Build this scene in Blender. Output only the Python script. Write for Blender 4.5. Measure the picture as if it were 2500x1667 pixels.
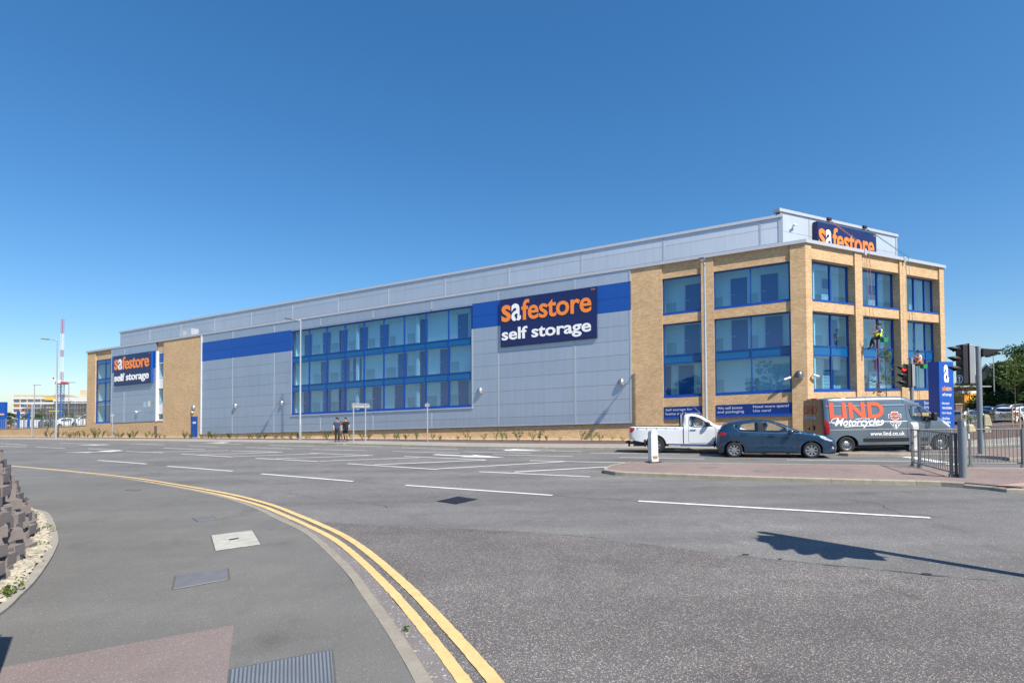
import bpy, bmesh, math, random
from math import sin, cos, tan, radians, pi, sqrt, atan2, hypot
from mathutils import Vector, Matrix, Euler
from mathutils.geometry import delaunay_2d_cdt

for o in list(bpy.data.objects): bpy.data.objects.remove(o)
SC = bpy.context.scene
COL = SC.collection
S = 0.0148                       # the road falls gently from right to left
SUN_EL, SUN_AZ = 49.5, 39.0      # sun high, behind the camera and to its right

# ---------------------------------------------------------------- camera
cd = bpy.data.cameras.new('camera'); cam = bpy.data.objects.new('camera', cd); COL.objects.link(cam)
cd.sensor_width = 36.0; cd.lens = 1280.0/2500.0*36.0; cd.shift_y = 0.0578
cd.clip_start = 0.1; cd.clip_end = 3000
_p, _r = radians(1.3), radians(0.25)
_F = Vector((0, cos(_p), sin(_p))); _R0 = Vector((1, 0, 0)); _U0 = Vector((0, -sin(_p), cos(_p)))
_R = _R0*cos(_r) - _U0*sin(_r); _U = _U0*cos(_r) + _R0*sin(_r)
_M = Matrix((_R, _U, -_F)).transposed().to_4x4(); _M.translation = (0, 0, 2.0)
cam.matrix_world = _M
SC.camera = cam

# ---------------------------------------------------------------- sky, sun, exposure
w = bpy.data.worlds.new('World'); SC.world = w; w.use_nodes = True
nt = w.node_tree; nt.nodes.clear()
sky = nt.nodes.new('ShaderNodeTexSky'); sky.sky_type = 'NISHITA'; sky.sun_disc = False
sky.sun_elevation = radians(SUN_EL); sky.sun_rotation = radians(180-SUN_AZ)
sky.altitude = 0; sky.air_density = 1.0; sky.dust_density = 0.5; sky.ozone_density = 6.0
bg = nt.nodes.new('ShaderNodeBackground'); bg.inputs['Strength'].default_value = 0.142
wo = nt.nodes.new('ShaderNodeOutputWorld')
gm = nt.nodes.new('ShaderNodeGamma'); gm.inputs[1].default_value = 0.85          # the whole sky, evenly: a clear, deep summer blue
hs = nt.nodes.new('ShaderNodeHueSaturation'); hs.inputs['Saturation'].default_value = 1.3
nt.links.new(sky.outputs[0], gm.inputs[0]); nt.links.new(gm.outputs[0], hs.inputs['Color']); nt.links.new(hs.outputs[0], bg.inputs[0]); nt.links.new(bg.outputs[0], wo.inputs[0])
sd = bpy.data.lights.new('sun', 'SUN'); sd.energy = 5.0; sd.angle = radians(0.53); sd.color = (1.0, 0.93, 0.81)
sun = bpy.data.objects.new('sun', sd); COL.objects.link(sun)
_sv = Vector((sin(radians(SUN_AZ))*cos(radians(SUN_EL)), -cos(radians(SUN_AZ))*cos(radians(SUN_EL)), sin(radians(SUN_EL))))
sun.rotation_euler = _sv.to_track_quat('Z', 'Y').to_euler()
sun.location = _sv*60
SC.view_settings.view_transform = 'Standard'; SC.view_settings.look = 'None'
SC.view_settings.exposure = 0.5; SC.view_settings.gamma = 1.0; SC.view_settings.use_curve_mapping = False
SC.render.engine = 'CYCLES'
SC.cycles.max_bounces = 8; SC.cycles.transparent_max_bounces = 16

# ---------------------------------------------------------------- materials
MATS = {}
def mat(name, col, rough=0.6, metal=0.0, vary=0.12, vscale=3.0, bump=0.0, bscale=60.0, coat=0.0, spec=0.5, emit=None, uv=False, speck=None, orand=0.0, streak=0.0):
    """plain procedural surface: base colour with uneven tone, optional fine relief and specks"""
    if name in MATS: return MATS[name]
    m = bpy.data.materials.new(name); m.use_nodes = True; t = m.node_tree; N = t.nodes; L = t.links
    b = N['Principled BSDF']
    b.inputs['Roughness'].default_value = rough; b.inputs['Metallic'].default_value = metal
    b.inputs['Specular IOR Level'].default_value = spec
    if coat: b.inputs['Coat Weight'].default_value = coat; b.inputs['Coat Roughness'].default_value = 0.04
    tc = N.new('ShaderNodeTexCoord'); src = tc.outputs['UV' if uv else 'Object']
    c4 = (col[0], col[1], col[2], 1)
    if vary > 0:
        n1 = N.new('ShaderNodeTexNoise'); n1.inputs['Scale'].default_value = vscale; n1.inputs['Detail'].default_value = 6
        n1.inputs['Roughness'].default_value = 0.65; L.new(src, n1.inputs['Vector'])
        mr = N.new('ShaderNodeMapRange'); mr.inputs['From Min'].default_value = 0.25; mr.inputs['From Max'].default_value = 0.75
        mr.inputs['To Min'].default_value = 1-vary; mr.inputs['To Max'].default_value = 1+vary
        L.new(n1.outputs['Fac'], mr.inputs['Value'])
        mx = N.new('ShaderNodeMix'); mx.data_type = 'RGBA'; mx.blend_type = 'MULTIPLY'; mx.inputs[0].default_value = 1
        mx.inputs[6].default_value = c4; L.new(mr.outputs[0], mx.inputs[7]); out = mx.outputs[2]
        if orand or streak:
            oi = N.new('ShaderNodeObjectInfo'); mo = N.new('ShaderNodeMapRange'); mo.inputs['To Min'].default_value = 1-orand; mo.inputs['To Max'].default_value = 1+orand; L.new(oi.outputs['Random'], mo.inputs['Value'])
            mp = N.new('ShaderNodeMapping'); mp.inputs['Scale'].default_value = (5.0, 5.0, .25); L.new(src, mp.inputs['Vector'])
            ns = N.new('ShaderNodeTexNoise'); ns.inputs['Scale'].default_value = 1.0; ns.inputs['Detail'].default_value = 5; L.new(mp.outputs[0], ns.inputs['Vector'])
            ms = N.new('ShaderNodeMapRange'); ms.inputs['From Min'].default_value = .3; ms.inputs['From Max'].default_value = .7; ms.inputs['To Min'].default_value = 1-streak; ms.inputs['To Max'].default_value = 1+streak*.4; L.new(ns.outputs['Fac'], ms.inputs['Value'])
            mq = N.new('ShaderNodeMath'); mq.operation = 'MULTIPLY'; L.new(mo.outputs[0], mq.inputs[0]); L.new(ms.outputs[0], mq.inputs[1])
            mz = N.new('ShaderNodeMix'); mz.data_type = 'RGBA'; mz.blend_type = 'MULTIPLY'; mz.inputs[0].default_value = 1; L.new(out, mz.inputs[6]); L.new(mq.outputs[0], mz.inputs[7]); out = mz.outputs[2]
        if speck:
            sc, amt, scol = speck
            n2 = N.new('ShaderNodeTexNoise'); n2.inputs['Scale'].default_value = sc; n2.inputs['Detail'].default_value = 2
            L.new(src, n2.inputs['Vector'])
            r2 = N.new('ShaderNodeMapRange'); r2.inputs['From Min'].default_value = 0.55; r2.inputs['From Max'].default_value = 0.72
            r2.inputs['To Max'].default_value = amt; L.new(n2.outputs['Fac'], r2.inputs['Value'])
            m2 = N.new('ShaderNodeMix'); m2.data_type = 'RGBA'; L.new(r2.outputs[0], m2.inputs[0]); L.new(out, m2.inputs[6])
            m2.inputs[7].default_value = (*scol, 1); out = m2.outputs[2]
        L.new(out, b.inputs['Base Color'])
    else:
        b.inputs['Base Color'].default_value = c4
    if bump:
        nb = N.new('ShaderNodeTexNoise'); nb.inputs['Scale'].default_value = bscale; nb.inputs['Detail'].default_value = 4; L.new(src, nb.inputs['Vector'])
        bp = N.new('ShaderNodeBump'); bp.inputs['Strength'].default_value = bump; bp.inputs['Distance'].default_value = 0.01
        L.new(nb.outputs['Fac'], bp.inputs['Height']); L.new(bp.outputs[0], b.inputs['Normal'])
    if emit:
        b.inputs['Emission Color'].default_value = (*emit[0], 1); b.inputs['Emission Strength'].default_value = emit[1]
    MATS[name] = m
    return m

def asphalt(name, dark, light, chip, chipamt, scale=90.0, patch=0.10, wear=None):
    """bituminous surface: fine grain, pale stone chips and large uneven patches"""
    m = bpy.data.materials.new(name); m.use_nodes = True; t = m.node_tree; N = t.nodes; L = t.links
    b = N['Principled BSDF']; b.inputs['Roughness'].default_value = 0.85; b.inputs['Specular IOR Level'].default_value = 0.25
    g = N.new('ShaderNodeNewGeometry'); pos = g.outputs['Position']
    n1 = N.new('ShaderNodeTexNoise'); n1.inputs['Scale'].default_value = scale; n1.inputs['Detail'].default_value = 3; L.new(pos, n1.inputs['Vector'])
    cr = N.new('ShaderNodeValToRGB'); cr.color_ramp.elements[0].position = 0.33; cr.color_ramp.elements[1].position = 0.68
    cr.color_ramp.elements[0].color = (*dark, 1); cr.color_ramp.elements[1].color = (*light, 1); L.new(n1.outputs['Fac'], cr.inputs[0])
    v = N.new('ShaderNodeTexVoronoi'); v.inputs['Scale'].default_value = scale*0.75; L.new(pos, v.inputs['Vector'])
    sr = N.new('ShaderNodeSeparateColor'); L.new(v.outputs['Color'], sr.inputs[0])
    gt = N.new('ShaderNodeMapRange'); gt.inputs['From Min'].default_value = 1-chipamt; gt.inputs['From Max'].default_value = 1-chipamt+0.04; L.new(sr.outputs[0], gt.inputs['Value'])
    m1 = N.new('ShaderNodeMix'); m1.data_type = 'RGBA'; L.new(gt.outputs[0], m1.inputs[0]); L.new(cr.outputs[0], m1.inputs[6])
    hs = N.new('ShaderNodeHueSaturation'); hs.inputs['Color'].default_value = (*chip, 1)
    hv = N.new('ShaderNodeMapRange'); hv.inputs['To Min'].default_value = 0.6; hv.inputs['To Max'].default_value = 1.25; L.new(sr.outputs[1], hv.inputs['Value']); L.new(hv.outputs[0], hs.inputs['Value'])
    L.new(hs.outputs[0], m1.inputs[7])
    out = m1.outputs[2]
    for sc, am in ((0.35, patch), (2.2, patch*0.6)):
        n2 = N.new('ShaderNodeTexNoise'); n2.inputs['Scale'].default_value = sc; n2.inputs['Detail'].default_value = 5; L.new(pos, n2.inputs['Vector'])
        mr = N.new('ShaderNodeMapRange'); mr.inputs['From Min'].default_value = 0.3; mr.inputs['From Max'].default_value = 0.7
        mr.inputs['To Min'].default_value = 1-am; mr.inputs['To Max'].default_value = 1+am; L.new(n2.outputs['Fac'], mr.inputs['Value'])
        mx = N.new('ShaderNodeMix'); mx.data_type = 'RGBA'; mx.blend_type = 'MULTIPLY'; mx.inputs[0].default_value = 1
        L.new(out, mx.inputs[6]); L.new(mr.outputs[0], mx.inputs[7]); out = mx.outputs[2]
    n4 = N.new('ShaderNodeTexNoise'); n4.inputs['Scale'].default_value = 0.8; n4.inputs['Detail'].default_value = 7; n4.inputs['Roughness'].default_value = .7; L.new(pos, n4.inputs['Vector'])   # old stains
    m4 = N.new('ShaderNodeMapRange'); m4.inputs['From Min'].default_value = .56; m4.inputs['From Max'].default_value = .68; m4.inputs['To Min'].default_value = 1.0; m4.inputs['To Max'].default_value = .80; L.new(n4.outputs['Fac'], m4.inputs['Value'])
    mx = N.new('ShaderNodeMix'); mx.data_type = 'RGBA'; mx.blend_type = 'MULTIPLY'; mx.inputs[0].default_value = 1
    L.new(out, mx.inputs[6]); L.new(m4.outputs[0], mx.inputs[7]); out = mx.outputs[2]
    if wear:   # darker and paler bands where tyres run
        mp = N.new('ShaderNodeMapping'); mp.inputs['Rotation'].default_value = (0, 0, radians(wear[0])); mp.inputs['Scale'].default_value = (.035, .9, 1); L.new(pos, mp.inputs['Vector'])
        n3 = N.new('ShaderNodeTexNoise'); n3.inputs['Scale'].default_value = 1.0; n3.inputs['Detail'].default_value = 3; L.new(mp.outputs[0], n3.inputs['Vector'])
        mr = N.new('ShaderNodeMapRange'); mr.inputs['From Min'].default_value = 0.3; mr.inputs['From Max'].default_value = 0.7
        mr.inputs['To Min'].default_value = 1-wear[1]; mr.inputs['To Max'].default_value = 1+wear[1]; L.new(n3.outputs['Fac'], mr.inputs['Value'])
        mx = N.new('ShaderNodeMix'); mx.data_type = 'RGBA'; mx.blend_type = 'MULTIPLY'; mx.inputs[0].default_value = 1
        L.new(out, mx.inputs[6]); L.new(mr.outputs[0], mx.inputs[7]); out = mx.outputs[2]
    L.new(out, b.inputs['Base Color'])
    bp = N.new('ShaderNodeBump'); bp.inputs['Strength'].default_value = 0.55; bp.inputs['Distance'].default_value = 0.006
    L.new(v.outputs['Distance'], bp.inputs['Height']); L.new(bp.outputs[0], b.inputs['Normal'])
    MATS[name] = m
    return m

def brickmat(name, c1, c2, mortar, bw=0.225, rh=0.075):
    m = bpy.data.materials.new(name); m.use_nodes = True; t = m.node_tree; N = t.nodes; L = t.links
    b = N['Principled BSDF']; b.inputs['Roughness'].default_value = 0.9; b.inputs['Specular IOR Level'].default_value = 0.2
    uv = N.new('ShaderNodeUVMap'); uv.uv_map = 'UVMap'
    bt = N.new('ShaderNodeTexBrick'); bt.inputs['Scale'].default_value = 1; bt.inputs['Brick Width'].default_value = bw
    bt.inputs['Row Height'].default_value = rh; bt.inputs['Mortar Size'].default_value = 0.009; bt.inputs['Mortar Smooth'].default_value = 0.2
    bt.inputs['Color1'].default_value = (*c1, 1); bt.inputs['Color2'].default_value = (*c2, 1); bt.inputs['Mortar'].default_value = (*mortar, 1)
    bt.inputs['Bias'].default_value = -0.1
    L.new(uv.outputs[0], bt.inputs['Vector'])
    out = bt.outputs['Color']
    for sc, am in ((0.5, .07), (7.0, .09), (1.7, .05)):
        n2 = N.new('ShaderNodeTexNoise'); n2.inputs['Scale'].default_value = sc; n2.inputs['Detail'].default_value = 4; L.new(uv.outputs[0], n2.inputs['Vector'])
        mr = N.new('ShaderNodeMapRange'); mr.inputs['From Min'].default_value = 0.3; mr.inputs['From Max'].default_value = 0.7
        mr.inputs['To Min'].default_value = 1-am; mr.inputs['To Max'].default_value = 1+am; L.new(n2.outputs['Fac'], mr.inputs['Value'])
        mx = N.new('ShaderNodeMix'); mx.data_type = 'RGBA'; mx.blend_type = 'MULTIPLY'; mx.inputs[0].default_value = 1
        L.new(out, mx.inputs[6]); L.new(mr.outputs[0], mx.inputs[7]); out = mx.outputs[2]
    L.new(out, b.inputs['Base Color'])
    bp = N.new('ShaderNodeBump'); bp.inputs['Strength'].default_value = 0.5; bp.inputs['Distance'].default_value = 0.008; bp.invert = True
    L.new(bt.outputs['Fac'], bp.inputs['Height']); L.new(bp.outputs[0], b.inputs['Normal'])
    MATS[name] = m
    return m

def glassmat(name, tint, refl=0.25, rough=0.0, boost=0.10):
    """window glass: clear with a tint, mirror-like towards grazing angles"""
    m = bpy.data.materials.new(name); m.use_nodes = True; t = m.node_tree; N = t.nodes; L = t.links
    N.clear(); o = N.new('ShaderNodeOutputMaterial')
    tr = N.new('ShaderNodeBsdfTransparent'); tr.inputs[0].default_value = (*tint, 1)
    gl = N.new('ShaderNodeBsdfGlossy'); gl.inputs['Roughness'].default_value = rough; gl.inputs[0].default_value = (.92, .96, 1, 1)
    fr = N.new('ShaderNodeFresnel'); fr.inputs[0].default_value = 1.5
    tc = N.new('ShaderNodeTexCoord'); nz = N.new('ShaderNodeTexNoise'); nz.inputs['Scale'].default_value = 0.7; nz.inputs['Detail'].default_value = 1
    L.new(tc.outputs['Object'], nz.inputs['Vector'])
    bp = N.new('ShaderNodeBump'); bp.inputs['Strength'].default_value = 0.06; bp.inputs['Distance'].default_value = 0.05
    L.new(nz.outputs['Fac'], bp.inputs['Height']); L.new(bp.outputs[0], gl.inputs['Normal'])
    ad = N.new('ShaderNodeMath'); ad.operation = 'MULTIPLY_ADD'; ad.inputs[1].default_value = 1.4; ad.inputs[2].default_value = boost; ad.use_clamp = True
    L.new(fr.outputs[0], ad.inputs[0])
    ge = N.new('ShaderNodeNewGeometry'); iv = N.new('ShaderNodeMath'); iv.operation = 'SUBTRACT'; iv.inputs[0].default_value = 1.0; L.new(ge.outputs['Backfacing'], iv.inputs[1])
    fm = N.new('ShaderNodeMath'); fm.operation = 'MULTIPLY'; L.new(ad.outputs[0], fm.inputs[0]); L.new(iv.outputs[0], fm.inputs[1])   # one reflection per pane, from its outer face
    mx = N.new('ShaderNodeMixShader'); L.new(fm.outputs[0], mx.inputs[0]); L.new(tr.outputs[0], mx.inputs[1]); L.new(gl.outputs[0], mx.inputs[2])
    L.new(mx.outputs[0], o.inputs[0]); MATS[name] = m
    return m

def leafmat(name, col, trans=0.35):
    m = bpy.data.materials.new(name); m.use_nodes = True; t = m.node_tree; N = t.nodes; L = t.links
    b = N['Principled BSDF']; b.inputs['Roughness'].default_value = 0.55; b.inputs['Specular IOR Level'].default_value = 0.3
    g = N.new('ShaderNodeNewGeometry'); hs = N.new('ShaderNodeHueSaturation'); hs.inputs['Color'].default_value = (*col, 1)
    r1 = N.new('ShaderNodeMapRange'); r1.inputs['To Min'].default_value = 0.6; r1.inputs['To Max'].default_value = 1.45
    L.new(g.outputs['Random Per Island'], r1.inputs['Value']); L.new(r1.outputs[0], hs.inputs['Value'])
    r2 = N.new('ShaderNodeMapRange'); r2.inputs['To Min'].default_value = 0.47; r2.inputs['To Max'].default_value = 0.53
    ms = N.new('ShaderNodeMath'); ms.operation = 'FRACT'; mm = N.new('ShaderNodeMath'); mm.operation = 'MULTIPLY'; mm.inputs[1].default_value = 7.3
    L.new(g.outputs['Random Per Island'], mm.inputs[0]); L.new(mm.outputs[0], ms.inputs[0]); L.new(ms.outputs[0], r2.inputs['Value']); L.new(r2.outputs[0], hs.inputs['Hue'])
    L.new(hs.outputs[0], b.inputs['Base Color'])
    tl = N.new('ShaderNodeBsdfTranslucent'); L.new(hs.outputs[0], tl.inputs[0])
    mx = N.new('ShaderNodeMixShader'); mx.inputs[0].default_value = trans; L.new(b.outputs[0], mx.inputs[1]); L.new(tl.outputs[0], mx.inputs[2])
    L.new(mx.outputs[0], N['Material Output'].inputs[0]); MATS[name] = m
    return m

# ---------------------------------------------------------------- mesh helpers
LOC = {}
def thing(name, label, cat, loc=(0, 0, 0), rotz=0.0, group=None, local=False, tilt=True):
    o = bpy.data.objects.new(name, None); COL.objects.link(o); o.empty_display_size = 0.2
    M = Matrix.Rotation(rotz, 4, 'Z')
    if local and tilt: M = Matrix.Rotation(-math.atan(S), 4, 'Y') @ M
    M.translation = Vector(loc); o.matrix_world = M
    LOC[o] = Vector((0, 0, 0)) if local else Vector(loc)
    o['label'] = label; o['category'] = cat
    if group: o['group'] = group
    return o
def tag(o, label, cat, group=None):
    o['label'] = label; o['category'] = cat
    if group: o['group'] = group
    return o
def dup(root, M, label=None, group=None):
    def cp(o, parent):
        c = o.copy(); COL.objects.link(c)
        if parent: c.parent = parent; c.matrix_parent_inverse = o.matrix_parent_inverse.copy()
        for ch in o.children: cp(ch, c)
        return c
    r = cp(root, None); r.matrix_world = M
    if label: r['label'] = label
    if group: r['group'] = group
    return r

class Frame:
    """a wall's own axes: a along the wall, b up, c out of the wall"""
    def __init__(s, o, a, c, b=(0, 0, 1)):
        s.o, s.a, s.b, s.c = Vector(o), Vector(a), Vector(b), Vector(c)
    def p(s, a, b, c): return s.o + s.a*a + s.b*b + s.c*c
WORLD = Frame((0, 0, 0), (1, 0, 0), (0, 1, 0))     # p(x, z, y)

class MB:
    def __init__(s, fr=None): s.v = []; s.f = []; s.uv = []; s.fr = fr
    def add(s, pts, faces, uvs=None):
        n = len(s.v); s.v += [Vector(p) for p in pts]
        for i, fc in enumerate(faces):
            s.f.append(tuple(n+k for k in fc)); s.uv.append(uvs[i] if uvs else None)
    def box(s, a0, a1, b0, b1, c0, c1, fr=None):
        fr = fr or s.fr or WORLD
        P = []; Q = []
        for a in (a0, a1):
            for b in (b0, b1):
                for c in (c0, c1): P.append(fr.p(a, b, c)); Q.append((a, b, c))
        F = [(0, 1, 3, 2), (4, 6, 7, 5), (0, 4, 5, 1), (2, 3, 7, 6), (0, 2, 6, 4), (1, 5, 7, 3)]
        ax = [(2, 1), (2, 1), (0, 2), (0, 2), (0, 1), (0, 1)]
        U = [[(Q[k][i], Q[k][j]) for k in f] for f, (i, j) in zip(F, ax)]
        s.add(P, F, U); return s
    def bx(s, x0, x1, y0, y1, z0, z1): return s.box(x0, x1, z0, z1, y0, y1, WORLD)
    def prism(s, poly, c0, c1, fr=None):
        """polygon in the frame's a-b plane, thick from c0 to c1"""
        fr = fr or s.fr or WORLD; n = len(poly)
        P = [fr.p(a, b, c0) for a, b in poly] + [fr.p(a, b, c1) for a, b in poly]
        if n <= 4: F = [tuple(range(n)), tuple(range(2*n-1, n-1, -1))]
        else:
            tri = tess(poly); F = [tuple(t) for t in tri] + [tuple(n+k for k in reversed(t)) for t in tri]
        F += [(i, (i+1) % n, n+(i+1) % n, n+i) for i in range(n)]
        s.add(P, F); return s
    def tube(s, path, r, n=8, cap=True, r1=None):
        path = [Vector(p) for p in path]; m = len(path); rr = r if isinstance(r, (list, tuple)) else [r+(r1-r)*i/(m-1) if r1 is not None else r for i in range(m)]
        P = []
        for i, p in enumerate(path):
            d = (path[min(i+1, m-1)]-path[max(i-1, 0)]).normalized()
            q = d.orthogonal().normalized() if i == 0 else (q - d*q.dot(d)).normalized()
            e = d.cross(q)
            for k in range(n): P.append(p + (q*cos(2*pi*k/n) + e*sin(2*pi*k/n))*rr[i])
        F = [(i*n+k, i*n+(k+1) % n, (i+1)*n+(k+1) % n, (i+1)*n+k) for i in range(m-1) for k in range(n)]
        if cap: F += [tuple(range(n-1, -1, -1)), tuple((m-1)*n+k for k in range(n))]
        s.add(P, F); return s
    def lathe(s, prof, o, ax=(0, 0, 1), n=20):
        """profile of (radius, distance along the axis)"""
        ax = Vector(ax).normalized(); q = ax.orthogonal().normalized(); e = ax.cross(q); o = Vector(o); m = len(prof)
        P = [o + ax*h + (q*cos(2*pi*k/n) + e*sin(2*pi*k/n))*r for r, h in prof for k in range(n)]
        F = [(i*n+k, i*n+(k+1) % n, (i+1)*n+(k+1) % n, (i+1)*n+k) for i in range(m-1) for k in range(n)]
        s.add(P, F); return s
    def blob(s, c, r, n=8, m=6, rnd=None, amt=0.0):
        c = Vector(c); r = Vector(r) if not isinstance(r, (int, float)) else Vector((r, r, r)); P = []
        for i in range(m+1):
            th = pi*i/m
            for k in range(n):
                j = 1 + (rnd.uniform(-amt, amt) if rnd else 0)
                P.append(c + Vector((r.x*sin(th)*cos(2*pi*k/n), r.y*sin(th)*sin(2*pi*k/n), r.z*cos(th)))*j)
        F = [(i*n+k, (i+1)*n+k, (i+1)*n+(k+1) % n, i*n+(k+1) % n) for i in range(m) for k in range(n)]
        s.add(P, F); return s
    def ribbon(s, pts, wd, fr, c):
        """flat strip of width wd along pts=(a,b) on a frame's plane at height c"""
        L, Rr = [], []
        n = len(pts)
        for i in range(n):
            p0 = Vector(pts[max(i-1, 0)]); p1 = Vector(pts[min(i+1, n-1)]); d = (p1-p0).normalized(); nn = Vector((-d.y, d.x))
            p = Vector(pts[i]); L.append(p+nn*wd/2); Rr.append(p-nn*wd/2)
        P = [fr.p(q.x, q.y, c) for q in L] + [fr.p(q.x, q.y, c) for q in Rr]
        s.add(P, [(n+i, n+i+1, i+1, i) for i in range(n-1)]); return s
    def build(s, name, material, parent=None, smooth=None, bevel=0.0, normals=True):
        me = bpy.data.meshes.new(name)
        off = LOC.get(parent, Vector((0, 0, 0))) if parent else Vector((0, 0, 0))
        me.from_pydata([tuple(v-off) for v in s.v], [], s.f)
        if any(u is not None for u in s.uv):
            uvl = me.uv_layers.new(name='UVMap'); i = 0; buf = []
            for f, u in zip(s.f, s.uv):
                for k in range(len(f)): buf += (u[k] if u else (0.0, 0.0))
            uvl.data.foreach_set('uv', buf)
        if normals:
            bm = bmesh.new(); bm.from_mesh(me); bmesh.ops.recalc_face_normals(bm, faces=bm.faces)
            bm.to_mesh(me); bm.free()
        o = bpy.data.objects.new(name, me); COL.objects.link(o)
        if material: me.materials.append(material)
        if smooth is not None:
            me.polygons.foreach_set('use_smooth', [True]*len(me.polygons)); me.set_sharp_from_angle(angle=radians(smooth))
        if bevel:
            md = o.modifiers.new('bevel', 'BEVEL'); md.width = bevel; md.segments = 2; md.limit_method = 'ANGLE'
        if parent: o.parent = parent; LOC[o] = off
        return o

def tess(poly):
    vs = [Vector((p[0], p[1])) for p in poly]; n = len(vs)
    r = delaunay_2d_cdt(vs, [], [list(range(n))], 1, 1e-6)
    vo, ff, orig = r[0], r[2], r[3]
    mp = [o[0] if o else 0 for o in orig]
    return [tuple(mp[k] for k in f) for f in ff]

def gz(x, h=0.0): return S*x + h
def G3(p, h=0.0): return Vector((p[0], p[1], S*p[0] + h))

def sheet(name, pts, h, material, thick=0.0, parent=None, kind='structure', grid=None):
    """flat ground sheet with outline pts, at height h above the sloping road"""
    n = len(pts); tri = tess(pts); m = MB()
    P = [G3(p, h) for p in pts]; F = [tuple(t) for t in tri]
    if thick:
        P += [G3(p, h-thick) for p in pts]; F += [(i, (i+1) % n, n+(i+1) % n, n+i) for i in range(n)]
    m.add(P, F)
    o = m.build(name, material, parent)
    me = o.data
    for pl in me.polygons:
        if abs(pl.normal.z) > 0.7 and pl.normal.z < 0: pl.flip()
    if not parent: o['kind'] = kind
    return o

def smooth_path(pts, step=0.25):
    """Catmull-Rom through pts, evenly resampled"""
    P = [Vector(p) for p in pts]; P = [P[0]*2-P[1]] + P + [P[-1]*2-P[-2]]; out = []
    for i in range(1, len(P)-2):
        n = max(2, int((P[i+1]-P[i]).length/step))
        for k in range(n):
            t = k/n; a, b, c, d = P[i-1], P[i], P[i+1], P[i+2]
            out.append(0.5*((2*b)+(c-a)*t+(2*a-5*b+4*c-d)*t*t+(3*b-a-3*c+d)*t**3))
    out.append(P[-2]); return out
def offset_path(path, d):
    out = []; n = len(path)
    for i, p in enumerate(path):
        t = (path[min(i+1, n-1)]-path[max(i-1, 0)]).normalized(); out.append(Vector((p.x-t.y*d, p.y+t.x*d)))
    return out

def kerbs(path, width, top, depth, material, parent, length=0.915, side=1, gap=0.006):
    """kerb stones laid end to end along a path; side=+1 puts their body to the left of it"""
    acc = 0; cur = [path[0]]; rows = []
    for i in range(1, len(path)):
        p0, p1 = path[i-1], path[i]; d = (p1-p0).length; t = 0
        while acc + (d-t) >= length:
            t += length-acc; q = p0.lerp(p1, t/d); cur.append(q); rows.append(cur); cur = [q]; acc = 0
        acc += d-t; cur.append(p1)
    if acc > 0.3: rows.append(cur)
    for r in rows:
        pts = [r[0], r[len(r)//2], r[-1]] if len(r) > 2 else [r[0], (r[0]+r[-1])/2, r[-1]]
        t0 = (pts[1]-pts[0]).normalized(); t1 = (pts[2]-pts[1]).normalized()
        pts[0] = pts[0]+t0*gap/2; pts[2] = pts[2]-t1*gap/2
        inn = offset_path(pts, width*side); m = MB(); P = []
        ch = 0.02
        outc = offset_path(pts, ch*side)
        tp = top if not callable(top) else top(pts[1])
        for a, a2, b in zip(pts, outc, inn): P += [G3(a, -depth), G3(a, tp-ch), G3(a2, tp), G3(b, tp), G3(b, -depth)]
        F = [(i*5+k, i*5+(k+1) % 5, (i+1)*5+(k+1) % 5, (i+1)*5+k) for i in range(2) for k in range(5)] + [(4, 3, 2, 1, 0), (10, 11, 12, 13, 14)]
        m.add(P, F); m.build('kerb_stone', material, parent)

def text_polys(body, bold=0.0, shear=0.0, space=1.0):
    cu = bpy.data.curves.new('lettering', 'FONT'); cu.body = body; cu.offset = bold; cu.shear = shear; cu.space_character = space
    cu.resolution_u = 4; cu.fill_mode = 'FRONT' if hasattr(cu, 'fill_mode') else 'BOTH'
    ob = bpy.data.objects.new('lettering', cu); COL.objects.link(ob)
    dg = bpy.context.evaluated_depsgraph_get(); me = bpy.data.meshes.new_from_object(ob.evaluated_get(dg))
    V = [(v.co.x, v.co.y) for v in me.vertices]; F = [tuple(p.vertices) for p in me.polygons]
    bpy.data.objects.remove(ob); bpy.data.curves.remove(cu); bpy.data.meshes.remove(me)
    return V, F
def lettering(name, body, fr, a0, a1, b0, b1, c, material, parent, bold=0.0, shear=0.0, space=1.0, depth=0.0, flip=False):
    """raised letters filling a0..a1 by b0..b1 of a frame (b1 is the top of the tallest letter, b0 the lowest)"""
    V, F = text_polys(body, bold, shear, space)
    x0 = min(v[0] for v in V); x1 = max(v[0] for v in V); y0 = min(v[1] for v in V); y1 = max(v[1] for v in V)
    m = MB(); P = [fr.p(a0+(x-x0)/(x1-x0)*(a1-a0), b0+(y-y0)/(y1-y0)*(b1-b0), c) for x, y in V]
    m.add(P, F)
    if depth:
        cnt = {}
        for f in F:
            for i in range(len(f)): k = tuple(sorted((f[i], f[(i+1) % len(f)]))); cnt[k] = cnt.get(k, 0)+1
        n = len(P); off = fr.c*(-depth); m.v += [p+off for p in P]
        for k, q in cnt.items():
            if q == 1: m.f.append((k[0], k[1], k[1]+n, k[0]+n)); m.uv.append(None)
    return m.build(name, material, parent)

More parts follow.
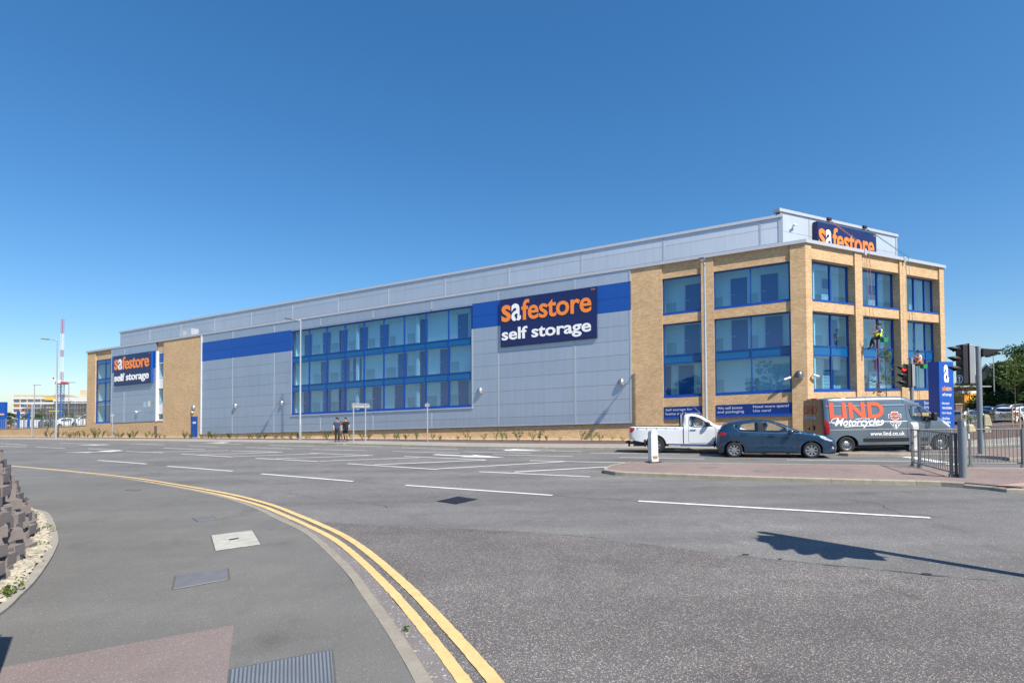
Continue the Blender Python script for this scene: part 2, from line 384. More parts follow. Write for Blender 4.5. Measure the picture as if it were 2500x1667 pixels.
# ================================================================ SETTING
rnd = random.Random(7)
M_road = asphalt('road_asphalt', (.105, .102, .100), (.215, .210, .205), (.31, .30, .285), .09, 110, .11, wear=(24, .16))
M_coarse = asphalt('coarse_asphalt', (.072, .070, .070), (.165, .157, .153), (.34, .295, .27), .20, 150, .13, wear=(50, .14))
M_pave = asphalt('pavement_asphalt', (.120, .117, .110), (.20, .195, .184), (.24, .236, .225), .06, 150, .09, wear=(60, .07))
M_pink = asphalt('pink_asphalt', (.16, .125, .118), (.29, .235, .225), (.30, .262, .25), .15, 180, .08)
M_isl = asphalt('island_asphalt', (.19, .145, .13), (.29, .225, .205), (.4, .34, .32), .08, 90, .10)
M_farp = asphalt('far_pavement_asphalt', (.25, .235, .225), (.34, .32, .31), (.45, .42, .4), .08, 60, .08)
M_channel = asphalt('channel_asphalt', (.155, .14, .138), (.235, .215, .21), (.36, .34, .33), .10, 80, .10)
M_kerb = mat('kerb_concrete', (.36, .325, .25), .9, vary=.22, vscale=4, bump=.5, bscale=120, speck=(26, .45, (.17, .155, .12)))
M_kerbg = mat('kerb_concrete_grey', (.285, .255, .21), .9, vary=.18, vscale=5, bump=.5, bscale=150, speck=(22, .6, (.22, .195, .165)))
M_white = mat('white_road_paint', (.80, .80, .78), .7, vary=.10, vscale=9, speck=(60, .35, (.45, .45, .44)))
M_yel = mat('yellow_road_paint', (.66, .46, .20), .85, vary=.16, vscale=5, bump=.4, bscale=90, speck=(14, .55, (.40, .32, .20)))
M_dirt = mat('ground_soil', (.20, .19, .14), .95, vary=.3, vscale=.2)
M_mulch = mat('bark_mulch', (.115, .075, .055), .95, vary=.45, vscale=9, bump=1.0, bscale=40)
M_ledge = mat('gravel_margin', (.62, .55, .44), .9, vary=.2, vscale=14, bump=.6, bscale=60)

m = MB(); R_ = 1500
m.add([G3((-R_, -200), -.06), G3((R_, -200), -.06), G3((R_, R_), -.06), G3((-R_, R_), -.06)], [(0, 1, 2, 3)])
ground = m.build('ground', M_dirt); ground['kind'] = 'structure'

# ---- near pavement: kerb curve seen at the left of the photo
kp = [Vector(p) for p in ((1.9, -6.0), (1.15, -2.0), (0.55, 0.9), (-0.553, 3.751), (-1.650, 5.962), (-2.048, 6.702), (-3.255, 8.621), (-4.315, 9.905), (-5.538, 11.363),
      (-7.495, 13.264), (-10.562, 15.700), (-13.590, 17.898), (-17.820, 20.553), (-21.814, 22.885), (-32, 28.6), (-50, 38.5), (-75, 52))]
KP = smooth_path(kp, .3)
KIN = offset_path(KP, .125)
pave_pts = [(p.x, p.y) for p in KIN[::2]] + [(-80, 40), (-80, -12), (1.7, -12)]
pavement = sheet('pavement', pave_pts, .1, M_pave, .16)
kerbs(KP, .125, .104, .15, M_kerbg, pavement)

# road: everything between the near kerb and the far kerb, under the islands too
FK = [Vector(p) for p in ((-95, 78.2), (-76, 69.0), (-59.510, 60.999), (-40.983, 51.531), (-16.954, 39.486), (-3.684, 31.391), (1.207, 28.945), (8.6, 25.9), (13.0, 24.35), (17.5, 23.9), (23, 24.6), (30, 27.2), (45, 35), (70, 49))]
FKP = smooth_path(FK, .5)
road_pts = [(p.x, p.y) for p in KP[::2]] + [(p.x, p.y) for p in FKP[::2]] + [(95, 49), (95, -14), (2.6, -14)]
road = sheet('road', road_pts, 0, M_road, .05)
# resurfaced coarse patch in front of the camera, and the worn channel along the kerb
seam = [(-5.026, 10.575), (-3.845, 10.068), (-2.630, 9.630), (-1.081, 9.190), (0.658, 8.586), (2.114, 7.814), (3.034, 7.129), (3.943, 6.616), (4.787, 6.184), (5.355, 5.913), (5.801, 5.722), (9.5, 5.2)]
o = sheet('road_surface', [(a[0], a[1]) for a in seam] + [(14, 3.0), (14, -10), (2.3, -10)] + [(p.x, p.y) for p in offset_path(KP, -.30)[14:74:2]], .004, M_coarse); o['kind'] = 'structure'
ch0 = offset_path(KP, 0.0)[6:90:2]; ch1 = offset_path(KP, -.20)[6:90:2]
m = MB(); n = len(ch0); m.add([G3(p, .008) for p in ch0] + [G3(p, .008) for p in ch1], [(i, i+1, n+i+1, n+i) for i in range(n-1)])
m.build('road_channel', M_channel, road)

# ---- double yellow lines that follow the kerb
def strip(path, o0, o1, h, name, material, parent, rag=0.0, i0=0, i1=None):
    a = offset_path(path, -o0)[i0:i1]; b = offset_path(path, -o1)[i0:i1]; r = random.Random(3)
    if rag:
        a = [p+Vector((r.uniform(-rag, rag), r.uniform(-rag, rag))) for p in a]; b = [p+Vector((r.uniform(-rag, rag), r.uniform(-rag, rag))) for p in b]
    n = len(a); mm = MB(); mm.add([G3(p, h) for p in a] + [G3(p, h) for p in b], [(i, i+1, n+i+1, n+i) for i in range(n-1)])
    return mm.build(name, material, parent, normals=False)
YP = smooth_path(KP[::4], .06)
strip(YP, .20, .305, .013, 'yellow_line', M_yel, road, .004)
strip(YP, .40, .515, .013, 'yellow_line', M_yel, road, .004)
for q in (52, 55, 250, 253):   # yellow kerb blips
    p = KP[q//3]; t = (KP[q//3+1]-KP[q//3]).normalized()
    a = offset_path(KP, .005)[q//3]; b = offset_path(KP, .115)[q//3]; e = t*.05
    k = .16 if q % 2 else 0
    mm = MB(); mm.add([G3(a-e+t*k, .1065), G3(a+e+t*k, .1065), G3(b+e+t*k, .1065), G3(b-e+t*k, .1065)], [(0, 1, 2, 3)]); mm.build('yellow_kerb_mark', M_yel, pavement, normals=False)

# ---- white markings, each a thin sheet of paint
def mark(p0, p1, wd, name='lane_marking', h=.011):
    a, b = Vector(p0), Vector(p1); d = (b-a).normalized(); nn = Vector((-d.y, d.x))*wd/2
    k = max(2, int((b-a).length/.35)); r = random.Random(int(a.x*977+a.y*331))
    L_ = []; R2 = []
    for i in range(k+1):
        q = a.lerp(b, i/k); j = 1+r.uniform(-.10, .10); L_.append(G3(q+nn*j, h)); R2.append(G3(q-nn*j, h))
    mm = MB(); mm.add(L_+R2, [(i, i+1, k+2+i, k+1+i) for i in range(k)])
    return mm.build(name, M_white, road, normals=False)
for a, b in (((-20.823, 26.401), (-16.499, 23.705)), ((-14.678, 22.352), (-10.520, 19.765)), ((-8.886, 18.614), (-4.845, 16.001)), ((-3.024, 14.886), (0.955, 12.584)), ((2.770, 11.561), (7.361, 9.288))):
    mark(a, b, .12, 'lane_dash')
for a, b in (((-24.707, 33.573), (-20.856, 31.411)), ((-18.918, 30.007), (-14.377, 26.958)), ((-12.598, 25.770), (-8.636, 23.294)), ((-6.867, 21.904), (-2.701, 18.950)), ((-1.130, 17.963), (2.363, 15.989)),
             ((0.710, 21.695), (4.423, 20.050)), ((-11.002, 28.648), (-6.897, 26.053)), ((-5.181, 25.173), (-1.185, 22.473)), ((-17.201, 32.131), (-13.053, 29.757)), ((-24.066, 36.282), (-19.725, 33.702))):
    mark(a, b, .12, 'hatch_border')
for a, b in (((-22.002, 32.190), (-17.538, 32.569)), ((-17.281, 28.951), (-13.061, 29.882)), ((-14.438, 27.172), (-10.469, 28.175)), ((-11.370, 25.296), (-7.114, 26.104)), ((-8.596, 23.384), (-4.320, 24.295)), ((-5.577, 21.193), (-1.093, 22.396)), ((-2.729, 19.147), (2.137, 21.039)), ((0.072, 17.673), (3.657, 18.825))):
    mark(a, b, .15, 'hatch_stripe')
for a, b in (((4.555, 22.353), (7.697, 21.038)), ((3.726, 25.144), (7.525, 23.574)), ((-2.522, 27.514), (0.905, 25.538)), ((-1.295, 29.379), (2.302, 27.570)), ((-0.906, 25.275), (2.687, 23.300)),
             ((-12.130, 31.816), (-8.272, 29.836)), ((-6.583, 28.861), (-2.664, 26.578)), ((-17.951, 35.367), (-13.768, 32.846)), ((-24.014, 38.950), (-20.691, 36.851)), ((-17.625, 37.948), (-13.212, 35.111)), ((-6.679, 31.662), (-3.066, 29.341)),
             ((-41.926, 48.575), (-35.757, 45.008)), ((-30.395, 37.637), (-26.599, 35.180)), ((-37.679, 41.557), (-32.756, 38.515)), ((-49.017, 50.251), (-41.718, 45.154)), ((-43.106, 44.195), (-38.433, 41.531)), ((-32.001, 44.090), (-27.135, 40.905)), ((-12.002, 35.747), (-8.342, 33.373)), ((-24.767, 42.308), (-20.377, 39.553)),
             ((-1.696, 30.850), (0.905, 29.398)), ((10.449, 19.998), (14.200, 18.605)), ((3.757, 28.424), (5.350, 27.501)), ((1.682, 27.142), (3.450, 26.114))):
    mark(a, b, .10, 'lane_marking')
mark((15.266, 20.287), (14.611, 17.182), .42, 'stop_line')
mark((18.427, 21.895), (20.330, 20.871), .10, 'lane_marking')
def arrow(tail, tip, wd=.16, head=.55, hl=2.2, turn=0):
    a, b = Vector(tail), Vector(tip); d = (b-a).normalized(); nn = Vector((-d.y, d.x)); q = b-d*hl
    P = [a+nn*wd, q+nn*wd, q+nn*head, b, q-nn*head, q-nn*wd, a-nn*wd]
    if turn: P = [a+nn*wd, q+nn*wd, q+nn*head, b, q-nn*head, q-nn*wd, a+d*1.6-nn*wd, a+d*2.2-nn*.9*turn, a+d*1.2-nn*1.5*turn, a+d*.4-nn*1.0*turn, a+d*.7-nn*wd]
    mm = MB(); mm.add([G3(p, .011) for p in P], tess(P)); ob = mm.build('arrow_marking', M_white, road)
    for pl in ob.data.polygons:
        if pl.normal.z < 0: pl.flip()
arrow((-25.055, 33.312), (-28.681, 33.543), turn=1)
arrow((-3.857, 25.958), (-0.303, 23.397)); arrow((-0.453, 28.314), (1.673, 26.999)); arrow((-32.938, 42.981), (-35.851, 43.341)); arrow((-22.919, 42.552), (-25.182, 43.017))

# ---- gully grate in the road, covers in the pavement
M_iron = mat('cast_iron', (.045, .043, .05), .55, .6, vary=.25, vscale=12)
M_steel = mat('chequer_steel', (.27, .285, .30), .5, .35, vary=.12, vscale=5)
def quadf(c, h):   # frame on a ground quad: a along first edge, b along last, c up
    P = [G3(p, h) for p in c]; return P
def plate(name, c, h, material, parent, thick=.009, border=0):
    P = quadf(c, h); m = MB(); Q = [p+Vector((0, 0, thick)) for p in P]
    cen = sum(Q, Vector())/4; Q = [q+(cen-q)*.012 for q in Q]
    m.add(P+Q, [(4, 5, 6, 7), (0, 1, 5, 4), (1, 2, 6, 5), (2, 3, 7, 6), (3, 0, 4, 7)]); ob = m.build(name, material, parent)
    if thick > .008:   # dark joint round the cover, level with the surface
        mm = MB(); c0 = sum(P, Vector())/4; mm.add([p+(p-c0).normalized()*.028+Vector((0, 0, .003)) for p in P], [(0, 1, 2, 3)]); fo = mm.build('cover_joint', mat('joint_grime', (.10, .097, .09), .95, vary=.3, vscale=30), ob, normals=False)
    return ob
g4 = [(-1.738, 12.068), (-1.314, 12.697), (-0.800, 12.237), (-1.244, 11.627)]
plate('gully_frame', g4, .003, M_iron, road, .008)
P = [G3(p, .018) for p in g4]
for i in range(9):
    t0, t1 = .06+i*.1, .06+i*.1+.055
    m = MB(); A0, A1, B0, B1 = P[0].lerp(P[1], t0), P[0].lerp(P[1], t1), P[3].lerp(P[2], t0), P[3].lerp(P[2], t1)
    m.add([A0.lerp(B0, .05), A1.lerp(B1, .05), A1.lerp(B1, .95), A0.lerp(B0, .95)], [(0, 1, 2, 3)]); m.build('grate_bar', mat('grate_iron', (.10, .095, .12), .45, .7), road)
M_cov = mat('pale_concrete_cover', (.40, .39, .35), .9, vary=.28, vscale=7, bump=.5, bscale=80, speck=(30, .5, (.32, .30, .26)))
o = plate('inspection_cover', [(-4.887, 8.550), (-4.388, 8.883), (-3.779, 7.909), (-4.270, 7.578)], .1, M_cov, None); tag(o, 'pale concrete inspection cover set in the grey pavement', 'cover')
o = plate('service_cover', [(-4.081, 6.400), (-3.605, 6.668), (-3.349, 6.220), (-3.794, 5.903)], .1, mat('blue_grey_cover', (.17, .172, .18), .6, .2, vary=.15, vscale=6), None); tag(o, 'blue grey metal service cover below the pale concrete cover', 'cover')
o = plate('small_cover', [(-6.122, 10.078), (-5.844, 10.250), (-5.597, 9.932), (-5.811, 9.729)], .1, mat('blue_grey_cover', (.2, .21, .24)), None); tag(o, 'small blue grey cover above the pale concrete cover', 'cover')
o = plate('rusty_cover', [(-10.509, 14.285), (-10.527, 14.556), (-10.120, 14.348), (-10.068, 14.043)], .1, mat('rusty_iron', (.15, .11, .09), .9, vary=.3), None); tag(o, 'small brown iron cover near the far edge of the pavement', 'cover')
M_slot = mat('dark_slot', (.03, .03, .035), .8)
m = MB(); m.add([G3(p, .1165) for p in ((-4.423, 8.223), (-4.325, 8.316), (-4.289, 8.260), (-4.387, 8.168))], [(0, 1, 2, 3)]); ob = m.build('lifting_slot', M_slot, bpy.data.objects['inspection_cover'], normals=False)
c4 = [(-2.139, 3.996), (-1.471, 4.294), (-1.096, 3.311), (-1.718, 3.126)]
o = plate('chequer_cover', c4, .1, M_steel, None); tag(o, 'grey ribbed steel access cover at the bottom edge of the pavement', 'cover'); cc = o
P = [G3(p, .1165) for p in c4]; m = MB(); r = random.Random(5)
for i in range(26):
    for j in range(30):
        u0, v0 = (i+.25)/26, (j+.2)/30; q = []
        for du, dv in ((0, 0), (.45/26, 0), (.45/26, .6/30), (0, .6/30)):
            u_, v_ = u0+du, v0+dv; q.append(P[0].lerp(P[1], u_).lerp(P[3].lerp(P[2], u_), v_)+Vector((0, 0, .004)))
        m.add(q, [(0, 1, 2, 3)])
ob = m.build('tread_pattern', mat('chequer_rib', (.20, .21, .225), .45, .4, vary=.1), cc); ob['kind'] = 'stuff'
sheet('paved_patch', [(-2.559, 4.853), (-2.933, 4.666), (-3.280, 4.485), (-3.646, 4.277), (-4.105, 4.048), (-5.5, 2.2), (-2.2, 1.2), (-1.871, 3.426)][::1], .104, M_pink)

# ---- traffic islands
def island(name, near, far, h, material, kerb_mat, top=None):
    nr = smooth_path(near, .25); out = nr+[Vector(p) for p in far]
    ins = offset_path(nr, .125)
    o = sheet(name, [(p.x, p.y) for p in ins[::2]] + [ins[-1]] + far, h, material, h+.04)
    kerbs(nr, .125, top or h+.003, .12, kerb_mat, o)
    kerbs(smooth_path([ins[-1]]+far+[ins[0]], .4), .12, h+.003, .12, kerb_mat, o, side=1)
    return o
isl = island('traffic_island', [(4.260, 19.154), (3.655, 18.585), (3.135, 17.698), (2.916, 16.788), (3.185, 16.275), (4.109, 15.734), (5.050, 15.245), (6.967, 14.286), (9.030, 13.410), (10.153, 13.003), (10.686, 12.659), (11.031, 12.121), (11.324, 11.647), (15.5, 11.0)],
             [(19.0, 12.2), (21, 15.6), (14.827, 15.233), (13.101, 16.024), (11.054, 16.861), (7.736, 18.071)], .12, M_isl, M_kerb, top=lambda p: .123 if p.x < 11.0 else .085)
isl2 = island('second_traffic_island', [(14.055, 21.865), (13.504, 21.665), (13.251, 21.287), (13.434, 21.028), (15.422, 20.289), (16.912, 19.572), (17.458, 18.829), (17.711, 18.043), (24, 19.2)], [(26, 21.0), (22.5, 21.9), (17.761, 21.704), (15.371, 21.917)], .12, M_isl, M_kerb)
M_tac = mat('tactile_paving', (.42, .27, .225), .9, vary=.12, vscale=8)
tp = sheet('tactile_paving', [(11.057, 12.045), (12.049, 12.389), (14.4, 11.6), (14.2, 10.9)], .124, M_tac)
M_tar = mat('tar_patch', (.17, .15, .14), .9, vary=.2)
for c in ([(5.904, 16.864), (6.268, 17.141), (6.741, 16.988), (6.331, 16.540)], [(7.054, 15.579), (7.333, 15.839), (7.722, 15.628), (7.414, 15.222)]):
    plate('tar_patch', c, .12, M_tar, isl, .004)

# ---- far pavement, planting bed, gravel margin at the foot of the building
FIN = offset_path(FKP, .125)
FB_ = offset_path(FKP, 2.9)
fp = sheet('far_pavement', [(p.x, p.y) for p in FIN[::3]] + [FIN[-1]] + [FB_[-1]] + [(p.x, p.y) for p in FB_[::-3]], .10, M_farp, .15)
kerbs(FKP, .125, .104, .14, M_kerb, fp, side=1)
bed_a = [(p.x, p.y) for p in FB_ if -75 < p.x < 14.5][::3]
bl = smooth_path([Vector(p) for p in ((-75, 74.6), (-49.2, 62.15), (7.5, 34.75), (16.9, 30.25), (20, 31.6))], 2)
ba = [Vector(p) for p in bed_a]
# mulch surface: rises a little from the pavement to the wall
m = MB(); n = 60; P = []; r = random.Random(11)
def along(path, t):
    L_ = [0]
    for i in range(1, len(path)): L_.append(L_[-1]+(path[i]-path[i-1]).length)
    d = t*L_[-1]
    for i in range(1, len(path)):
        if L_[i] >= d: return path[i-1].lerp(path[i], (d-L_[i-1])/max(1e-6, L_[i]-L_[i-1]))
    return path[-1]
NB = 150; ROW = 7
for i in range(NB+1):
    a = along(ba, i/NB); b = along(bl, i/NB)
    for j in range(ROW):
        t = j/(ROW-1); q = a.lerp(b, t); P.append(G3(q, .095-.06*t+(r.uniform(-.025, .03) if 0 < j < ROW-1 else 0)))
m.add(P, [(i*ROW+j, i*ROW+j+1, (i+1)*ROW+j+1, (i+1)*ROW+j) for i in range(NB) for j in range(ROW-1)])
bed = m.build('planting_bed', M_mulch, smooth=60); bed['kind'] = 'structure'
m = MB(); P = []
for i in range(NB+1):
    b = along(bl, i/NB); a = b+Vector((-.434, -.9))*.55; P += [G3(a, .0), G3(a, .085), G3(b+Vector((.05, .1)), .09)]
m.add(P, [(i*3+k, i*3+k+1, (i+1)*3+k+1, (i+1)*3+k) for i in range(NB) for k in range(2)])
o = m.build('gravel_margin', M_ledge); o['kind'] = 'structure'
# side bed and forecourt right of the building
M_park = asphalt('car_park_asphalt', (.10, .10, .105), (.17, .17, .172), (.3, .3, .3), .08, 40, .1)
sheet('car_park', [(30, 34), (60, 50), (140, 90), (60, 110), (20, 60), (24, 36)], .02, M_park)
m = MB(); P = []; r = random.Random(2)
A_ = [Vector(p) for p in ((20.5, 26.6), (26, 28.2), (33, 32.0), (45, 38.5), (62, 48))]; A_ = smooth_path(A_, 1.0); B_ = offset_path(A_, 3.4)
for i in range(len(A_)):
    for j in range(6):
        t = j/5; q = A_[i].lerp(B_[i], t); P.append(G3(q, .1+.55*sin(t*pi*.5)**1.2*min(1, (i+2)/6)+(r.uniform(-.05, .05) if 0 < j else 0)))
m.add(P, [(i*6+j, (i+1)*6+j, (i+1)*6+j+1, i*6+j+1) for i in range(len(A_)-1) for j in range(5)])
bank = m.build('mulch_bank', M_mulch, smooth=60); bank['kind'] = 'structure'

# ---- cracks, sealed joints and stains in the surfacing
M_crack = mat('crack_fill', (.035, .034, .035), .9, vary=.3, vscale=20)
def crack(pts, wd, parent, h, seed, jag=.05):
    r = random.Random(seed); path = smooth_path([Vector(p) for p in pts], .12); mm = MB(); n = len(path); Lq, Rq = [], []
    for i, p in enumerate(path):
        t = (path[min(i+1, n-1)]-path[max(i-1, 0)]).normalized(); nn = Vector((-t.y, t.x)); p = p+nn*r.uniform(-jag, jag); w_ = wd*r.uniform(.3, 1.3)
        Lq.append(G3(p+nn*w_/2, h)); Rq.append(G3(p-nn*w_/2, h))
    mm.add(Lq+Rq, [(i, i+1, n+i+1, n+i) for i in range(n-1)]); mm.build('surface_crack', M_crack, parent, normals=False)
crack([(0.952, 12.609), (1.593, 12.113), (2.217, 11.926), (2.750, 11.590)], .018, road, .009, 1)
crack([(-4.830, 15.951), (-3.972, 15.415), (-3.058, 14.941)], .016, road, .009, 2)
crack([(3.051, 7.169), (3.723, 6.774), (4.320, 6.488), (4.856, 6.211), (5.454, 5.921)], .018, road, .0095, 3, .03)
crack([(-1.081, 9.190), (-0.217, 8.896), (0.660, 8.615), (1.459, 8.218)], .014, road, .0095, 4, .03)
crack([(7.062, 11.360), (7.424, 10.617), (7.168, 9.819), (7.626, 9.353)], .014, road, .009, 5, .08)
crack([(-14.694, 20.483), (-12.124, 18.735), (-10.296, 18.087), (-7.672, 16.127)], .014, road, .009, 6, .08)
crack([(-6.041, 14.087), (-4.971, 13.010), (-3.870, 12.401), (-2.561, 11.309)], .012, road, .009, 7, .08)
for k, (a, s_) in enumerate((((3.177, 7.201), .05), ((4.877, 6.225), .07), ((3.527, 6.957), .03))):
    r = random.Random(k); mm = MB(); P = [G3((a[0]+s_*cos(q*.6283)*r.uniform(.7, 1.2), a[1]+s_*.55*sin(q*.6283)*r.uniform(.7, 1.2)), .0105) for q in range(10)]; mm.add(P, [tuple(range(10))]); mm.build('tar_blot', M_crack, road)

# pairs of yellow loading marks painted on the far kerb
for x_ in (-24.3, -21.2, -17.3, -13.8, -9.9, -6.8, -3.7, -36.0, -44.0):
    i = min(range(1, len(FKP)-1), key=lambda k: abs(FKP[k].x-x_)); a = FKP[i]; t = (FKP[i+1]-FKP[i-1]).normalized(); nn = Vector((-t.y, t.x))
    for q in (0, .28):
        mm = MB(); mm.add([G3(a+t*q+nn*.012, .1085), G3(a+t*(q+.14)+nn*.012, .1085), G3(a+t*(q+.14)+nn*.115, .1085), G3(a+t*q+nn*.115, .1085)], [(0, 1, 2, 3)]); mm.build('yellow_kerb_mark', M_yel, fp, normals=False)
        mm = MB(); mm.add([G3(a+t*q-nn*.004, .02), G3(a+t*(q+.14)-nn*.004, .02), G3(a+t*(q+.14)-nn*.004, .083), G3(a+t*q-nn*.004, .083)], [(0, 1, 2, 3)]); mm.build('yellow_kerb_mark', M_yel, fp, normals=False)

# ================================================================ THE STORAGE BUILDING
KC = Vector((16.911, 29.963, 0.0))
FRA = Frame(KC, (-.90074, .43437, -.031), (-.43437, -.90074, 0))     # long side, a runs to the left from the corner
FRB = Frame(KC, (.89373, .44861, .0225), (.44861, -.89373, 0))       # short side, a runs to the right from the corner
M_brick = brickmat('buff_brick', (.565, .365, .185), (.70, .485, .285), (.42, .325, .22))
M_clad = mat('grey_cladding', (.53, .585, .655), .58, .9, vary=.03, vscale=.4, spec=.5, orand=.03, streak=.05, bump=.05, bscale=1.3)
M_cladu = mat('upper_cladding', (.60, .65, .715), .62, .9, vary=.03, vscale=.4, spec=.5, orand=.03, streak=.05, bump=.05, bscale=1.3)
M_blue = mat('blue_cladding', (.005, .075, .36), .45, 0, vary=.03, vscale=.5, orand=.04, streak=.04)
M_joint = mat('cladding_joint', (.40, .44, .50), .45, .2, vary=.03)
M_back = mat('cladding_backing', (.10, .12, .15), .8, vary=.05)
M_cope = mat('coping_metal', (.52, .53, .57), .5, .3, vary=.05)
M_frame = mat('blue_window_frame', (.004, .055, .30), .4, 0, vary=.05)
M_sill = mat('blue_sill', (.004, .07, .38), .4, 0, vary=.05)
M_spand = mat('blue_spandrel_glass', (.004, .10, .27), .10, 0, vary=.05, spec=.5)
M_glass = glassmat('window_glass', (.70, .87, .95), boost=.04)
M_wall_in = mat('white_partition', (.86, .89, .87), .6, vary=.05, vscale=1.0)
M_kick = mat('grey_kick_panel', (.55, .60, .60), .5, .2, vary=.1, vscale=30)
M_door_in = mat('dark_blue_door', (.002, .115, .36), .4, vary=.05)
M_floor_in = mat('corridor_floor', (.62, .62, .60), .5, vary=.1)
M_white_tr = mat('white_trim', (.72, .73, .74), .5, vary=.04)
M_navy = mat('navy_sign_face', (.010, .018, .095), .35, 0, vary=.04, vscale=.6)
M_orange = mat('orange_letters', (.90, .25, .035), .4, vary=.03)
M_whitel = mat('white_letters', (.88, .88, .90), .4, vary=.02)
M_royal = mat('shaded_royal_blue_sign', (.003, .028, .19), .35, vary=.04, vscale=.5)  # shade of the recess put into the blue of the strip signs

bld = thing('storage_building', 'long storage building with grey and blue cladding, buff brick ends and set back top storey', 'building', KC)
def BA(name, m_, *boxes, parent=bld, fr=FRA, **kw):
    mm = MB(fr)
    for b in boxes: mm.box(*b)
    return mm.build(name, m_, parent, **kw)

# --- brick of the long side
H0 = -.8; HP = 11.69
s_p0, s_b2, s_p1, s_b1, s_br = 0.79, 4.96, 5.696, 8.06, 10.06
BA('brick_pier', M_brick, (0, s_p0, H0, HP, -.42, 0))
BA('brick_pier', M_brick, (s_b2, s_p1, H0, HP, -.42, 0))
BA('brick_pier', M_brick, (s_b1, s_br, H0, HP, -.42, 0))
for a, b in ((s_p0, s_b2), (s_p1, s_b1)):
    BA('brick_header', M_brick, (a, b, 10.79, HP, -.42, -.11)); BA('brick_band', M_brick, (a, b, 7.86, 8.44, -.42, -.11)); BA('brick_apron', M_brick, (a, b, H0, 3.14, -.42, -.11))
s_wl, s_wr = 61.5, 60.23
BA('brick_wall', M_brick, (53.85, s_wr, H0, HP, -.42, .02))
BA('brick_header', M_brick, (s_wr, s_wl, 10.72, HP, -.42, -.10))
BA('brick_apron', M_brick, (s_wr, 69.92, H0, 3.15, -.42, 0))
BA('brick_pier', M_brick, (73.43, 75.15, H0, HP, -.42, 0))
BA('brick_header', M_brick, (69.92, 73.43, 10.66, HP, -.42, -.10)); BA('brick_apron', M_brick, (69.92, 73.43, H0, 3.18, -.42, 0))
BA('brick_plinth', M_brick, (s_br, 53.85, H0, 1.60, -.42, -.06))
BA('brick_end_wall', M_brick, (74.75, 75.12, H0, HP-.02, -32, -.42))
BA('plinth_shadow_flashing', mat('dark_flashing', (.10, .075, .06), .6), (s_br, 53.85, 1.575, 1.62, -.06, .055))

# --- cladding panels of the long side
ROWS = [1.62, 2.25, 3.19, 4.17, 5.14, 6.11, 7.06, 8.03, 9.01, 9.92, 10.9, HP]
COLS = [10.06, 13.94, 19.87, 25.77, 31.63, 37.53, 43.35, 49.14, 53.85]
WIN = (22.12, 41.04, 3.19, 10.78)
BA('backing_wall', M_back, (s_br, WIN[0]-.02, 1.6, HP, -.42, -.01), (WIN[1]+.02, 53.85, 1.6, HP, -.42, -.01), (WIN[0]-.02, WIN[1]+.02, 1.6, WIN[2]-.01, -.42, -.01), (WIN[0]-.02, WIN[1]+.02, WIN[3]+.01, HP, -.42, -.01))
def panels(cols, rows, hole, fr, o1, mfun, gap=.008, skip=None):
    for i in range(len(cols)-1):
        for j in range(len(rows)-1):
            a0, a1, b0, b1 = cols[i]+.04, cols[i+1]-.04, rows[j]+gap, rows[j+1]-gap
            bits = [(a0, a1, b0, b1)]
            if hole and a0 < hole[1] and a1 > hole[0] and b0 < hole[3] and b1 > hole[2]:
                bits = []
                if a0 < hole[0]-.15: bits.append((a0, hole[0]-.09, b0, b1))
                if a1 > hole[1]+.15: bits.append((hole[1]+.09, a1, b0, b1))
                x0, x1 = max(a0, hole[0]-.07), min(a1, hole[1]+.07)
                if b1 > hole[3]+.03: bits.append((x0, x1, hole[3]+.02, b1))
            for q in bits: BA('cladding_panel', mfun(q), (q[0], q[1], q[2], q[3], o1-.05, o1), fr=fr)
panels(COLS, ROWS, WIN, FRA, .045, lambda q: M_blue if (q[2] > 8.95 and q[3] < 10.92 and not (q[0] > WIN[0]-.1 and q[1] < WIN[1]+.1)) else M_clad)
for c in COLS[1:-1]:
    for b0, b1, mm_ in ((1.62, 9.01, M_joint), (9.01, 10.9, M_blue), (10.9, HP, M_joint)):
        if WIN[0] < c < WIN[1]:
            if b0 == 1.62: b1 = WIN[2]-.1
            elif b0 == 9.01: continue
        BA('joint_strip', mm_, (c-.055, c+.055, b0+.004, b1-.004, 0, .062))
BA('edge_trim', M_joint, (s_br, s_br+.10, 1.62, 9.0, 0, .07)); BA('edge_trim', M_joint, (s_br, s_br+.10, 10.9, HP, 0, .07)); BA('edge_trim', M_white_tr, (53.78, 53.95, 1.6, HP, .0, .09))
BA('edge_trim', M_joint, (s_br, 53.8, 1.60, 1.66, .05, .075))
# left cladding bay
LROWS = [3.16, 4.17, 5.14, 6.11, 7.06, 8.03, 8.92, 9.92, 10.78, HP]
LC = [s_wl, 67.412, 69.95]
BA('backing_wall', M_back, (s_wl, 69.95, 3.16, HP, -.42, -.01))
panels(LC, LROWS, None, FRA, .045, lambda q: M_blue if 8.9 < q[2] < 10.7 else M_clad)
BA('joint_strip', M_joint, (LC[1]-.055, LC[1]+.055, 3.16, 8.9, 0, .06)); BA('joint_strip', M_joint, (LC[1]-.055, LC[1]+.055, 10.8, HP, 0, .06))
BA('edge_trim', M_white_tr, (s_wl-.16, s_wl+.02, 3.1, 10.72, -.1, .07)); BA('edge_trim', M_joint, (69.9, 70.02, 3.16, HP, -.05, .06))

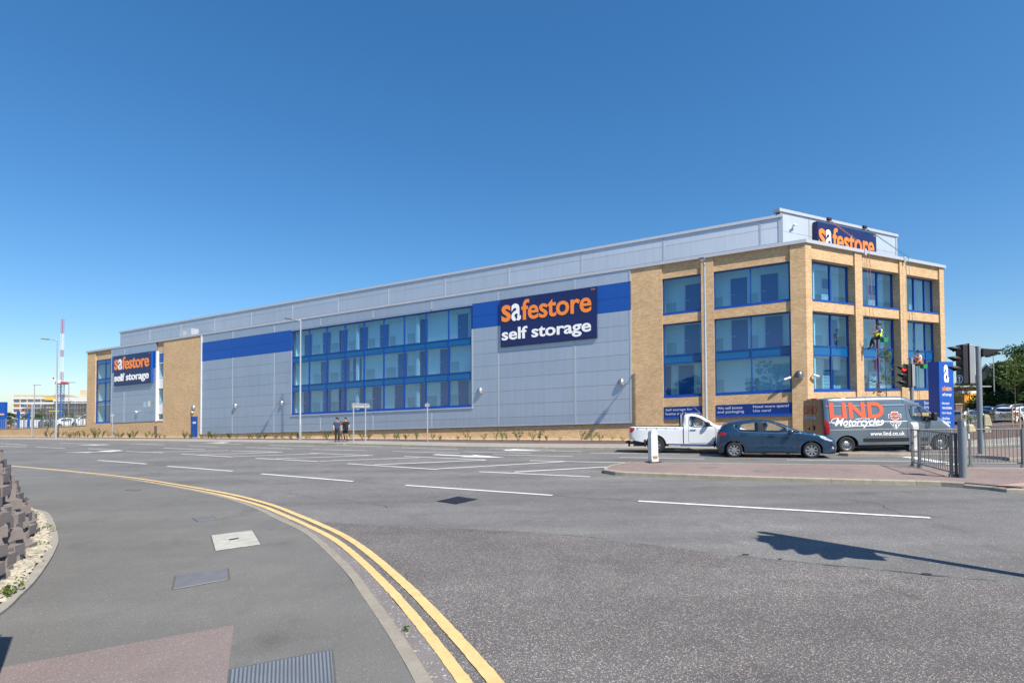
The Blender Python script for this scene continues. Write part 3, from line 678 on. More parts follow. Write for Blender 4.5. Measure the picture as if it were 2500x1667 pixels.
# --- windows
def window(fr, cols, rows, o, fw=.075, dp=.10, label=None, sill=.10, frame=M_frame, parent=bld):
    """cols: mullion positions; rows: (bottom, top, 'glass'|'blue')"""
    mm = MB(fr); b0, b1 = rows[0][0], rows[-1][1]
    for i, c in enumerate(cols):
        x0, x1 = c-fw/2, c+fw/2
        if i == 0: x0, x1 = c, c+fw
        elif i == len(cols)-1: x0, x1 = c-fw, c
        mm.box(x0, x1, b0, b1, o-dp, o+.012)
    hs = [b0, *[r[1] for r in rows]]
    for i, h in enumerate(hs):
        y0, y1 = h-fw/2, h+fw/2
        if i == 0: y0, y1 = h, h+fw
        elif i == len(hs)-1: y0, y1 = h-fw, h
        mm.box(cols[0], cols[-1], y0, y1, o-dp, o)
    wo_ = mm.build('window', frame, parent)
    for i in range(len(cols)-1):
        for r in rows:
            if r[2] == 'glass': MB(fr).box(cols[i]+fw*.4, cols[i+1]-fw*.4, r[0]+fw*.4, r[1]-fw*.4, o-.062, o-.05).build('pane', M_glass, wo_)
            else: MB(fr).box(cols[i]+fw*.4, cols[i+1]-fw*.4, r[0]+fw*.4, r[1]-fw*.4, o-.09, o-.03).build('spandrel_panel', {'blue': M_spand, 'royal': M_blue, 'white': M_white_tr}[r[2]], wo_)
    if sill: MB(fr).box(cols[0]-.01, cols[-1]+.01, b0-.09, b0, o-.1, o+sill).build('sill', M_sill, wo_)
    return wo_
WC = [22.12, 24.22, 26.35, 28.45, 30.54, 32.63, 34.73, 36.84, 38.94, 41.04]
R3 = [(3.23, 5.26, 'glass'), (5.26, 5.79, 'blue'), (5.79, 7.90, 'glass'), (7.90, 8.40, 'blue'), (8.40, 10.77, 'glass')]
window(FRA, WC, R3, .0, fw=.085, sill=.09)
BA('window_surround', M_joint, (WIN[0]-.10, WIN[0], 3.1, 9.0, -.1, .07), (WIN[0]-.10, WIN[1]+.1, 3.02, 3.12, -.1, .13))
BA('window_surround', M_joint, (WIN[1], WIN[1]+.10, 3.12, 9.0, -.1, .07))
oA = -.24
RL = [(3.24, 5.33, 'glass'), (5.33, 5.84, 'blue'), (5.84, 7.86, 'glass')]
window(FRA, [s_p0, 2.896, s_b2], RL, oA, sill=.14); window(FRA, [s_p1, s_b1], RL, oA, sill=.14)
window(FRA, [s_p0, 2.896, s_b2], [(8.53, 10.79, 'glass')], oA, sill=.14); window(FRA, [s_p1, s_b1], [(8.53, 10.79, 'glass')], oA, sill=.14)
window(FRA, [69.95, 71.535, 73.40], [(3.27, 5.77, 'glass'), (5.77, 7.89, 'glass'), (7.89, 8.40, 'blue'), (8.40, 10.18, 'glass'), (10.18, 10.66, 'blue')], -.12, fw=.11, sill=.12)
window(FRA, [s_wr+.02, s_wl-.16], [(3.26, 3.95, 'glass'), (3.95, 5.1, 'white'), (5.1, 6.70, 'glass'), (6.70, 7.85, 'white'), (7.85, 9.40, 'glass'), (9.40, 10.50, 'royal'), (10.50, 10.70, 'glass')], -.10, fw=.07, frame=M_white_tr, sill=0)
BA('sill', M_white_tr, (s_wr-.02, s_wl+.06, 3.15, 3.25, -.1, .06))

# --- short side
TE = [0.0, .55, 4.74, 5.49, 9.66, 10.43, 14.61, 15.2]
for i in (0, 2, 4, 6): BA('brick_pier', M_brick, (TE[i], TE[i+1], H0, HP, -.5, 0), fr=FRB)
oB = -.46
mul = [[TE[1], 2.98, TE[2]], [TE[3], 7.92, TE[4]], [TE[5], 12.26, 13.60, TE[6]]]
for k, i in enumerate((1, 3, 5)):
    a, b = TE[i], TE[i+1]
    BA('brick_header', M_brick, (a, b, 10.86, HP, -.5, -.09), fr=FRB); BA('brick_band', M_brick, (a, b, 7.83, 8.42, -.5, -.09), fr=FRB); BA('brick_apron', M_brick, (a, b, H0, 3.12, -.5, -.09), fr=FRB)
    window(FRB, mul[k], [(3.22, 5.30, 'glass'), (5.30, 5.84, 'blue'), (5.84, 7.83, 'glass')], oB, sill=.40)
    window(FRB, mul[k], [(8.51, 10.86, 'glass')], oB, sill=.40)
BA('brick_end_wall', M_brick, (14.80, 15.17, H0, HP-.02, -28, -.5), fr=FRB)

# --- corridors behind the glass: floors, white partitions, blue unit doors
def corridor(fr, a0, a1, o, back, floors, doors, top=10.9, kick=True, cols=()):
    for f0, f1 in floors: BA('floor_slab', M_floor_in, (a0, a1, f0, f1, back-.3, o-.13), fr=fr)
    BA('corridor_ceiling', M_white_tr, (a0, a1, top, top+.12, back-.3, o-.13), fr=fr)
    for k in range(len(floors)):
        y0 = floors[k][1]; y1 = floors[k+1][0] if k+1 < len(floors) else top
        BA('partition', M_wall_in, (a0, a1, y0, y1, back-.12, back), fr=fr)
        mm = MB(fr); x = min(a0, a1)+.1
        while x < max(a0, a1)-.1: mm.box(x, x+.03, y0, y1, back, back+.012); x += .16
        ob = mm.build('partition_ribs', M_wall_in, bld); ob['kind'] = 'stuff'
        rr = random.Random(int(a0*10)+k)
        for d in doors:
            dd = d+rr.uniform(-.45, .45)
            if rr.random() < .16: continue
            BA('unit_door_frame', M_white_tr, (dd-.54, dd-.47, y0, min(y1, y0+2.06), back, back+.05), (dd+.47, dd+.54, y0, min(y1, y0+2.06), back, back+.05), fr=fr)
            do = BA('unit_door', M_door_in, (dd-.47, dd+.47, y0, min(y1-.02, y0+2.0), back+.006, back+.035), fr=fr)
            MB(fr).box(dd+.22, dd+.42, y0+.98, y0+1.01, back+.035, back+.06).build('door_handle', M_white_tr, do)
        if kick:
            xs = sorted(doors)
            for q in range(len(xs)-1):
                if xs[q+1]-xs[q] > 1.3 and rr.random() < .8: BA('kick_panel', M_kick, (xs[q]+.62, xs[q+1]-.62, y0, y0+.95, back+.004, back+.012), fr=fr)
        for c in cols: BA('corridor_column', M_white_tr, (c-.12, c+.12, y0, y1, o-.45, o-.25), fr=fr)
    for a in (a0, a1): BA('corridor_end', M_wall_in, (a-.06, a+.06, floors[0][0], top, back-.3, o-.13), fr=fr)
FL = [(2.85, 3.22), (5.28, 5.82), (7.88, 8.44)]
corridor(FRA, 22.0, 41.2, 0, -.8, FL, [23.1, 25.2, 27.4, 29.3, 31.5, 33.7, 35.6, 37.8, 39.9], cols=(27.3, 33.6))
corridor(FRA, .75, 9.5, oA, -1.2, FL, [1.9, 3.9, 6.75, 8.6])
corridor(FRB, 1.6, 14.75, oB, -1.9, FL, [2.6, 5.0, 7.4, 9.9, 12.9])
corridor(FRA, 69.6, 73.6, -.12, -2.0, FL, [])
corridor(FRA, 60.1, 61.5, -.1, -1.6, [(2.85, 3.2), (5.15, 5.3), (7.7, 7.85)], [], kick=False)
M_slat = mat('white_slats', (.80, .82, .82), .5, vary=.03)
for a, b0, b1 in ((1.0, 3.2, 4.4), (3.55, 3.2, 4.4), (6.3, 3.2, 4.4), (8.55, 3.2, 4.4), (1.0, 8.5, 9.65), (3.6, 8.5, 9.65), (6.3, 8.5, 9.65), (8.6, 8.5, 9.6), (11.3, 8.5, 9.6), (13.5, 8.5, 9.6), (1.0, 5.85, 7.0), (6.3, 5.85, 7.0)):
    mm = MB(FRB); h = b0
    while h < b1: mm.box(a, a+.95, h, h+.055, -1.42, -1.40); h += .09
    mm.build('slatted_screen', M_slat, bld)

# --- copings, roofs and the set-back storey
BA('coping', M_cope, (-.05, 75.3, HP, 11.89, -.5, .10)); BA('coping', M_cope, (-.05, 15.32, HP, 11.89, -.55, .10), fr=FRB)
mm = MB(); mm.add([FRA.p(.2, 11.6, -.4), FRA.p(75, 11.6, -.4), FRA.p(75, 11.6, -32), FRB.p(15.1, 11.6, -28), FRB.p(15.1, 11.6, -.5)], [(0, 1, 4), (1, 2, 4), (2, 3, 4)]); mm.build('roof', mat('roof_membrane', (.25, .25, .26), .9), bld)
mm = MB(); a, b = FRA.p(75, 0, -32), FRB.p(15.1, 0, -28)
mm.add([a+Vector((0, 0, -1)), b+Vector((0, 0, -1)), b+Vector((0, 0, 11.8)), a+Vector((0, 0, 12))], [(0, 1, 2, 3)]); mm.build('rear_wall', M_brick, bld)
oU = -2.4; UT = 14.2
UC = [1.13, 2.33, 8.33, 14.21, 20.17, 26.1, 32.0, 37.88, 43.79, 49.66, 55.46, 61.24, 67.04, 73.05]
BA('backing_wall', M_back, (1.17, 73.05, 11.5, UT, oU-.3, oU-.06))
panels(UC, [11.5, 12.62, 13.6, UT], None, FRA, oU, lambda q: M_cladu)
for c in UC[1:-1]: BA('joint_strip', M_joint, (c-.06, c+.06, 11.5, UT, oU-.05, oU+.02))
BA('coping', M_cope, (1.05, 73.15, UT, 14.38, oU-.4, oU+.09))
BA('upper_end_wall', M_cladu, (72.75, 73.03, 11.5, UT, oU-26, oU-.3))
UB = [1.15, 4.0, 7.6, 11.4, 14.1]
BA('backing_wall', M_back, (1.19, 14.1, 11.5, 14.5, oU-.3, oU-.06), fr=FRB)
panels(UB, [11.5, 13.3, 14.5], None, FRB, oU, lambda q: M_cladu)
for c in UB[1:-1]: BA('joint_strip', M_joint, (c-.05, c+.05, 11.5, 14.5, oU-.05, oU+.015), fr=FRB)
BA('corner_trim', M_joint, (1.05, 1.30, 11.5, 14.2, oU-.05, oU+.03)); BA('edge_trim', M_joint, (13.95, 14.15, 11.5, 14.5, oU-.05, oU+.03), fr=FRB)
BA('coping', M_cope, (1.0, 14.2, 14.5, 14.69, oU-.4, oU+.09), fr=FRB)
BA('upper_end_wall', M_cladu, (13.8, 14.08, 11.5, 14.5, oU-22, oU-.3), fr=FRB)
mm = MB(); mm.add([FRA.p(1.4, 14.15, oU-.2), FRA.p(73, 14.15, oU-.2), FRA.p(73, 14.15, oU-26), FRB.p(14.0, 14.2, oU-22), FRB.p(14.0, 14.2, oU-.2)], [(0, 1, 4), (1, 2, 4), (2, 3, 4)]); mm.build('roof', MATS['roof_membrane'], bld)
BA('flue', mat('galvanised_flue', (.62, .64, .66), .35, .6), (58.091, 58.720, 11.9, 12.75, -1.3, -.7)); BA('flue', MATS['galvanised_flue'], (56.853, 57.676, 11.9, 12.85, -1.6, -.8))
# blue fire door in the long side, with its notice
fd = BA('fire_door', M_blue, (54.42, 55.46, 1.2, 3.44, .02, .05)); BA('door_notice', M_white_tr, (54.66, 55.16, 2.72, 2.92, .05, .056), parent=fd)
BA('vent_grille', mat('brown_grille', (.17, .12, .10), .7), (61.3, 61.75, 1.75, 2.65, 0, .02))

# --- signs on the building
def safestore(fr, sg, x0, x1, b0, b1, c, full=True, d=.03):
    """the shop's lettering on a navy box: x0 left edge, x1 right edge"""
    W = x1-x0; H = b1-b0; X = lambda t: x0+W*t; Y = lambda t: b0+H*t
    if full: ys, yf, ye = .46, .835, .875
    lettering('letter_s', 's', fr, X(.016), X(.118), Y(.52), Y(.875), c+d, M_orange, sg, bold=.022, depth=d)
    la = lettering('letter_a', 'a', fr, X(.126), X(.228), Y(.52), Y(.88), c+d, M_whitel, sg, bold=.022, depth=d)
    kx, ky, r = X(.182), Y(.640), H*.030
    mm = MB(fr); ang = [2*pi*k/14 for k in range(14)]
    sx = 1 if W > 0 else -1
    mm.add([fr.p(kx+r*cos(q), ky+r*sin(q), c+d+.004) for q in ang], [tuple(range(14))]); mm.add([fr.p(kx-r*.45, ky, c+d+.004), fr.p(kx+r*.45, ky, c+d+.004), fr.p(kx+r*.8, ky-r*2.6, c+d+.004), fr.p(kx-r*.8, ky-r*2.6, c+d+.004)], [(0, 1, 2, 3)])
    mm.build('keyhole', M_navy, la)
    lettering('letters_festore', 'festore', fr, X(.236), X(.950), Y(.515), Y(.94), c+d, M_orange, sg, bold=.018, depth=d, space=.98)
    lettering('trade_mark', 'TM', fr, X(.945), X(.985), Y(.93), Y(.965), c+.006, M_orange, sg)
    lettering('words_self_storage', 'self storage', fr, X(.018), X(.945), Y(.06), Y(.39), c+d, M_whitel, sg, bold=.022, depth=d)
def sign_box(name, label, fr, x0, x1, b0, b1, c0, c1, side):
    sg = thing(name, label, 'sign', fr.p((x0+x1)/2, b0, (c0+c1)/2))
    MB(fr).box(min(x0, x1), max(x0, x1), b0, b1, c0, c1-.02).build('sign_box', side, sg)
    MB(fr).box(min(x0, x1)+.02, max(x0, x1)-.02, b0+.02, b1-.02, c1-.02, c1).build('sign_face', M_navy, sg)
    return sg
sg = sign_box('fascia_sign', 'largest navy sign with orange and white lettering, right of the wide window band', FRA, 19.60, 12.32, 7.38, 10.86, .07, .21, M_navy)
safestore(FRA, sg, 19.60, 12.32, 7.38, 10.86, .21)
sg = sign_box('fascia_sign', 'navy storage sign with orange and white lettering at the far left end of the building', FRA, 68.95, 61.95, 7.36, 10.74, .07, .32, M_blue)
safestore(FRA, sg, 68.95, 61.95, 7.36, 10.74, .32)
sg = sign_box('rooftop_sign', 'navy sign with orange lettering on the set back top storey, half hidden by the parapet', FRB, 4.35, 10.95, 10.9, 14.24, oU+.02, oU+.32, M_navy)
safestore(FRB, sg, 4.35, 10.95, 11.10-.35, 14.24, oU+.32)
M_pale = mat('pale_blue_letters', (.50, .56, .72), .5, vary=.03)
def strip_sign(fr, x0, x1, b0, b1, label, texts, o0):
    sg = thing('strip_sign', label, 'sign', fr.p((x0+x1)/2, b0, o0), group=None)
    MB(fr).box(min(x0, x1), max(x0, x1), b0, b1, o0, o0+.05).build('sign_panel', M_royal, sg)
    MB(fr).box(min(x0, x1), max(x0, x1), b0-.02, b0+.10, o0+.05, o0+.12).build('bottom_trim', M_sill, sg)
    for t, ta, tb, y0, y1 in texts: lettering('words', t, fr, x0+(x1-x0)*ta, x0+(x1-x0)*tb, b0+(b1-b0)*y0, b0+(b1-b0)*y1, o0+.056, M_pale, sg, bold=.012)
strip_sign(FRA, 8.04, s_p1+.02, 1.82, 2.55, 'blue strip sign offering self storage for home and business, above the pickup', [('Self storage for', .05, .75, .60, .85), ('home and business', .05, .94, .30, .53)], -.115)
strip_sign(FRA, s_b2-.02, s_p0+.02, 1.82, 2.55, 'long blue strip sign about boxes, packaging and space, above the blue hatchback', [('We sell boxes', .025, .365, .63, .85), ('and packaging', .025, .385, .25, .53), ('Need more space?', .505, .965, .60, .87), ('Use ours!', .505, .735, .33, .54)], -.115)
strip_sign(FRB, 10.47, 14.57, 1.75, 2.48, 'blue strip sign about short or long stays, beside the tall blue totem', [('Get more', .04, .30, .55, .83), ('space', .04, .22, .18, .45), ('Short or', .46, .74, .55, .85), ('long stay', .46, .80, .13, .45)], -.095)
strip_sign(FRB, .6, 4.7, 1.75, 2.48, 'blue strip sign behind the van, on the brick pier bay', [('We sell boxes', .04, .6, .5, .8)], -.095)
# wall lights: half domes
M_lamp = mat('brushed_silver', (.30, .31, .32), .35, .7, vary=.08); M_cctv = mat('white_camera_shell', (.75, .76, .77), .4, vary=.03)
def wall_light(fr, a, b, label, sc=1.0, o=.05, m_=None):
    t = thing('wall_light', label, 'wall light', fr.p(a, b-.2*sc, o), group=None)
    mm = MB(); P = []; n = 10; k = 6
    for i in range(k+1):
        th = pi/2*i/k
        for j in range(n+1):
            ph = pi*j/n; P.append(fr.p(a+.24*sc*cos(ph)*cos(th*.96), b-.22*sc+.44*sc*sin(th), o+.02+.26*sc*sin(ph)*cos(th*.96)))
    mm.add(P, [(i*(n+1)+j, i*(n+1)+j+1, (i+1)*(n+1)+j+1, (i+1)*(n+1)+j) for i in range(k) for j in range(n)])
    mm.build('shade', m_ or M_lamp, t, smooth=40); MB(fr).box(a-.2*sc, a+.2*sc, b-.24*sc, b-.19*sc, o, o+.2*sc).build('lens', M_white_tr, t)
wall_light(FRA, 10.73, 4.36, 'silver half dome wall light beside the buff brick corner, in the lamp post shadow', 1.0)
wall_light(FRA, 21.39, 4.36, 'silver half dome wall light just right of the wide window band')
wall_light(FRA, 48.62, 4.34, 'silver half dome wall light on grey cladding nearest the blue fire door brickwork')
wall_light(FRA, 42.25, 4.34, 'silver half dome wall light next to the left edge of the wide window band')
wall_light(FRA, 55.03, 4.45, 'silver half dome wall light above the blue fire door', o=.02)
wall_light(FRA, .42, 4.15, 'dark half dome wall light on the brick corner pier', 1.05, 0.0, mat('dark_shade', (.13, .13, .14), .4, .5))
wall_light(FRB, 9.95, 4.3, 'silver half dome wall light on the brick pier behind the traffic signal', 1.05, 0)
def cctv(fr, a, b, o, label, da, kind='bullet'):
    t = thing('security_camera', label, 'camera', fr.p(a, b, o)); mm = MB()
    mm.tube([fr.p(a, b, o), fr.p(a, b, o+.16)], .035); mm.build('bracket', M_cctv, t)
    mm = MB(); mm.tube([fr.p(a-da*.12, b+.03, o+.16), fr.p(a+da*.30, b-.08, o+.26)], .07, 10); mm.build('camera_body', M_cctv, t, smooth=40)
cctv(FRA, .95, 3.95, 0, 'white bullet camera below the dark light on the corner pier', .8)
cctv(FRB, .35, 4.05, 0, 'white bullet camera on the short side of the brick corner', .9)
cctv(FRA, 64.75, 4.30, .05, 'white camera on the far left grey cladding bay', -.9)
cctv(FRA, 55.03, 3.92, .02, 'white camera just above the blue fire door', -.5)
cctv(FRB, 2.35, 13.75, oU, 'small dark camera high on the set back storey near the corner', -.9)
for a, b, q in ((63.479, 5.02, 'left'), (62.699, 5.06, 'right')):
    o = MB(FRA).box(a-.22, a+.22, b-.3, b+.3, .05, .065).build('wall_plate', mat('pale_plate_'+q, (.35, .5, .62) if q == 'left' else (.62, .58, .48), .5)); tag(o, ('pale blue' if q == 'left' else 'cream')+' square plate on the far left grey cladding bay', 'plate')

# ================================================================ VEHICLES
M_tyre = mat('tyre_rubber', (.022, .022, .023), .85, vary=.2, vscale=20)
M_alloy = mat('alloy_rim', (.55, .56, .58), .3, .85, vary=.06)
M_steelr = mat('steel_rim', (.38, .39, .41), .4, .8, vary=.1)
M_black = mat('black_plastic', (.015, .015, .017), .5, vary=.2, vscale=10)
M_dark = mat('dark_interior', (.03, .03, .034), .8, vary=.2)
M_cglass = glassmat('car_glass', (.86, .90, .88), boost=.04)
M_cglass_d = glassmat('dark_car_glass', (.12, .13, .14), boost=.06)
M_red = mat('red_lamp_lens', (.45, .006, .012), .12, vary=.1, spec=.8)
M_clear = mat('headlamp_lens', (.62, .65, .68), .08, .3, vary=.15, vscale=12)
M_chrome = mat('bright_trim', (.7, .71, .73), .15, .95, vary=.02)
M_plate_y = mat('yellow_plate', (.75, .55, .05), .5)

def dist_outline(p, seg):
    best = 9
    for a, b in seg:
        ab = b-a; t = max(0, min(1, (p-a).dot(ab)/max(1e-9, ab.dot(ab)))); d = (p-(a+ab*t)).length
        if d < best: best = d
    return best
class Shell:
    """vehicle skin: side outline in x-z, a width function, rounded at the outline; windows are cut out of it"""
    def __init__(s, top, bottom, half, rnd_r=.10, belt=.9, roof_in=.14, ztop=1.45, nose=.10, step=.07):
        s.top = [Vector(p) for p in top]; s.bot = [Vector(p) for p in bottom]; s.half = half; s.r = rnd_r; s.belt = belt; s.rin = roof_in; s.zt = ztop
        s.x0 = min(p.x for p in s.top); s.x1 = max(p.x for p in s.top); s.nose = nose; s.step = step
        s.seg = list(zip(s.top[:-1], s.top[1:]))
        s.out = s.top + s.bot
    def y(s, x, z):
        w = s.half
        if z > s.belt: t = (z-s.belt)/(s.zt-s.belt); w -= s.rin*t**1.15
        lo = .35
        if z < lo: w -= .05*((lo-z)/lo)**2
        L_ = (s.x1-s.x0)
        for e in (x-s.x0, s.x1-x):
            k = .16*L_
            if e < k: w -= s.nose*((k-e)/k)**2.2
        d = dist_outline(Vector((x, z)), s.seg)
        if d < s.r: q = 1-d/s.r; w -= s.r*.75*(1-sqrt(max(0, 1-q*q)))
        return w
    def fill(s, outer, holes=()):
        vs = []; ed = []; fc = []
        def loop(pts):
            out = []
            n = len(pts)
            for i in range(n):
                a, b = Vector(pts[i]), Vector(pts[(i+1) % n]); k = max(1, int((b-a).length/s.step))
                out += [a.lerp(b, j/k) for j in range(k)]
            i0 = len(vs); vs.extend(out); idx = list(range(i0, len(vs))); fc.append(idx); return out
        oo = loop(outer); hh = [loop(h) for h in holes]
        def inside(p, poly):
            c = False; n = len(poly); j = n-1
            for i in range(n):
                a, b = poly[i], poly[j]
                if (a.y > p.y) != (b.y > p.y) and p.x < (b.x-a.x)*(p.y-a.y)/(b.y-a.y)+a.x: c = not c
                j = i
            return c
        xs = [p.x for p in oo]; zs = [p.y for p in oo]; x = min(xs)+s.step/2
        while x < max(xs):
            z = min(zs)+s.step/2
            while z < max(zs):
                p = Vector((x, z))
                if inside(p, oo) and not any(inside(p, h) for h in hh): vs.append(p)
                z += s.step
            x += s.step
        ed = [(f[i], f[(i+1) % len(f)]) for f in fc for i in range(len(f))]
        r = delaunay_2d_cdt(vs, ed, [], 0, 1e-5); vo, ff = r[0], r[2]; keep = []
        for f in ff:
            c = sum((vo[k] for k in f), Vector((0, 0)))/len(f)
            if inside(c, oo) and not any(inside(c, h) for h in hh): keep.append(f)
        return vo, keep
    def side(s, mb, outer, holes=(), sign=-1, inset=0.0):
        vo, ff = s.fill(outer, holes); mb.add([(p.x, sign*(s.y(p.x, p.y)-inset), p.y) for p in vo], ff); return mb
    def across(s, mb, pts, crown=.04, n=8, inset=0.0):
        """skin that spans the car from side to side along pts"""
        P = []; pts = [Vector(p) for p in pts]
        fine = []
        for a, b in zip(pts[:-1], pts[1:]):
            k = max(1, int((b-a).length/.12)); fine += [a.lerp(b, j/k) for j in range(k)]
        fine.append(pts[-1])
        for i, p in enumerate(fine):
            a, b = fine[max(i-1, 0)], fine[min(i+1, len(fine)-1)]; d = (b-a).normalized(); nn = Vector((-d.y, d.x))
            w = s.y(p.x, p.y)-inset
            for k in range(n+1):
                t = -1+2*k/n; c = crown*(1-t*t); q = p+nn*c; P.append((q.x, w*t, q.y))
        mb.add(P, [(i*(n+1)+k, (i+1)*(n+1)+k, (i+1)*(n+1)+k+1, i*(n+1)+k+1) for i in range(len(fine)-1) for k in range(n)]); return mb
    def line(s, root, name, pts, wd=.012, m_=None, sign=-1, off=.003):
        """a thin line lying on the side skin (door gaps, trim)"""
        L_, R2 = [], []; pp = smooth_path([Vector(p) for p in pts], .06); n = len(pp)
        for i in range(n):
            d = (pp[min(i+1, n-1)]-pp[max(i-1, 0)]).normalized(); nn = Vector((-d.y, d.x))*wd/2
            for q, l in ((pp[i]+nn, L_), (pp[i]-nn, R2)): l.append((q.x, sign*(s.y(q.x, q.y)+off), q.y))
        mb = MB(); mb.add(L_+R2, [(i, i+1, n+i+1, n+i) for i in range(n-1)]); return mb.build(name, m_ or M_black, root)
    def patch(s, root, name, poly, m_, sign=-1, off=.006, smooth=40):
        mb = MB(); s.side(mb, poly, (), sign, -off); return mb.build(name, m_, root, smooth=smooth)

def arch(cx, r, z0, n=12):
    """wheel arch points from front to back over the wheel"""
    return [(cx+r*cos(pi*k/n), max(z0, r*1.0*sin(pi*k/n)+z0*.0+.30)) for k in range(n+1)]

def wheel(root, x, y, r, wd, kind, side, rimr):
    w = bpy.data.objects.new('wheel', None); COL.objects.link(w); w.parent = root; w.location = (x, y, r); LOC[w] = Vector((0, 0, 0))
    ax = (0, side, 0); h = wd/2
    mb = MB(); mb.lathe([(rimr, -h*.8), (rimr+.02, -h), (r-.03, -h), (r, -h*.75), (r, h*.75), (r-.03, h), (rimr+.02, h), (rimr, h*.85)], (0, 0, 0), ax, 32); 
    if kind == 'mud':
        for k in range(36):
            a = 2*pi*k/36; c, s_ = cos(a), sin(a)
            for e in (-h*.55, h*.55):
                P = [(c*(r+.012*q)-s_*u*.5, e*side+v, s_*(r+.012*q)+c*u*.5) for q in (-1, 1) for u in (-.028, .028) for v in (-.05, .05)]
                mb.add(P, [(4, 5, 7, 6), (0, 1, 5, 4), (2, 3, 7, 6), (0, 2, 6, 4), (1, 3, 7, 5)])
    mb.build('tyre', M_tyre, w, smooth=35)
    mb = MB(); mb.lathe([(rimr+.004, h*.86), (rimr-.015, h*.80), (rimr-.03, h*.35)], (0, 0, 0), ax, 32)
    rimm = M_alloy if kind in ('alloy', 'mud') else M_steelr
    if kind in ('alloy', 'mud'):
        ns = 8 if kind == 'alloy' else 6
        fr = Frame((0, 0, 0), (1, 0, 0), ax)
        for k in range(ns):
            a = 2*pi*k/ns; wq = .026 if kind == 'alloy' else .045
            P = []
            for rr_, ww in ((.03, wq*1.2), (rimr*.6, wq), (rimr-.01, wq*1.5)):
                for t in (-1, 1): P.append((cos(a)*rr_-sin(a)*ww*t, h*.66*side, sin(a)*rr_+cos(a)*ww*t))
            P += [(p[0], p[1]-.035*side, p[2]) for p in P]
            mb.add(P, [(0, 1, 3, 2), (2, 3, 5, 4), (0, 2, 8, 6), (2, 4, 10, 8), (1, 3, 9, 7), (3, 5, 11, 9)])
        mb.lathe([(.055, h*.55), (.055, h*.72), (.0, h*.74)], (0, 0, 0), ax, 16)
    else:
        mb.lathe([(rimr-.03, h*.35), (rimr*.75, h*.30), (rimr*.55, h*.62), (rimr*.28, h*.70), (0, h*.72)], (0, 0, 0), ax, 28)
    mb.build('rim', rimm, w, smooth=35)
    mb = MB(); mb.lathe([(rimr-.02, h*.2), (0, h*.2)], (0, 0, 0), ax, 20); mb.build('brake_disc', M_dark, w)
    if kind == 'steel':
        mb = MB()
        for k in range(8):
            a = 2*pi*k/8; mb.lathe([(.035, 0), (0, 0.004)], (cos(a)*rimr*.66, (h*.50)*side, sin(a)*rimr*.66), ax, 8)
        mb.build('rim_hole', M_black, w)
    return w

def underbody(root, x0, x1, hw, z0, z1, xs, r):
    mb = MB(); xs = sorted(xs); cuts = [x0]+[c for x in xs for c in (x-r, x+r)]+[x1]
    for i in range(0, len(cuts), 2): mb.bx(cuts[i], cuts[i+1], -hw, hw, z0, z1)
    mb.bx(x0, x1, -hw*.55, hw*.55, z0+.02, z1); mb.build('underbody', M_dark, root)

def seat(root, x, y, z, m_=M_dark):
    mb = MB(); mb.bx(x-.25, x+.25, y-.24, y+.24, z, z+.14); mb.bx(x-.32, x-.20, y-.23, y+.23, z+.1, z+.62); mb.bx(x-.32, x-.22, y-.13, y+.13, z+.64, z+.84); mb.build('seat', m_, root, bevel=.03)

def mirror(root, x, y, z, m_, h=.16, w_=.2):
    mb = MB(); mb.blob((x, y, z), (.10, w_/2, h/2), 10, 8); o = mb.build('door_mirror', m_, root, smooth=60)
    mb = MB(); mb.bx(x-.02, x+.03, min(y, y*.86), max(y, y*.86), z-h*.5, z-h*.25); mb.build('mirror_arm', M_black, o); return o

def scribe(root, sh, pts, sign=-1): sh.line(root, 'door_gap', pts, .012, M_black, sign)

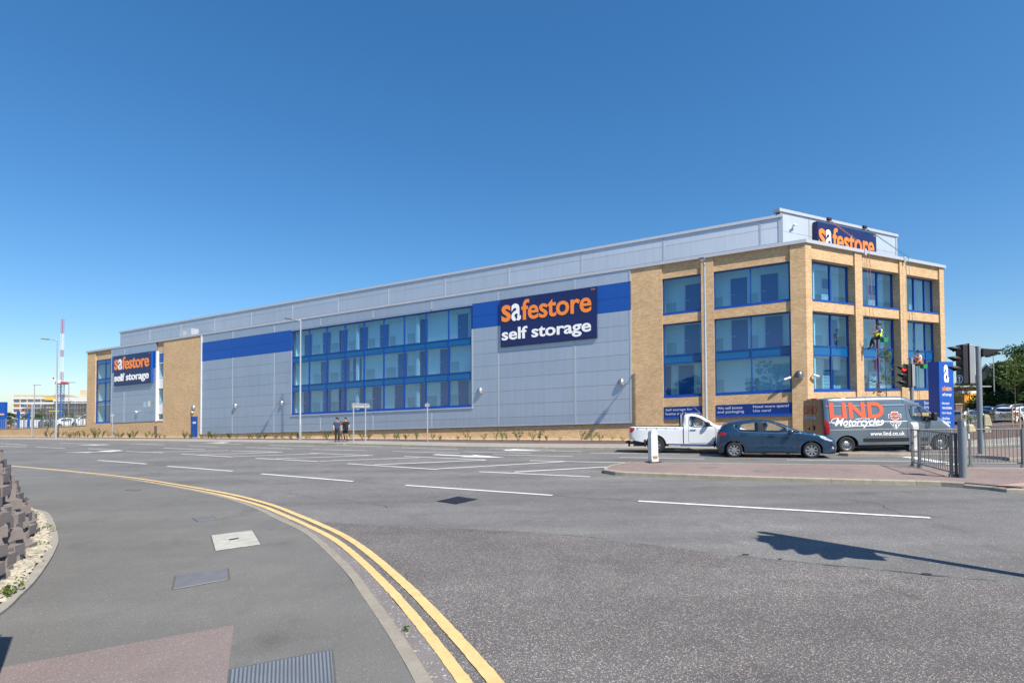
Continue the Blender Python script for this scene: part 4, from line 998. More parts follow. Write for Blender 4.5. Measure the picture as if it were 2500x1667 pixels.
# ---------------------------------------------------------------- blue hatchback
def hatchback(loc, rot, label, paint=None, name='hatchback_car', dented=True):
    c = thing(name, label, 'car', loc, rot, local=True)
    paint = paint or mat('blue_metallic_paint', (.020, .066, .132), .26, .5, vary=.03, vscale=1.5, coat=1.0)
    WB = 2.6; zt = 1.48
    top = [(-.60, .33), (-.64, .50), (-.60, .82), (-.57, .98), (-.50, 1.10), (-.30, 1.30), (-.10, 1.385), (.20, 1.435), (.55, 1.47), (.85, 1.48), (1.10, 1.468), (1.38, 1.42), (1.66, 1.32), (1.95, 1.18), (2.22, 1.045), (2.42, .985), (2.72, .94), (3.0, .87), (3.25, .77), (3.40, .66), (3.44, .54), (3.44, .40), (3.40, .24)]
    ar, zc = .36, .31
    def ac(cx): return [(cx+ar*cos(pi*k/12), zc+ar*sin(pi*k/12)) for k in range(13)]
    bot = [(3.0, .20)] + [(WB+ar, .20)] + ac(WB) + [(WB-ar, .20)] + [(ar, .20)] + ac(0) + [(-ar, .24)]
    sh = Shell(top, bot, .865, .12, .93, .17, zt, .22)
    w_front = [(1.00, 1.40), (1.25, 1.37), (1.50, 1.29), (1.75, 1.17), (1.92, 1.07), (1.92, .99), (1.06, 1.00)]
    w_rear = [(.18, 1.06), (.24, 1.24), (.30, 1.31), (.84, 1.38), (.84, 1.02), (.50, 1.03)]
    w_quart = [(-.10, 1.26), (.06, 1.295), (.13, 1.30), (.10, 1.16)]
    w_tri = [(1.97, 1.13), (2.14, 1.03), (2.22, .985), (1.97, .985)]
    for sg in (-1, 1):
        mb = MB(); sh.side(mb, sh.out, (w_front, w_rear, w_quart, w_tri), sg); mb.build('body_side', paint, c, smooth=45)
        for w_ in (w_front, w_rear, w_quart, w_tri):
            mb = MB(); sh.side(mb, w_, (), sg, .02); mb.build('side_window', M_cglass, c, smooth=60)
        # dark pillar and window edging
        sh.line(c, 'window_trim', w_front+[w_front[0]], .022, M_black, sg); sh.line(c, 'window_trim', w_rear+[w_rear[0]], .022, M_black, sg)
        sh.patch(c, 'door_pillar', [(.865, 1.385), (.975, 1.39), (1.035, 1.0), (.865, 1.02)], M_black, sg, .004)
        sh.line(c, 'chrome_strip', [(-.05, 1.235), (.08, 1.13), (.20, 1.035), (.5, 1.0), (1.06, .975), (1.95, .965), (2.3, .95)], .014, M_chrome, sg, .006)
        scribe(c, sh, [(.90, 1.40), (.955, .95), (.99, .6), (.98, .26)], sg); scribe(c, sh, [(2.10, .98), (2.16, .8), (2.16, .5), (2.10, .27)], sg)
        scribe(c, sh, [(.02, 1.12), (.06, .9), (.14, .75), (.30, .60), (.42, .40), (.5, .28)], sg); scribe(c, sh, [(.98, .262), (1.6, .255), (2.1, .265)], sg)
        scribe(c, sh, [(-.3, .80), (-.28, .66), (-.22, .6)], sg); scribe(c, sh, [(2.75, .92), (2.9, .7), (2.98, .62)], sg)
        for x, z in ((.35, .93), (1.30, .865)):
            mb = MB(); q = sg*(sh.y(x, z)+.02); mb.bx(x-.11, x+.11, q-.018, q+.018, z-.018, z+.02); mb.build('door_handle', paint, c, bevel=.008)
        sh.patch(c, 'tail_lamp', [(-.575, .93), (-.5, 1.01), (-.36, 1.0), (-.26, .96), (-.30, .88), (-.42, .83), (-.56, .81)], M_red, sg, .012)
        sh.patch(c, 'headlamp', [(2.86, .86), (3.0, .80), (3.22, .70), (3.30, .665), (3.22, .64), (3.02, .70), (2.88, .78)], M_clear, sg, .012)
        sh.patch(c, 'fog_lamp_recess', [(3.20, .60), (3.30, .56), (3.33, .36), (3.22, .42)], M_black, sg, .008); sh.patch(c, 'fog_lamp', [(3.255, .45), (3.31, .43), (3.325, .35), (3.26, .37)], M_clear, sg, .014)
        sh.patch(c, 'reflector', [(-.48, .52), (-.44, .56), (-.43, .48), (-.48, .44)], M_red, sg, .006)
        sh.patch(c, 'sill_trim', [(.42, .245), (2.18, .245), (2.18, .205), (.42, .205)], M_black, sg, .004)
        mirror(c, 1.93, sg*.97, 1.0, paint, .17, .22)
    sh.across(mb := MB(), [(-.60, .33), (-.64, .50), (-.60, .82), (-.57, .98), (-.50, 1.10)][::-1], .05); mb.build('tailgate', paint, c, smooth=50)
    sh.across(mb := MB(), [(-.10, 1.385), (-.30, 1.30), (-.50, 1.10)], .04, inset=.0); mb.build('rear_window', M_cglass_d, c, smooth=50)
    sh.across(mb := MB(), [(1.38, 1.42), (1.10, 1.468), (.85, 1.48), (.55, 1.47), (.20, 1.435), (-.10, 1.385), (-.26, 1.345)], .03); mb.build('roof', paint, c, smooth=50)
    sh.across(mb := MB(), [(2.22, 1.045), (1.95, 1.18), (1.66, 1.32), (1.38, 1.42)], .05); mb.build('windscreen', M_cglass, c, smooth=50)
    sh.across(mb := MB(), [(3.25, .77), (3.0, .87), (2.72, .94), (2.42, .985), (2.22, 1.045)], .05); mb.build('bonnet', paint, c, smooth=50)
    sh.across(mb := MB(), [(3.40, .24), (3.44, .40), (3.44, .54), (3.40, .66), (3.25, .77)], .06); mb.build('front_bumper', paint, c, smooth=50)
    # dented lower doors: a crumpled strip of bare paint
    mb = MB(); r = random.Random(8); n = 26 if dented else 0; P = []
    for i in range(n):
        x = .72+i*.055
        for j in range(4): z = .40+.035*j+r.uniform(-.012, .012); P.append((x, -(sh.y(x, z)+.006+(r.uniform(0, .016) if 0 < j < 3 else 0)), z))
    mb.add(P, [(i*4+j, (i+1)*4+j, (i+1)*4+j+1, i*4+j+1) for i in range(n-1) for j in range(3)]); 
    if dented: o = mb.build('dented_strip', paint, c); o['label'] = 'creased and scraped strip low on the doors'
    underbody(c, -.55, 3.35, .72, .17, .34, (0, WB), .34)
    for x in (0, WB):
        for sg in (-1, 1): wheel(c, x, sg*.755, .31, .205, 'alloy', sg, .212)
    for x, y in ((1.15, -.36), (1.15, .36), (.25, -.36), (.25, .36)): seat(c, x, y, .42)
    mb = MB(); mb.bx(1.75, 2.15, -.72, .72, .75, .96); mb.build('dashboard', M_dark, c, bevel=.05)
    mb = MB(); mb.lathe([(.17, -.012), (.185, 0), (.17, .012)], (1.62, -.36, .98), (-.85, 0, .5), 20); mb.build('steering_wheel', M_black, c, smooth=40)
    mb = MB(); mb.tube([(.02, 0, 1.44), (-.16, 0, 1.62)], .006, 5); mb.build('aerial', M_black, c)
    return c
# ---------------------------------------------------------------- white pickup
def pickup(loc, rot, label):
    c = thing('pickup_truck', label, 'pickup', loc, rot, local=True)
    paint = mat('white_vehicle_paint', (.78, .79, .80), .3, 0, vary=.03, vscale=2, coat=.7)
    WB = 2.9; zt = 1.76
    top = [(-1.0, .60), (-1.13, .66), (-1.135, .95), (-1.12, 1.20), (-1.0, 1.215), (1.17, 1.19), (1.20, 1.30), (1.225, 1.68), (1.30, 1.75), (1.55, 1.762), (1.75, 1.74), (1.95, 1.67), (2.2, 1.50), (2.45, 1.31), (2.62, 1.23), (3.1, 1.19), (3.5, 1.13), (3.85, 1.02), (3.98, .86), (4.0, .62), (3.92, .45)]
    ar, zc = .45, .40
    def ac(cx): return [(cx+ar*cos(pi*k/12), zc+ar*sin(pi*k/12)) for k in range(13)]
    bot = [(3.5, .42), (WB+ar, .42)] + ac(WB)[1:-1] + [(WB-ar, .42), (ar, .44)] + ac(0)[1:-1] + [(-ar, .50), (-.6, .52)]
    sh = Shell(top, bot, .875, .09, 1.1, .15, zt, .14)
    wn = [(1.47, 1.66), (1.62, 1.655), (1.86, 1.58), (2.10, 1.42), (2.28, 1.28), (2.30, 1.22), (1.49, 1.22)]
    for sg in (-1, 1):
        mb = MB(); sh.side(mb, sh.out, (wn,), sg); mb.build('body_side', paint, c, smooth=45)
        mb = MB(); sh.side(mb, wn, (), sg, .02); mb.build('side_window', M_cglass, c, smooth=60)
        sh.line(c, 'window_trim', wn+[wn[0]], .03, M_black, sg)
        scribe(c, sh, [(1.20, 1.20), (1.19, .8), (1.18, .44)], sg); sh.patch(c, 'cab_gap', [(1.165, 1.18), (1.205, 1.18), (1.20, .45), (1.165, .45)], M_black, sg, .005)
        scribe(c, sh, [(1.42, 1.68), (1.42, 1.2), (1.40, .8), (1.40, .50)], sg); scribe(c, sh, [(2.36, 1.24), (2.52, 1.1), (2.50, .7), (2.44, .46)], sg); scribe(c, sh, [(1.42, .475), (2.42, .47)], sg)
        for x in (-.78, -.37, .05, .45, .85):
            q = sg*(sh.y(x, 1.14)+.008); mb = MB(); mb.bx(x-.012, x+.012, q-.01, q+.01, 1.10, 1.17); mb.build('rope_hook', M_steelr, c)
        sh.line(c, 'rope_rail', [(-.86, 1.165), (.3, 1.15), (1.02, 1.135)], .016, M_steelr, sg, .012)
        x, z = 1.60, 1.07; q = sg*(sh.y(x, z)+.02); mb = MB(); mb.bx(x-.12, x+.12, q-.015, q+.015, z-.02, z+.02); mb.build('door_handle', M_chrome, c, bevel=.01)
        sh.patch(c, 'tail_lamp', [(-1.12, 1.18), (-.90, 1.175), (-.93, 1.08), (-1.02, .97), (-1.125, .95)], M_red, sg, .014)
        mb = MB(); q = sg*.80; mb.bx(-.50, -.42, q-.10, q+.10, .30, .64); mb.build('mud_flap', M_black, c, bevel=.02); mb = MB(); mb.bx(2.42, 2.48, q-.10, q+.10, .28, .56); mb.build('mud_flap', M_black, c, bevel=.02)
        sh.patch(c, 'indicator', [(2.66, .985), (2.72, .985), (2.72, .955), (2.66, .955)], M_clear, sg, .008)
        mirror(c, 2.20, sg*.98, 1.32, M_black, .20, .2)
        sh.patch(c, 'mirror_base', [(2.16, 1.29), (2.28, 1.285), (2.40, 1.21), (2.18, 1.21)], M_black, sg, .008)
        sh.patch(c, 'headlamp', [(3.5, 1.06), (3.85, .98), (3.92, .84), (3.6, .86)], M_clear, sg, .012)
        mb = MB(); mb.tube([(.55, sg*.80, .37), (2.35, sg*.80, .35)], .035, 8); mb.build('side_step', M_chrome, c, smooth=40)
    for nm, pts, m_ in (('tailgate', [(-1.12, 1.20), (-1.135, .95), (-1.13, .66), (-1.0, .60)], paint), ('load_cover', [(1.17, 1.19), (-1.0, 1.215), (-1.12, 1.20)], M_black), ('cab_rear', [(1.30, 1.75), (1.225, 1.68), (1.20, 1.30), (1.17, 1.19)], paint),
                        ('roof', [(1.95, 1.67), (1.75, 1.74), (1.55, 1.762), (1.30, 1.75)], paint), ('windscreen', [(2.62, 1.23), (2.45, 1.31), (2.2, 1.50), (1.95, 1.67)], M_cglass), ('bonnet', [(3.85, 1.02), (3.5, 1.13), (3.1, 1.19), (2.62, 1.23)], paint), ('front_bumper', [(3.92, .45), (4.0, .62), (3.98, .86), (3.85, 1.02)], paint)):
        sh.across(mb := MB(), pts, .02); mb.build(nm, m_, c, smooth=50)
    mb = MB(); mb.tube([(1.10, -.72, 1.2), (1.10, -.70, 1.74), (1.10, .70, 1.74), (1.10, .72, 1.2)], .03, 8); mb.build('roll_bar', M_chrome, c, smooth=40)
    for y_ in (-.61, .61): MB().tube([(1.06, y_*1.02, 1.2), (1.06, y_, 1.80)], .045, 8).build('headboard_post', M_black, c, smooth=40)
    mb = MB(); mb.tube([(-.75, 0, .50), (-1.15, 0, .42), (-1.32, 0, .44), (-1.36, 0, .52)], .05, 8); mb.bx(-1.30, -1.22, -.07, .07, .26, .55); mb.bx(-1.42, -1.3, -.04, .04, .42, .50); mb.build('tow_bar', M_black, c)
    mb = MB(); mb.tube([(2.05, -.60, 1.64), (1.62, -.62, 2.12)], .006, 5); mb.build('aerial', M_steelr, c)
    underbody(c, -1.0, 3.8, .75, .32, .56, (0, WB), .44)
    for x in (0, WB):
        for sg in (-1, 1): wheel(c, x, sg*.765, .385, .25, 'mud', sg, .22)
    seat(c, 1.72, -.40, .72); seat(c, 1.72, .40, .72)
    mb = MB(); mb.bx(2.15, 2.55, -.75, .75, .95, 1.18); mb.build('dashboard', M_dark, c, bevel=.05)
    mb = MB(); mb.lathe([(.18, -.012), (.195, 0), (.18, .012)], (2.1, -.40, 1.20), (-.8, 0, .6), 20); mb.build('steering_wheel', M_black, c, smooth=40)
    return c
# ---------------------------------------------------------------- slate grey van
def van(loc, rot, label):
    c = thing('delivery_van', label, 'van', loc, rot, local=True)
    paint = mat('slate_van_paint', (.165, .21, .25), .30, .45, vary=.04, vscale=1.2, coat=.9)
    WB = 3.6; zt = 2.5
    top = [(-.78, .42), (-.82, .80), (-.82, 1.60), (-.80, 2.25), (-.76, 2.44), (-.66, 2.49), (.5, 2.505), (2.1, 2.50), (2.36, 2.46), (2.62, 2.33), (2.9, 2.12), (3.2, 1.86), (3.50, 1.60), (3.72, 1.45), (3.95, 1.27), (4.10, 1.05), (4.17, .82), (4.18, .55), (4.12, .34)]
    ar, zc = .43, .36
    def ac(cx): return [(cx+ar*cos(pi*k/12), zc+ar*sin(pi*k/12)) for k in range(13)]
    bot = [(WB+ar+.04, .32)] + ac(WB)[1:-1] + [(WB-ar, .34), (ar, .34)] + ac(0)[1:-1] + [(-ar, .40)]
    sh = Shell(top, bot, .99, .16, 1.2, .13, zt, .10, step=.09)
    wn = [(2.40, 2.03), (2.74, 2.03), (2.92, 1.46), (2.86, 1.36), (2.62, 1.42), (2.50, 1.50)]
    wq = [(2.82, 2.02), (2.92, 1.97), (3.22, 1.68), (3.24, 1.45), (3.00, 1.36)]
    for sg in (-1, 1):
        mb = MB(); sh.side(mb, sh.out, (wn, wq), sg); mb.build('body_side', paint, c, smooth=45)
        for w_ in (wn, wq):
            mb = MB(); sh.side(mb, w_, (), sg, .02); mb.build('side_window', M_cglass, c, smooth=60); sh.line(c, 'window_trim', w_+[w_[0]], .03, M_black, sg)
        scribe(c, sh, [(2.30, 2.12), (2.32, 1.4), (2.32, .8), (2.30, .5)], sg); scribe(c, sh, [(2.30, 2.12), (2.75, 2.10), (2.95, 2.0)], sg); scribe(c, sh, [(-.72, 2.06), (.8, 2.06), (2.26, 2.06)], sg); scribe(c, sh, [(3.10, 1.4), (3.16, 1.0), (3.10, .55)], sg)
        sh.line(c, 'roof_seam', [(.82, 2.49), (.83, 2.3), (.84, 2.14)], .012, M_black, sg); sh.line(c, 'roof_seam', [(-.64, 2.45), (-.63, 2.2), (-.62, 2.0)], .012, M_black, sg); sh.line(c, 'roof_seam', [(2.20, 2.46), (2.22, 2.25), (2.24, 2.14)], .012, M_black, sg)
        sh.line(c, 'crease_highlight', [(-.72, 2.11), (.8, 2.115), (2.28, 2.12)], .022, M_clear, sg, .004)  # pale flat strips: light caught along the body creases, put into colour
        sh.line(c, 'crease_highlight', [(-.7, 1.04), (.8, 1.04), (2.5, 1.05)], .026, M_clear, sg, .003)
        sh.line(c, 'rub_strip', [(.62, .56), (1.6, .56), (3.1, .56)], .16, M_black, sg, .012)
        sh.line(c, 'white_stripe', [(-.70, 1.37), (.8, 1.375), (2.32, 1.38)], .030, M_whitel, sg, .006)
        sh.patch(c, 'tail_lamp', [(-.80, 1.50), (-.66, 1.40), (-.63, 1.05), (-.66, .84), (-.80, .84)], M_red, sg, .014)
        sh.patch(c, 'headlamp', [(3.62, 1.42), (3.80, 1.34), (4.0, 1.12), (3.92, 1.08), (3.7, 1.25)], M_clear, sg, .012)
        mb = MB(); q = sg*1.13; mb.bx(3.16, 3.32, q-.12, q+.08, 1.38, 1.74); o = mb.build('door_mirror', M_black, c, bevel=.05); mb = MB(); mb.bx(2.95, 3.2, min(sg*.95, sg*1.08), max(sg*.95, sg*1.08), 1.42, 1.50); mb.build('mirror_arm', M_black, o)
        sh.patch(c, 'front_door_pillar', [(2.75, 2.04), (2.81, 2.03), (2.98, 1.37), (2.93, 1.37)], M_black, sg, .005)
    for nm, pts, m_ in (('roof', [(2.36, 2.46), (2.1, 2.50), (.5, 2.505), (-.66, 2.49), (-.76, 2.44)], paint), ('windscreen', [(3.50, 1.60), (3.2, 1.86), (2.9, 2.12), (2.62, 2.33), (2.36, 2.46)], M_cglass), ('bonnet', [(4.10, 1.05), (3.95, 1.27), (3.72, 1.45), (3.50, 1.60)], paint), ('front_bumper', [(4.12, .34), (4.18, .55), (4.17, .82), (4.10, 1.05)], M_black)):
        sh.across(mb := MB(), pts, .03); mb.build(nm, m_, c, smooth=50)
    rd = mat('glossy_rear_door', (.045, .05, .055), .12, .2, vary=.05, coat=1.0)
    for sg in (-1, 1):
        P = []; zs = [.60, .80, 1.2, 1.6, 2.0, 2.25, 2.40]
        for z in zs:
            w_ = sh.y(-.60, z)*.93; P += [(-.835, sg*.012, z), (-.835, sg*w_, z)]
        mb = MB(); mb.add(P, [(2*i, 2*i+1, 2*i+3, 2*i+2) for i in range(len(zs)-1)]); d = mb.build('rear_door', rd, c)
        mb = MB(); mb.bx(-.86, -.835, sg*.10-.04, sg*.10+.04, 1.0, 1.22) if sg < 0 else mb.bx(-.86, -.835, .3, .34, 1.0, 1.1); mb.build('door_handle', M_black, d)
    sh.across(mb := MB(), [(-.76, 2.44), (-.80, 2.25), (-.82, 1.60), (-.82, .80), (-.78, .42)], .012); mb.build('rear_panel', paint, c, smooth=50)
    mb = MB(); mb.bx(-.92, -.80, -.95, .95, .40, .58); mb.build('rear_bumper', M_black, c, bevel=.03)
    mb = MB(); mb.bx(-.80, -.74, -.20, .20, 2.44, 2.49); mb.build('brake_light', M_red, c)
    underbody(c, -.75, 4.1, .85, .26, .44, (0, WB), .42)
    for x in (0, WB):
        for sg in (-1, 1): wheel(c, x, sg*.86, .345, .22, 'steel', sg, .22)
    seat(c, 2.55, -.5, .95); seat(c, 2.55, .45, .95)
    mb = MB(); mb.bx(3.0, 3.5, -.85, .85, 1.0, 1.42); mb.build('dashboard', M_dark, c, bevel=.08)
    mb = MB(); mb.bx(2.02, 2.06, -.88, .88, .5, 2.3); mb.build('bulkhead', M_dark, c)
    mb = MB(); mb.lathe([(.20, -.012), (.215, 0), (.20, .012)], (2.93, -.5, 1.46), (-.6, 0, .8), 20); mb.build('steering_wheel', M_black, c, smooth=40)
    # lettering on the side, laid on the skin
    fr = Frame((0, 0, 0), (1, 0, 0), (0, -1, 0))
    M_lind = mat('coral_letters', (.78, .13, .06), .4, vary=.03)
    def wrap(o):
        for v in o.data.vertices: v.co.y = -(sh.y(v.co.x, v.co.z)+.016)
    def lay(nm, t, a0, a1, b0, b1, m_, **k): o = lettering(nm, t, fr, a0, a1, b0, b1, 1.0, m_, c, **k); wrap(o); return o
    M_whitev = M_whitel
    lay('lettering', 'LIND', -.60, 1.46, 1.53, 2.26, M_lind, bold=.04, space=1.08)
    lay('lettering', 'Motorcycles', -.45, 1.42, 1.10, 1.56, M_whitev, bold=.018, shear=.40, space=1.0)
    sh.line(c, 'lettering_swash', [(-.36, 1.30), (-.52, 1.34), (-.56, 1.46), (-.44, 1.55), (-.28, 1.56)], .028, M_whitev, -1, .013); sh.line(c, 'lettering_swash', [(-.1, 1.17), (.5, 1.20), (1.15, 1.20), (1.36, 1.26), (1.42, 1.36)], .035, M_whitev, -1, .013); sh.line(c, 'lettering_swash', [(.35, 1.50), (.6, 1.53), (.9, 1.51)], .028, M_whitev, -1, .013)
    lay('lettering', 'www.lind.co.uk', .88, 2.20,   .75, .93, M_whitev, bold=.03, space=1.05)
    def poly(nm, pts, m_, off, par=None):
        mb = MB(); P = [(x, -(sh.y(x, z)+off), z) for x, z in pts]; mb.add(P, tess([(x, z) for x, z in pts])); return mb.build(nm, m_, c)
    X = lambda u: 1.865+u*.245; Z = lambda t: 1.615+t*.20
    shd = [(-.55, .95), (0, 1.0), (.55, .95), (.55, .45), (1, .45), (1, -.45), (.6, -.45), (.5, -.75), (0, -1), (-.5, -.75), (-.6, -.45), (-1, -.45), (-1, .45), (-.55, .45)]
    poly('emblem_outline', [(X(u), Z(t)) for u, t in shd], M_whitev, .010); poly('emblem_shield', [(X(u*.86), Z(t*.86)) for u, t in shd], M_lind, .014); poly('emblem_bar', [(X(-.9), Z(.27)), (X(.9), Z(.27)), (X(.9), Z(-.27)), (X(-.9), Z(-.27))], mat('emblem_dark', (.06, .03, .03), .4), .018)
    o = lettering('emblem_words', 'HARLEY-DAVIDSON', fr, X(-.82), X(.82), Z(-.18), Z(.18), 1.0, M_whitev, c, bold=.02)
    for v in o.data.vertices: v.co.y = -(sh.y(v.co.x, v.co.z)+.022)
    poly('emblem_outline', [(1.66, 1.35), (2.09, 1.35), (2.09, 1.30), (1.875, 1.0), (1.66, 1.30)], M_whitev, .010); poly('emblem_triangle', [(1.69, 1.33), (2.06, 1.33), (2.055, 1.30), (1.875, 1.045), (1.695, 1.30)], mat('emblem_black', (.02, .02, .024), .4), .014)
    for pts in ([(1.835, 1.25), (1.915, 1.25), (1.905, 1.11), (1.875, 1.07), (1.845, 1.11)], [(1.74, 1.25), (1.815, 1.25), (1.80, 1.17)], [(1.935, 1.25), (2.01, 1.25), (1.95, 1.17)]): poly('emblem_mark', pts, M_whitev, .018)
    o = lettering('emblem_words', 'TRIUMPH', fr, 1.72, 2.03, 1.27, 1.315, 1.0, M_whitev, c, bold=.02)
    for v in o.data.vertices: v.co.y = -(sh.y(v.co.x, v.co.z)+.019)
    fb = Frame((-.842, 0, 0), (0, -1, 0), (-1, 0, 0))
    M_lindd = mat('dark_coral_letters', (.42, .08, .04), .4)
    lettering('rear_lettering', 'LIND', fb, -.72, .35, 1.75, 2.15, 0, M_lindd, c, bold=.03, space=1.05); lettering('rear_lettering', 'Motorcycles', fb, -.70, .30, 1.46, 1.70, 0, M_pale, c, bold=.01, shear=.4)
    return c
VAN = van((14.45, 23.55, gz(14.45)), radians(-2.5), 'slate grey panel van with coral and white motorcycle dealer lettering')
PICK = pickup((6.9, 25.0, gz(6.9)), radians(-19), 'white single cab pickup with mud tyres and a tow bar')
HATCH = hatchback((9.35, 22.2, gz(9.3)), radians(-20.5), 'dark blue five door hatchback with a dented door, in front of the van')

def stretch(c, sx, sy, sz):
    """longer wheelbase version: the body grows, the wheels stay round"""
    c.scale = (sx, sy, sz)
    for w_ in c.children:
        if w_.name.startswith('wheel'): w_.scale = (1/sx, 1/sy, 1/sz); w_.location.z /= sz
stretch(VAN, 1.09, 1.0, .955); stretch(PICK, 1.03, 1.0, 1.01); stretch(HATCH, 1.07, 1.0, 1.03)

# ================================================================ PEOPLE
def skin(name, nodes, edges, material, parent, root=None, sub=2, smooth=True):
    """one continuous surface grown over a skeleton: nodes = {key: (x, y, z, radius)}"""
    keys = list(nodes); ix = {k: i for i, k in enumerate(keys)}
    me = bpy.data.meshes.new(name); me.from_pydata([nodes[k][:3] for k in keys], [(ix[a], ix[b]) for a, b in edges], [])
    o = bpy.data.objects.new(name, me); COL.objects.link(o); me.materials.append(material)
    md = o.modifiers.new('skin', 'SKIN'); md.use_smooth_shade = True
    sv = me.skin_vertices[0].data if me.skin_vertices else None
    if sv is None:
        bm = bmesh.new(); bm.from_mesh(me); bm.verts.layers.skin.verify(); bm.to_mesh(me); bm.free(); sv = me.skin_vertices[0].data
    for k in keys:
        r = nodes[k][3]; sv[ix[k]].radius = (r, r) if not isinstance(r, tuple) else r
        sv[ix[k]].use_root = (k == (root or keys[0]))
    ss = o.modifiers.new('subsurf', 'SUBSURF'); ss.levels = sub; ss.render_levels = sub
    if parent: o.parent = parent; LOC[o] = Vector((0, 0, 0))
    return o
SKIN_M = mat('skin', (.52, .30, .21), .55, vary=.08, vscale=9)
def person(label, loc, rot, J, top, leg, shoe, hair=(.03, .02, .015), cap=None, sleeves='short', legs='long', vest=None, helmet=None, harness=False, girth=1.0, head_turn=0.0, seated=False, group=None, sc=1.0):
    p = thing('person', label, 'person', loc, rot, group=group, local=True, tilt=False); p.scale = (sc, sc, sc)
    D = dict(pel=(0, 0, .96), spi=(0, 0, 1.14), che=(0, 0, 1.34), nek=(.01, 0, 1.50), hd0=(.025, 0, 1.58), hd1=(.03, 0, 1.66), hd2=(.02, 0, 1.735),
             shL=(0, .185, 1.42), elL=(-.02, .25, 1.14), wrL=(.06, .26, .90), shR=(0, -.185, 1.42), elR=(-.02, -.25, 1.14), wrR=(.06, -.26, .90),
             hiL=(0, .09, .92), knL=(.05, .10, .50), anL=(-.02, .10, .09), hiR=(0, -.09, .92), knR=(.02, -.10, .50), anR=(-.08, -.10, .09))
    D.update(J)
    g = girth; V = {k: Vector(v) for k, v in D.items()}
    R = dict(pel=.125*g, spi=.125*g, che=.135*g, nek=.055, hd0=.075, hd1=.095, hd2=.075, shL=.065, elL=.045, wrL=.030, shR=.065, elR=.045, wrR=.030, hiL=.095, knL=.062, anL=.040, hiR=.095, knR=.062, anR=.040)
    N = {k: (*V[k], R[k]*.92) for k in R}
    E = [('pel', 'spi'), ('spi', 'che'), ('che', 'nek'), ('nek', 'hd0'), ('hd0', 'hd1'), ('hd1', 'hd2'), ('pel', 'hiL'), ('hiL', 'knL'), ('knL', 'anL'), ('pel', 'hiR'), ('hiR', 'knR'), ('knR', 'anR'), ('che', 'shL'), ('shL', 'elL'), ('elL', 'wrL'), ('che', 'shR'), ('shR', 'elR'), ('elR', 'wrR')]
    fwd = Vector((cos(head_turn), sin(head_turn), 0)); lat = Vector((-fwd.y, fwd.x, 0))
    for nm, q, r in (('nose', V['hd1']+fwd*.115-Vector((0, 0, .015)), .014), ('earL', V['hd1']+lat*.092, .018), ('earR', V['hd1']-lat*.092, .018), ('chin', V['hd0']+fwd*.065+Vector((0, 0, .005)), .04)):
        N[nm] = (*q, r); E.append(('hd0' if nm == 'chin' else 'hd1', nm))
    for s_, y in (('L', 1), ('R', -1)):
        d = (V['wr'+s_]-V['el'+s_]).normalized(); a = d.orthogonal().normalized() if abs(d.z) < .5 else Vector((1, 0, 0)); a = (a-d*a.dot(d)).normalized()
        pm = V['wr'+s_]+d*.07; N['pm'+s_] = (*pm, .030); E.append(('wr'+s_, 'pm'+s_)); inn = d.cross(a)*y
        for i in range(4):
            k = pm+a*(.026-.0175*i)+d*.03; t = k+d*(.045-.004*abs(i-1.3))+inn*.012; N[f'f{i}{s_}'] = (*k, .0095); N[f'g{i}{s_}'] = (*t, .008); E += [('pm'+s_, f'f{i}{s_}'), (f'f{i}{s_}', f'g{i}{s_}')]
        th = V['wr'+s_]+d*.04+a*.042; N['th'+s_] = (*th, .010); E.append(('pm'+s_, 'th'+s_)); th2 = th+d*.03+inn*.012; N['ti'+s_] = (*th2, .009); E.append(('th'+s_, 'ti'+s_))
    skin('body', N, E, SKIN_M, p, 'pel')
    # clothes over the body
    T = {k: (*V[k], R[k]+.022) for k in ('pel', 'spi', 'che')}; T['col'] = (*V['che'].lerp(V['nek'], .75), .085)
    TE = [('pel', 'spi'), ('spi', 'che'), ('che', 'col')]
    for s_ in 'LR':
        T['sh'+s_] = (*V['sh'+s_], .082); TE.append(('che', 'sh'+s_))
        if sleeves == 'long': T['el'+s_] = (*V['el'+s_], .060); T['wr'+s_] = (*V['wr'+s_], .046); TE += [('sh'+s_, 'el'+s_), ('el'+s_, 'wr'+s_)]
        else: T['el'+s_] = (*V['sh'+s_].lerp(V['el'+s_], .68), .072); TE.append(('sh'+s_, 'el'+s_))
    skin('shirt', T, TE, top, p, 'spi')
    L_ = {'pel': (*(V['pel']-Vector((0, 0, .01))), .138*g)}; LE = []
    for s_ in 'LR':
        L_['hi'+s_] = (*V['hi'+s_], .112); LE.append(('pel', 'hi'+s_)); kn = V['kn'+s_]
        if legs == 'long': L_['kn'+s_] = (*kn, .080); L_['an'+s_] = (*(V['an'+s_]+Vector((0, 0, .02))), .062); LE += [('hi'+s_, 'kn'+s_), ('kn'+s_, 'an'+s_)]
        else: L_['kn'+s_] = (*V['hi'+s_].lerp(kn, .92), .105); LE.append(('hi'+s_, 'kn'+s_))
    skin('trousers' if legs == 'long' else 'shorts', L_, LE, leg, p, 'pel')
    for s_ in 'LR':
        an = V['an'+s_]; d = (V['an'+s_]-V['kn'+s_]).normalized(); f = Vector(J.get('toe'+s_, (1, 0, -.12))).normalized()
        skin('shoe', {'h': (*(an-f*.05+d*.03), .048), 'a': (*(an+d*.04), .052), 't': (*(an+f*.17+d*.055), .042)}, [('h', 'a'), ('a', 't')], shoe, p, 'a', 1)
    hm = mat('hair_%d' % int(sum(hair)*1000), hair, .8, vary=.3, vscale=40)
    mb = MB(); c = V['hd1']+Vector((0, 0, .035))-fwd*.014
    if not cap and not helmet: mb.blob(c, (.112, .108, .098), 12, 8, random.Random(1), .04); mb.build('hair', hm, p, smooth=60)
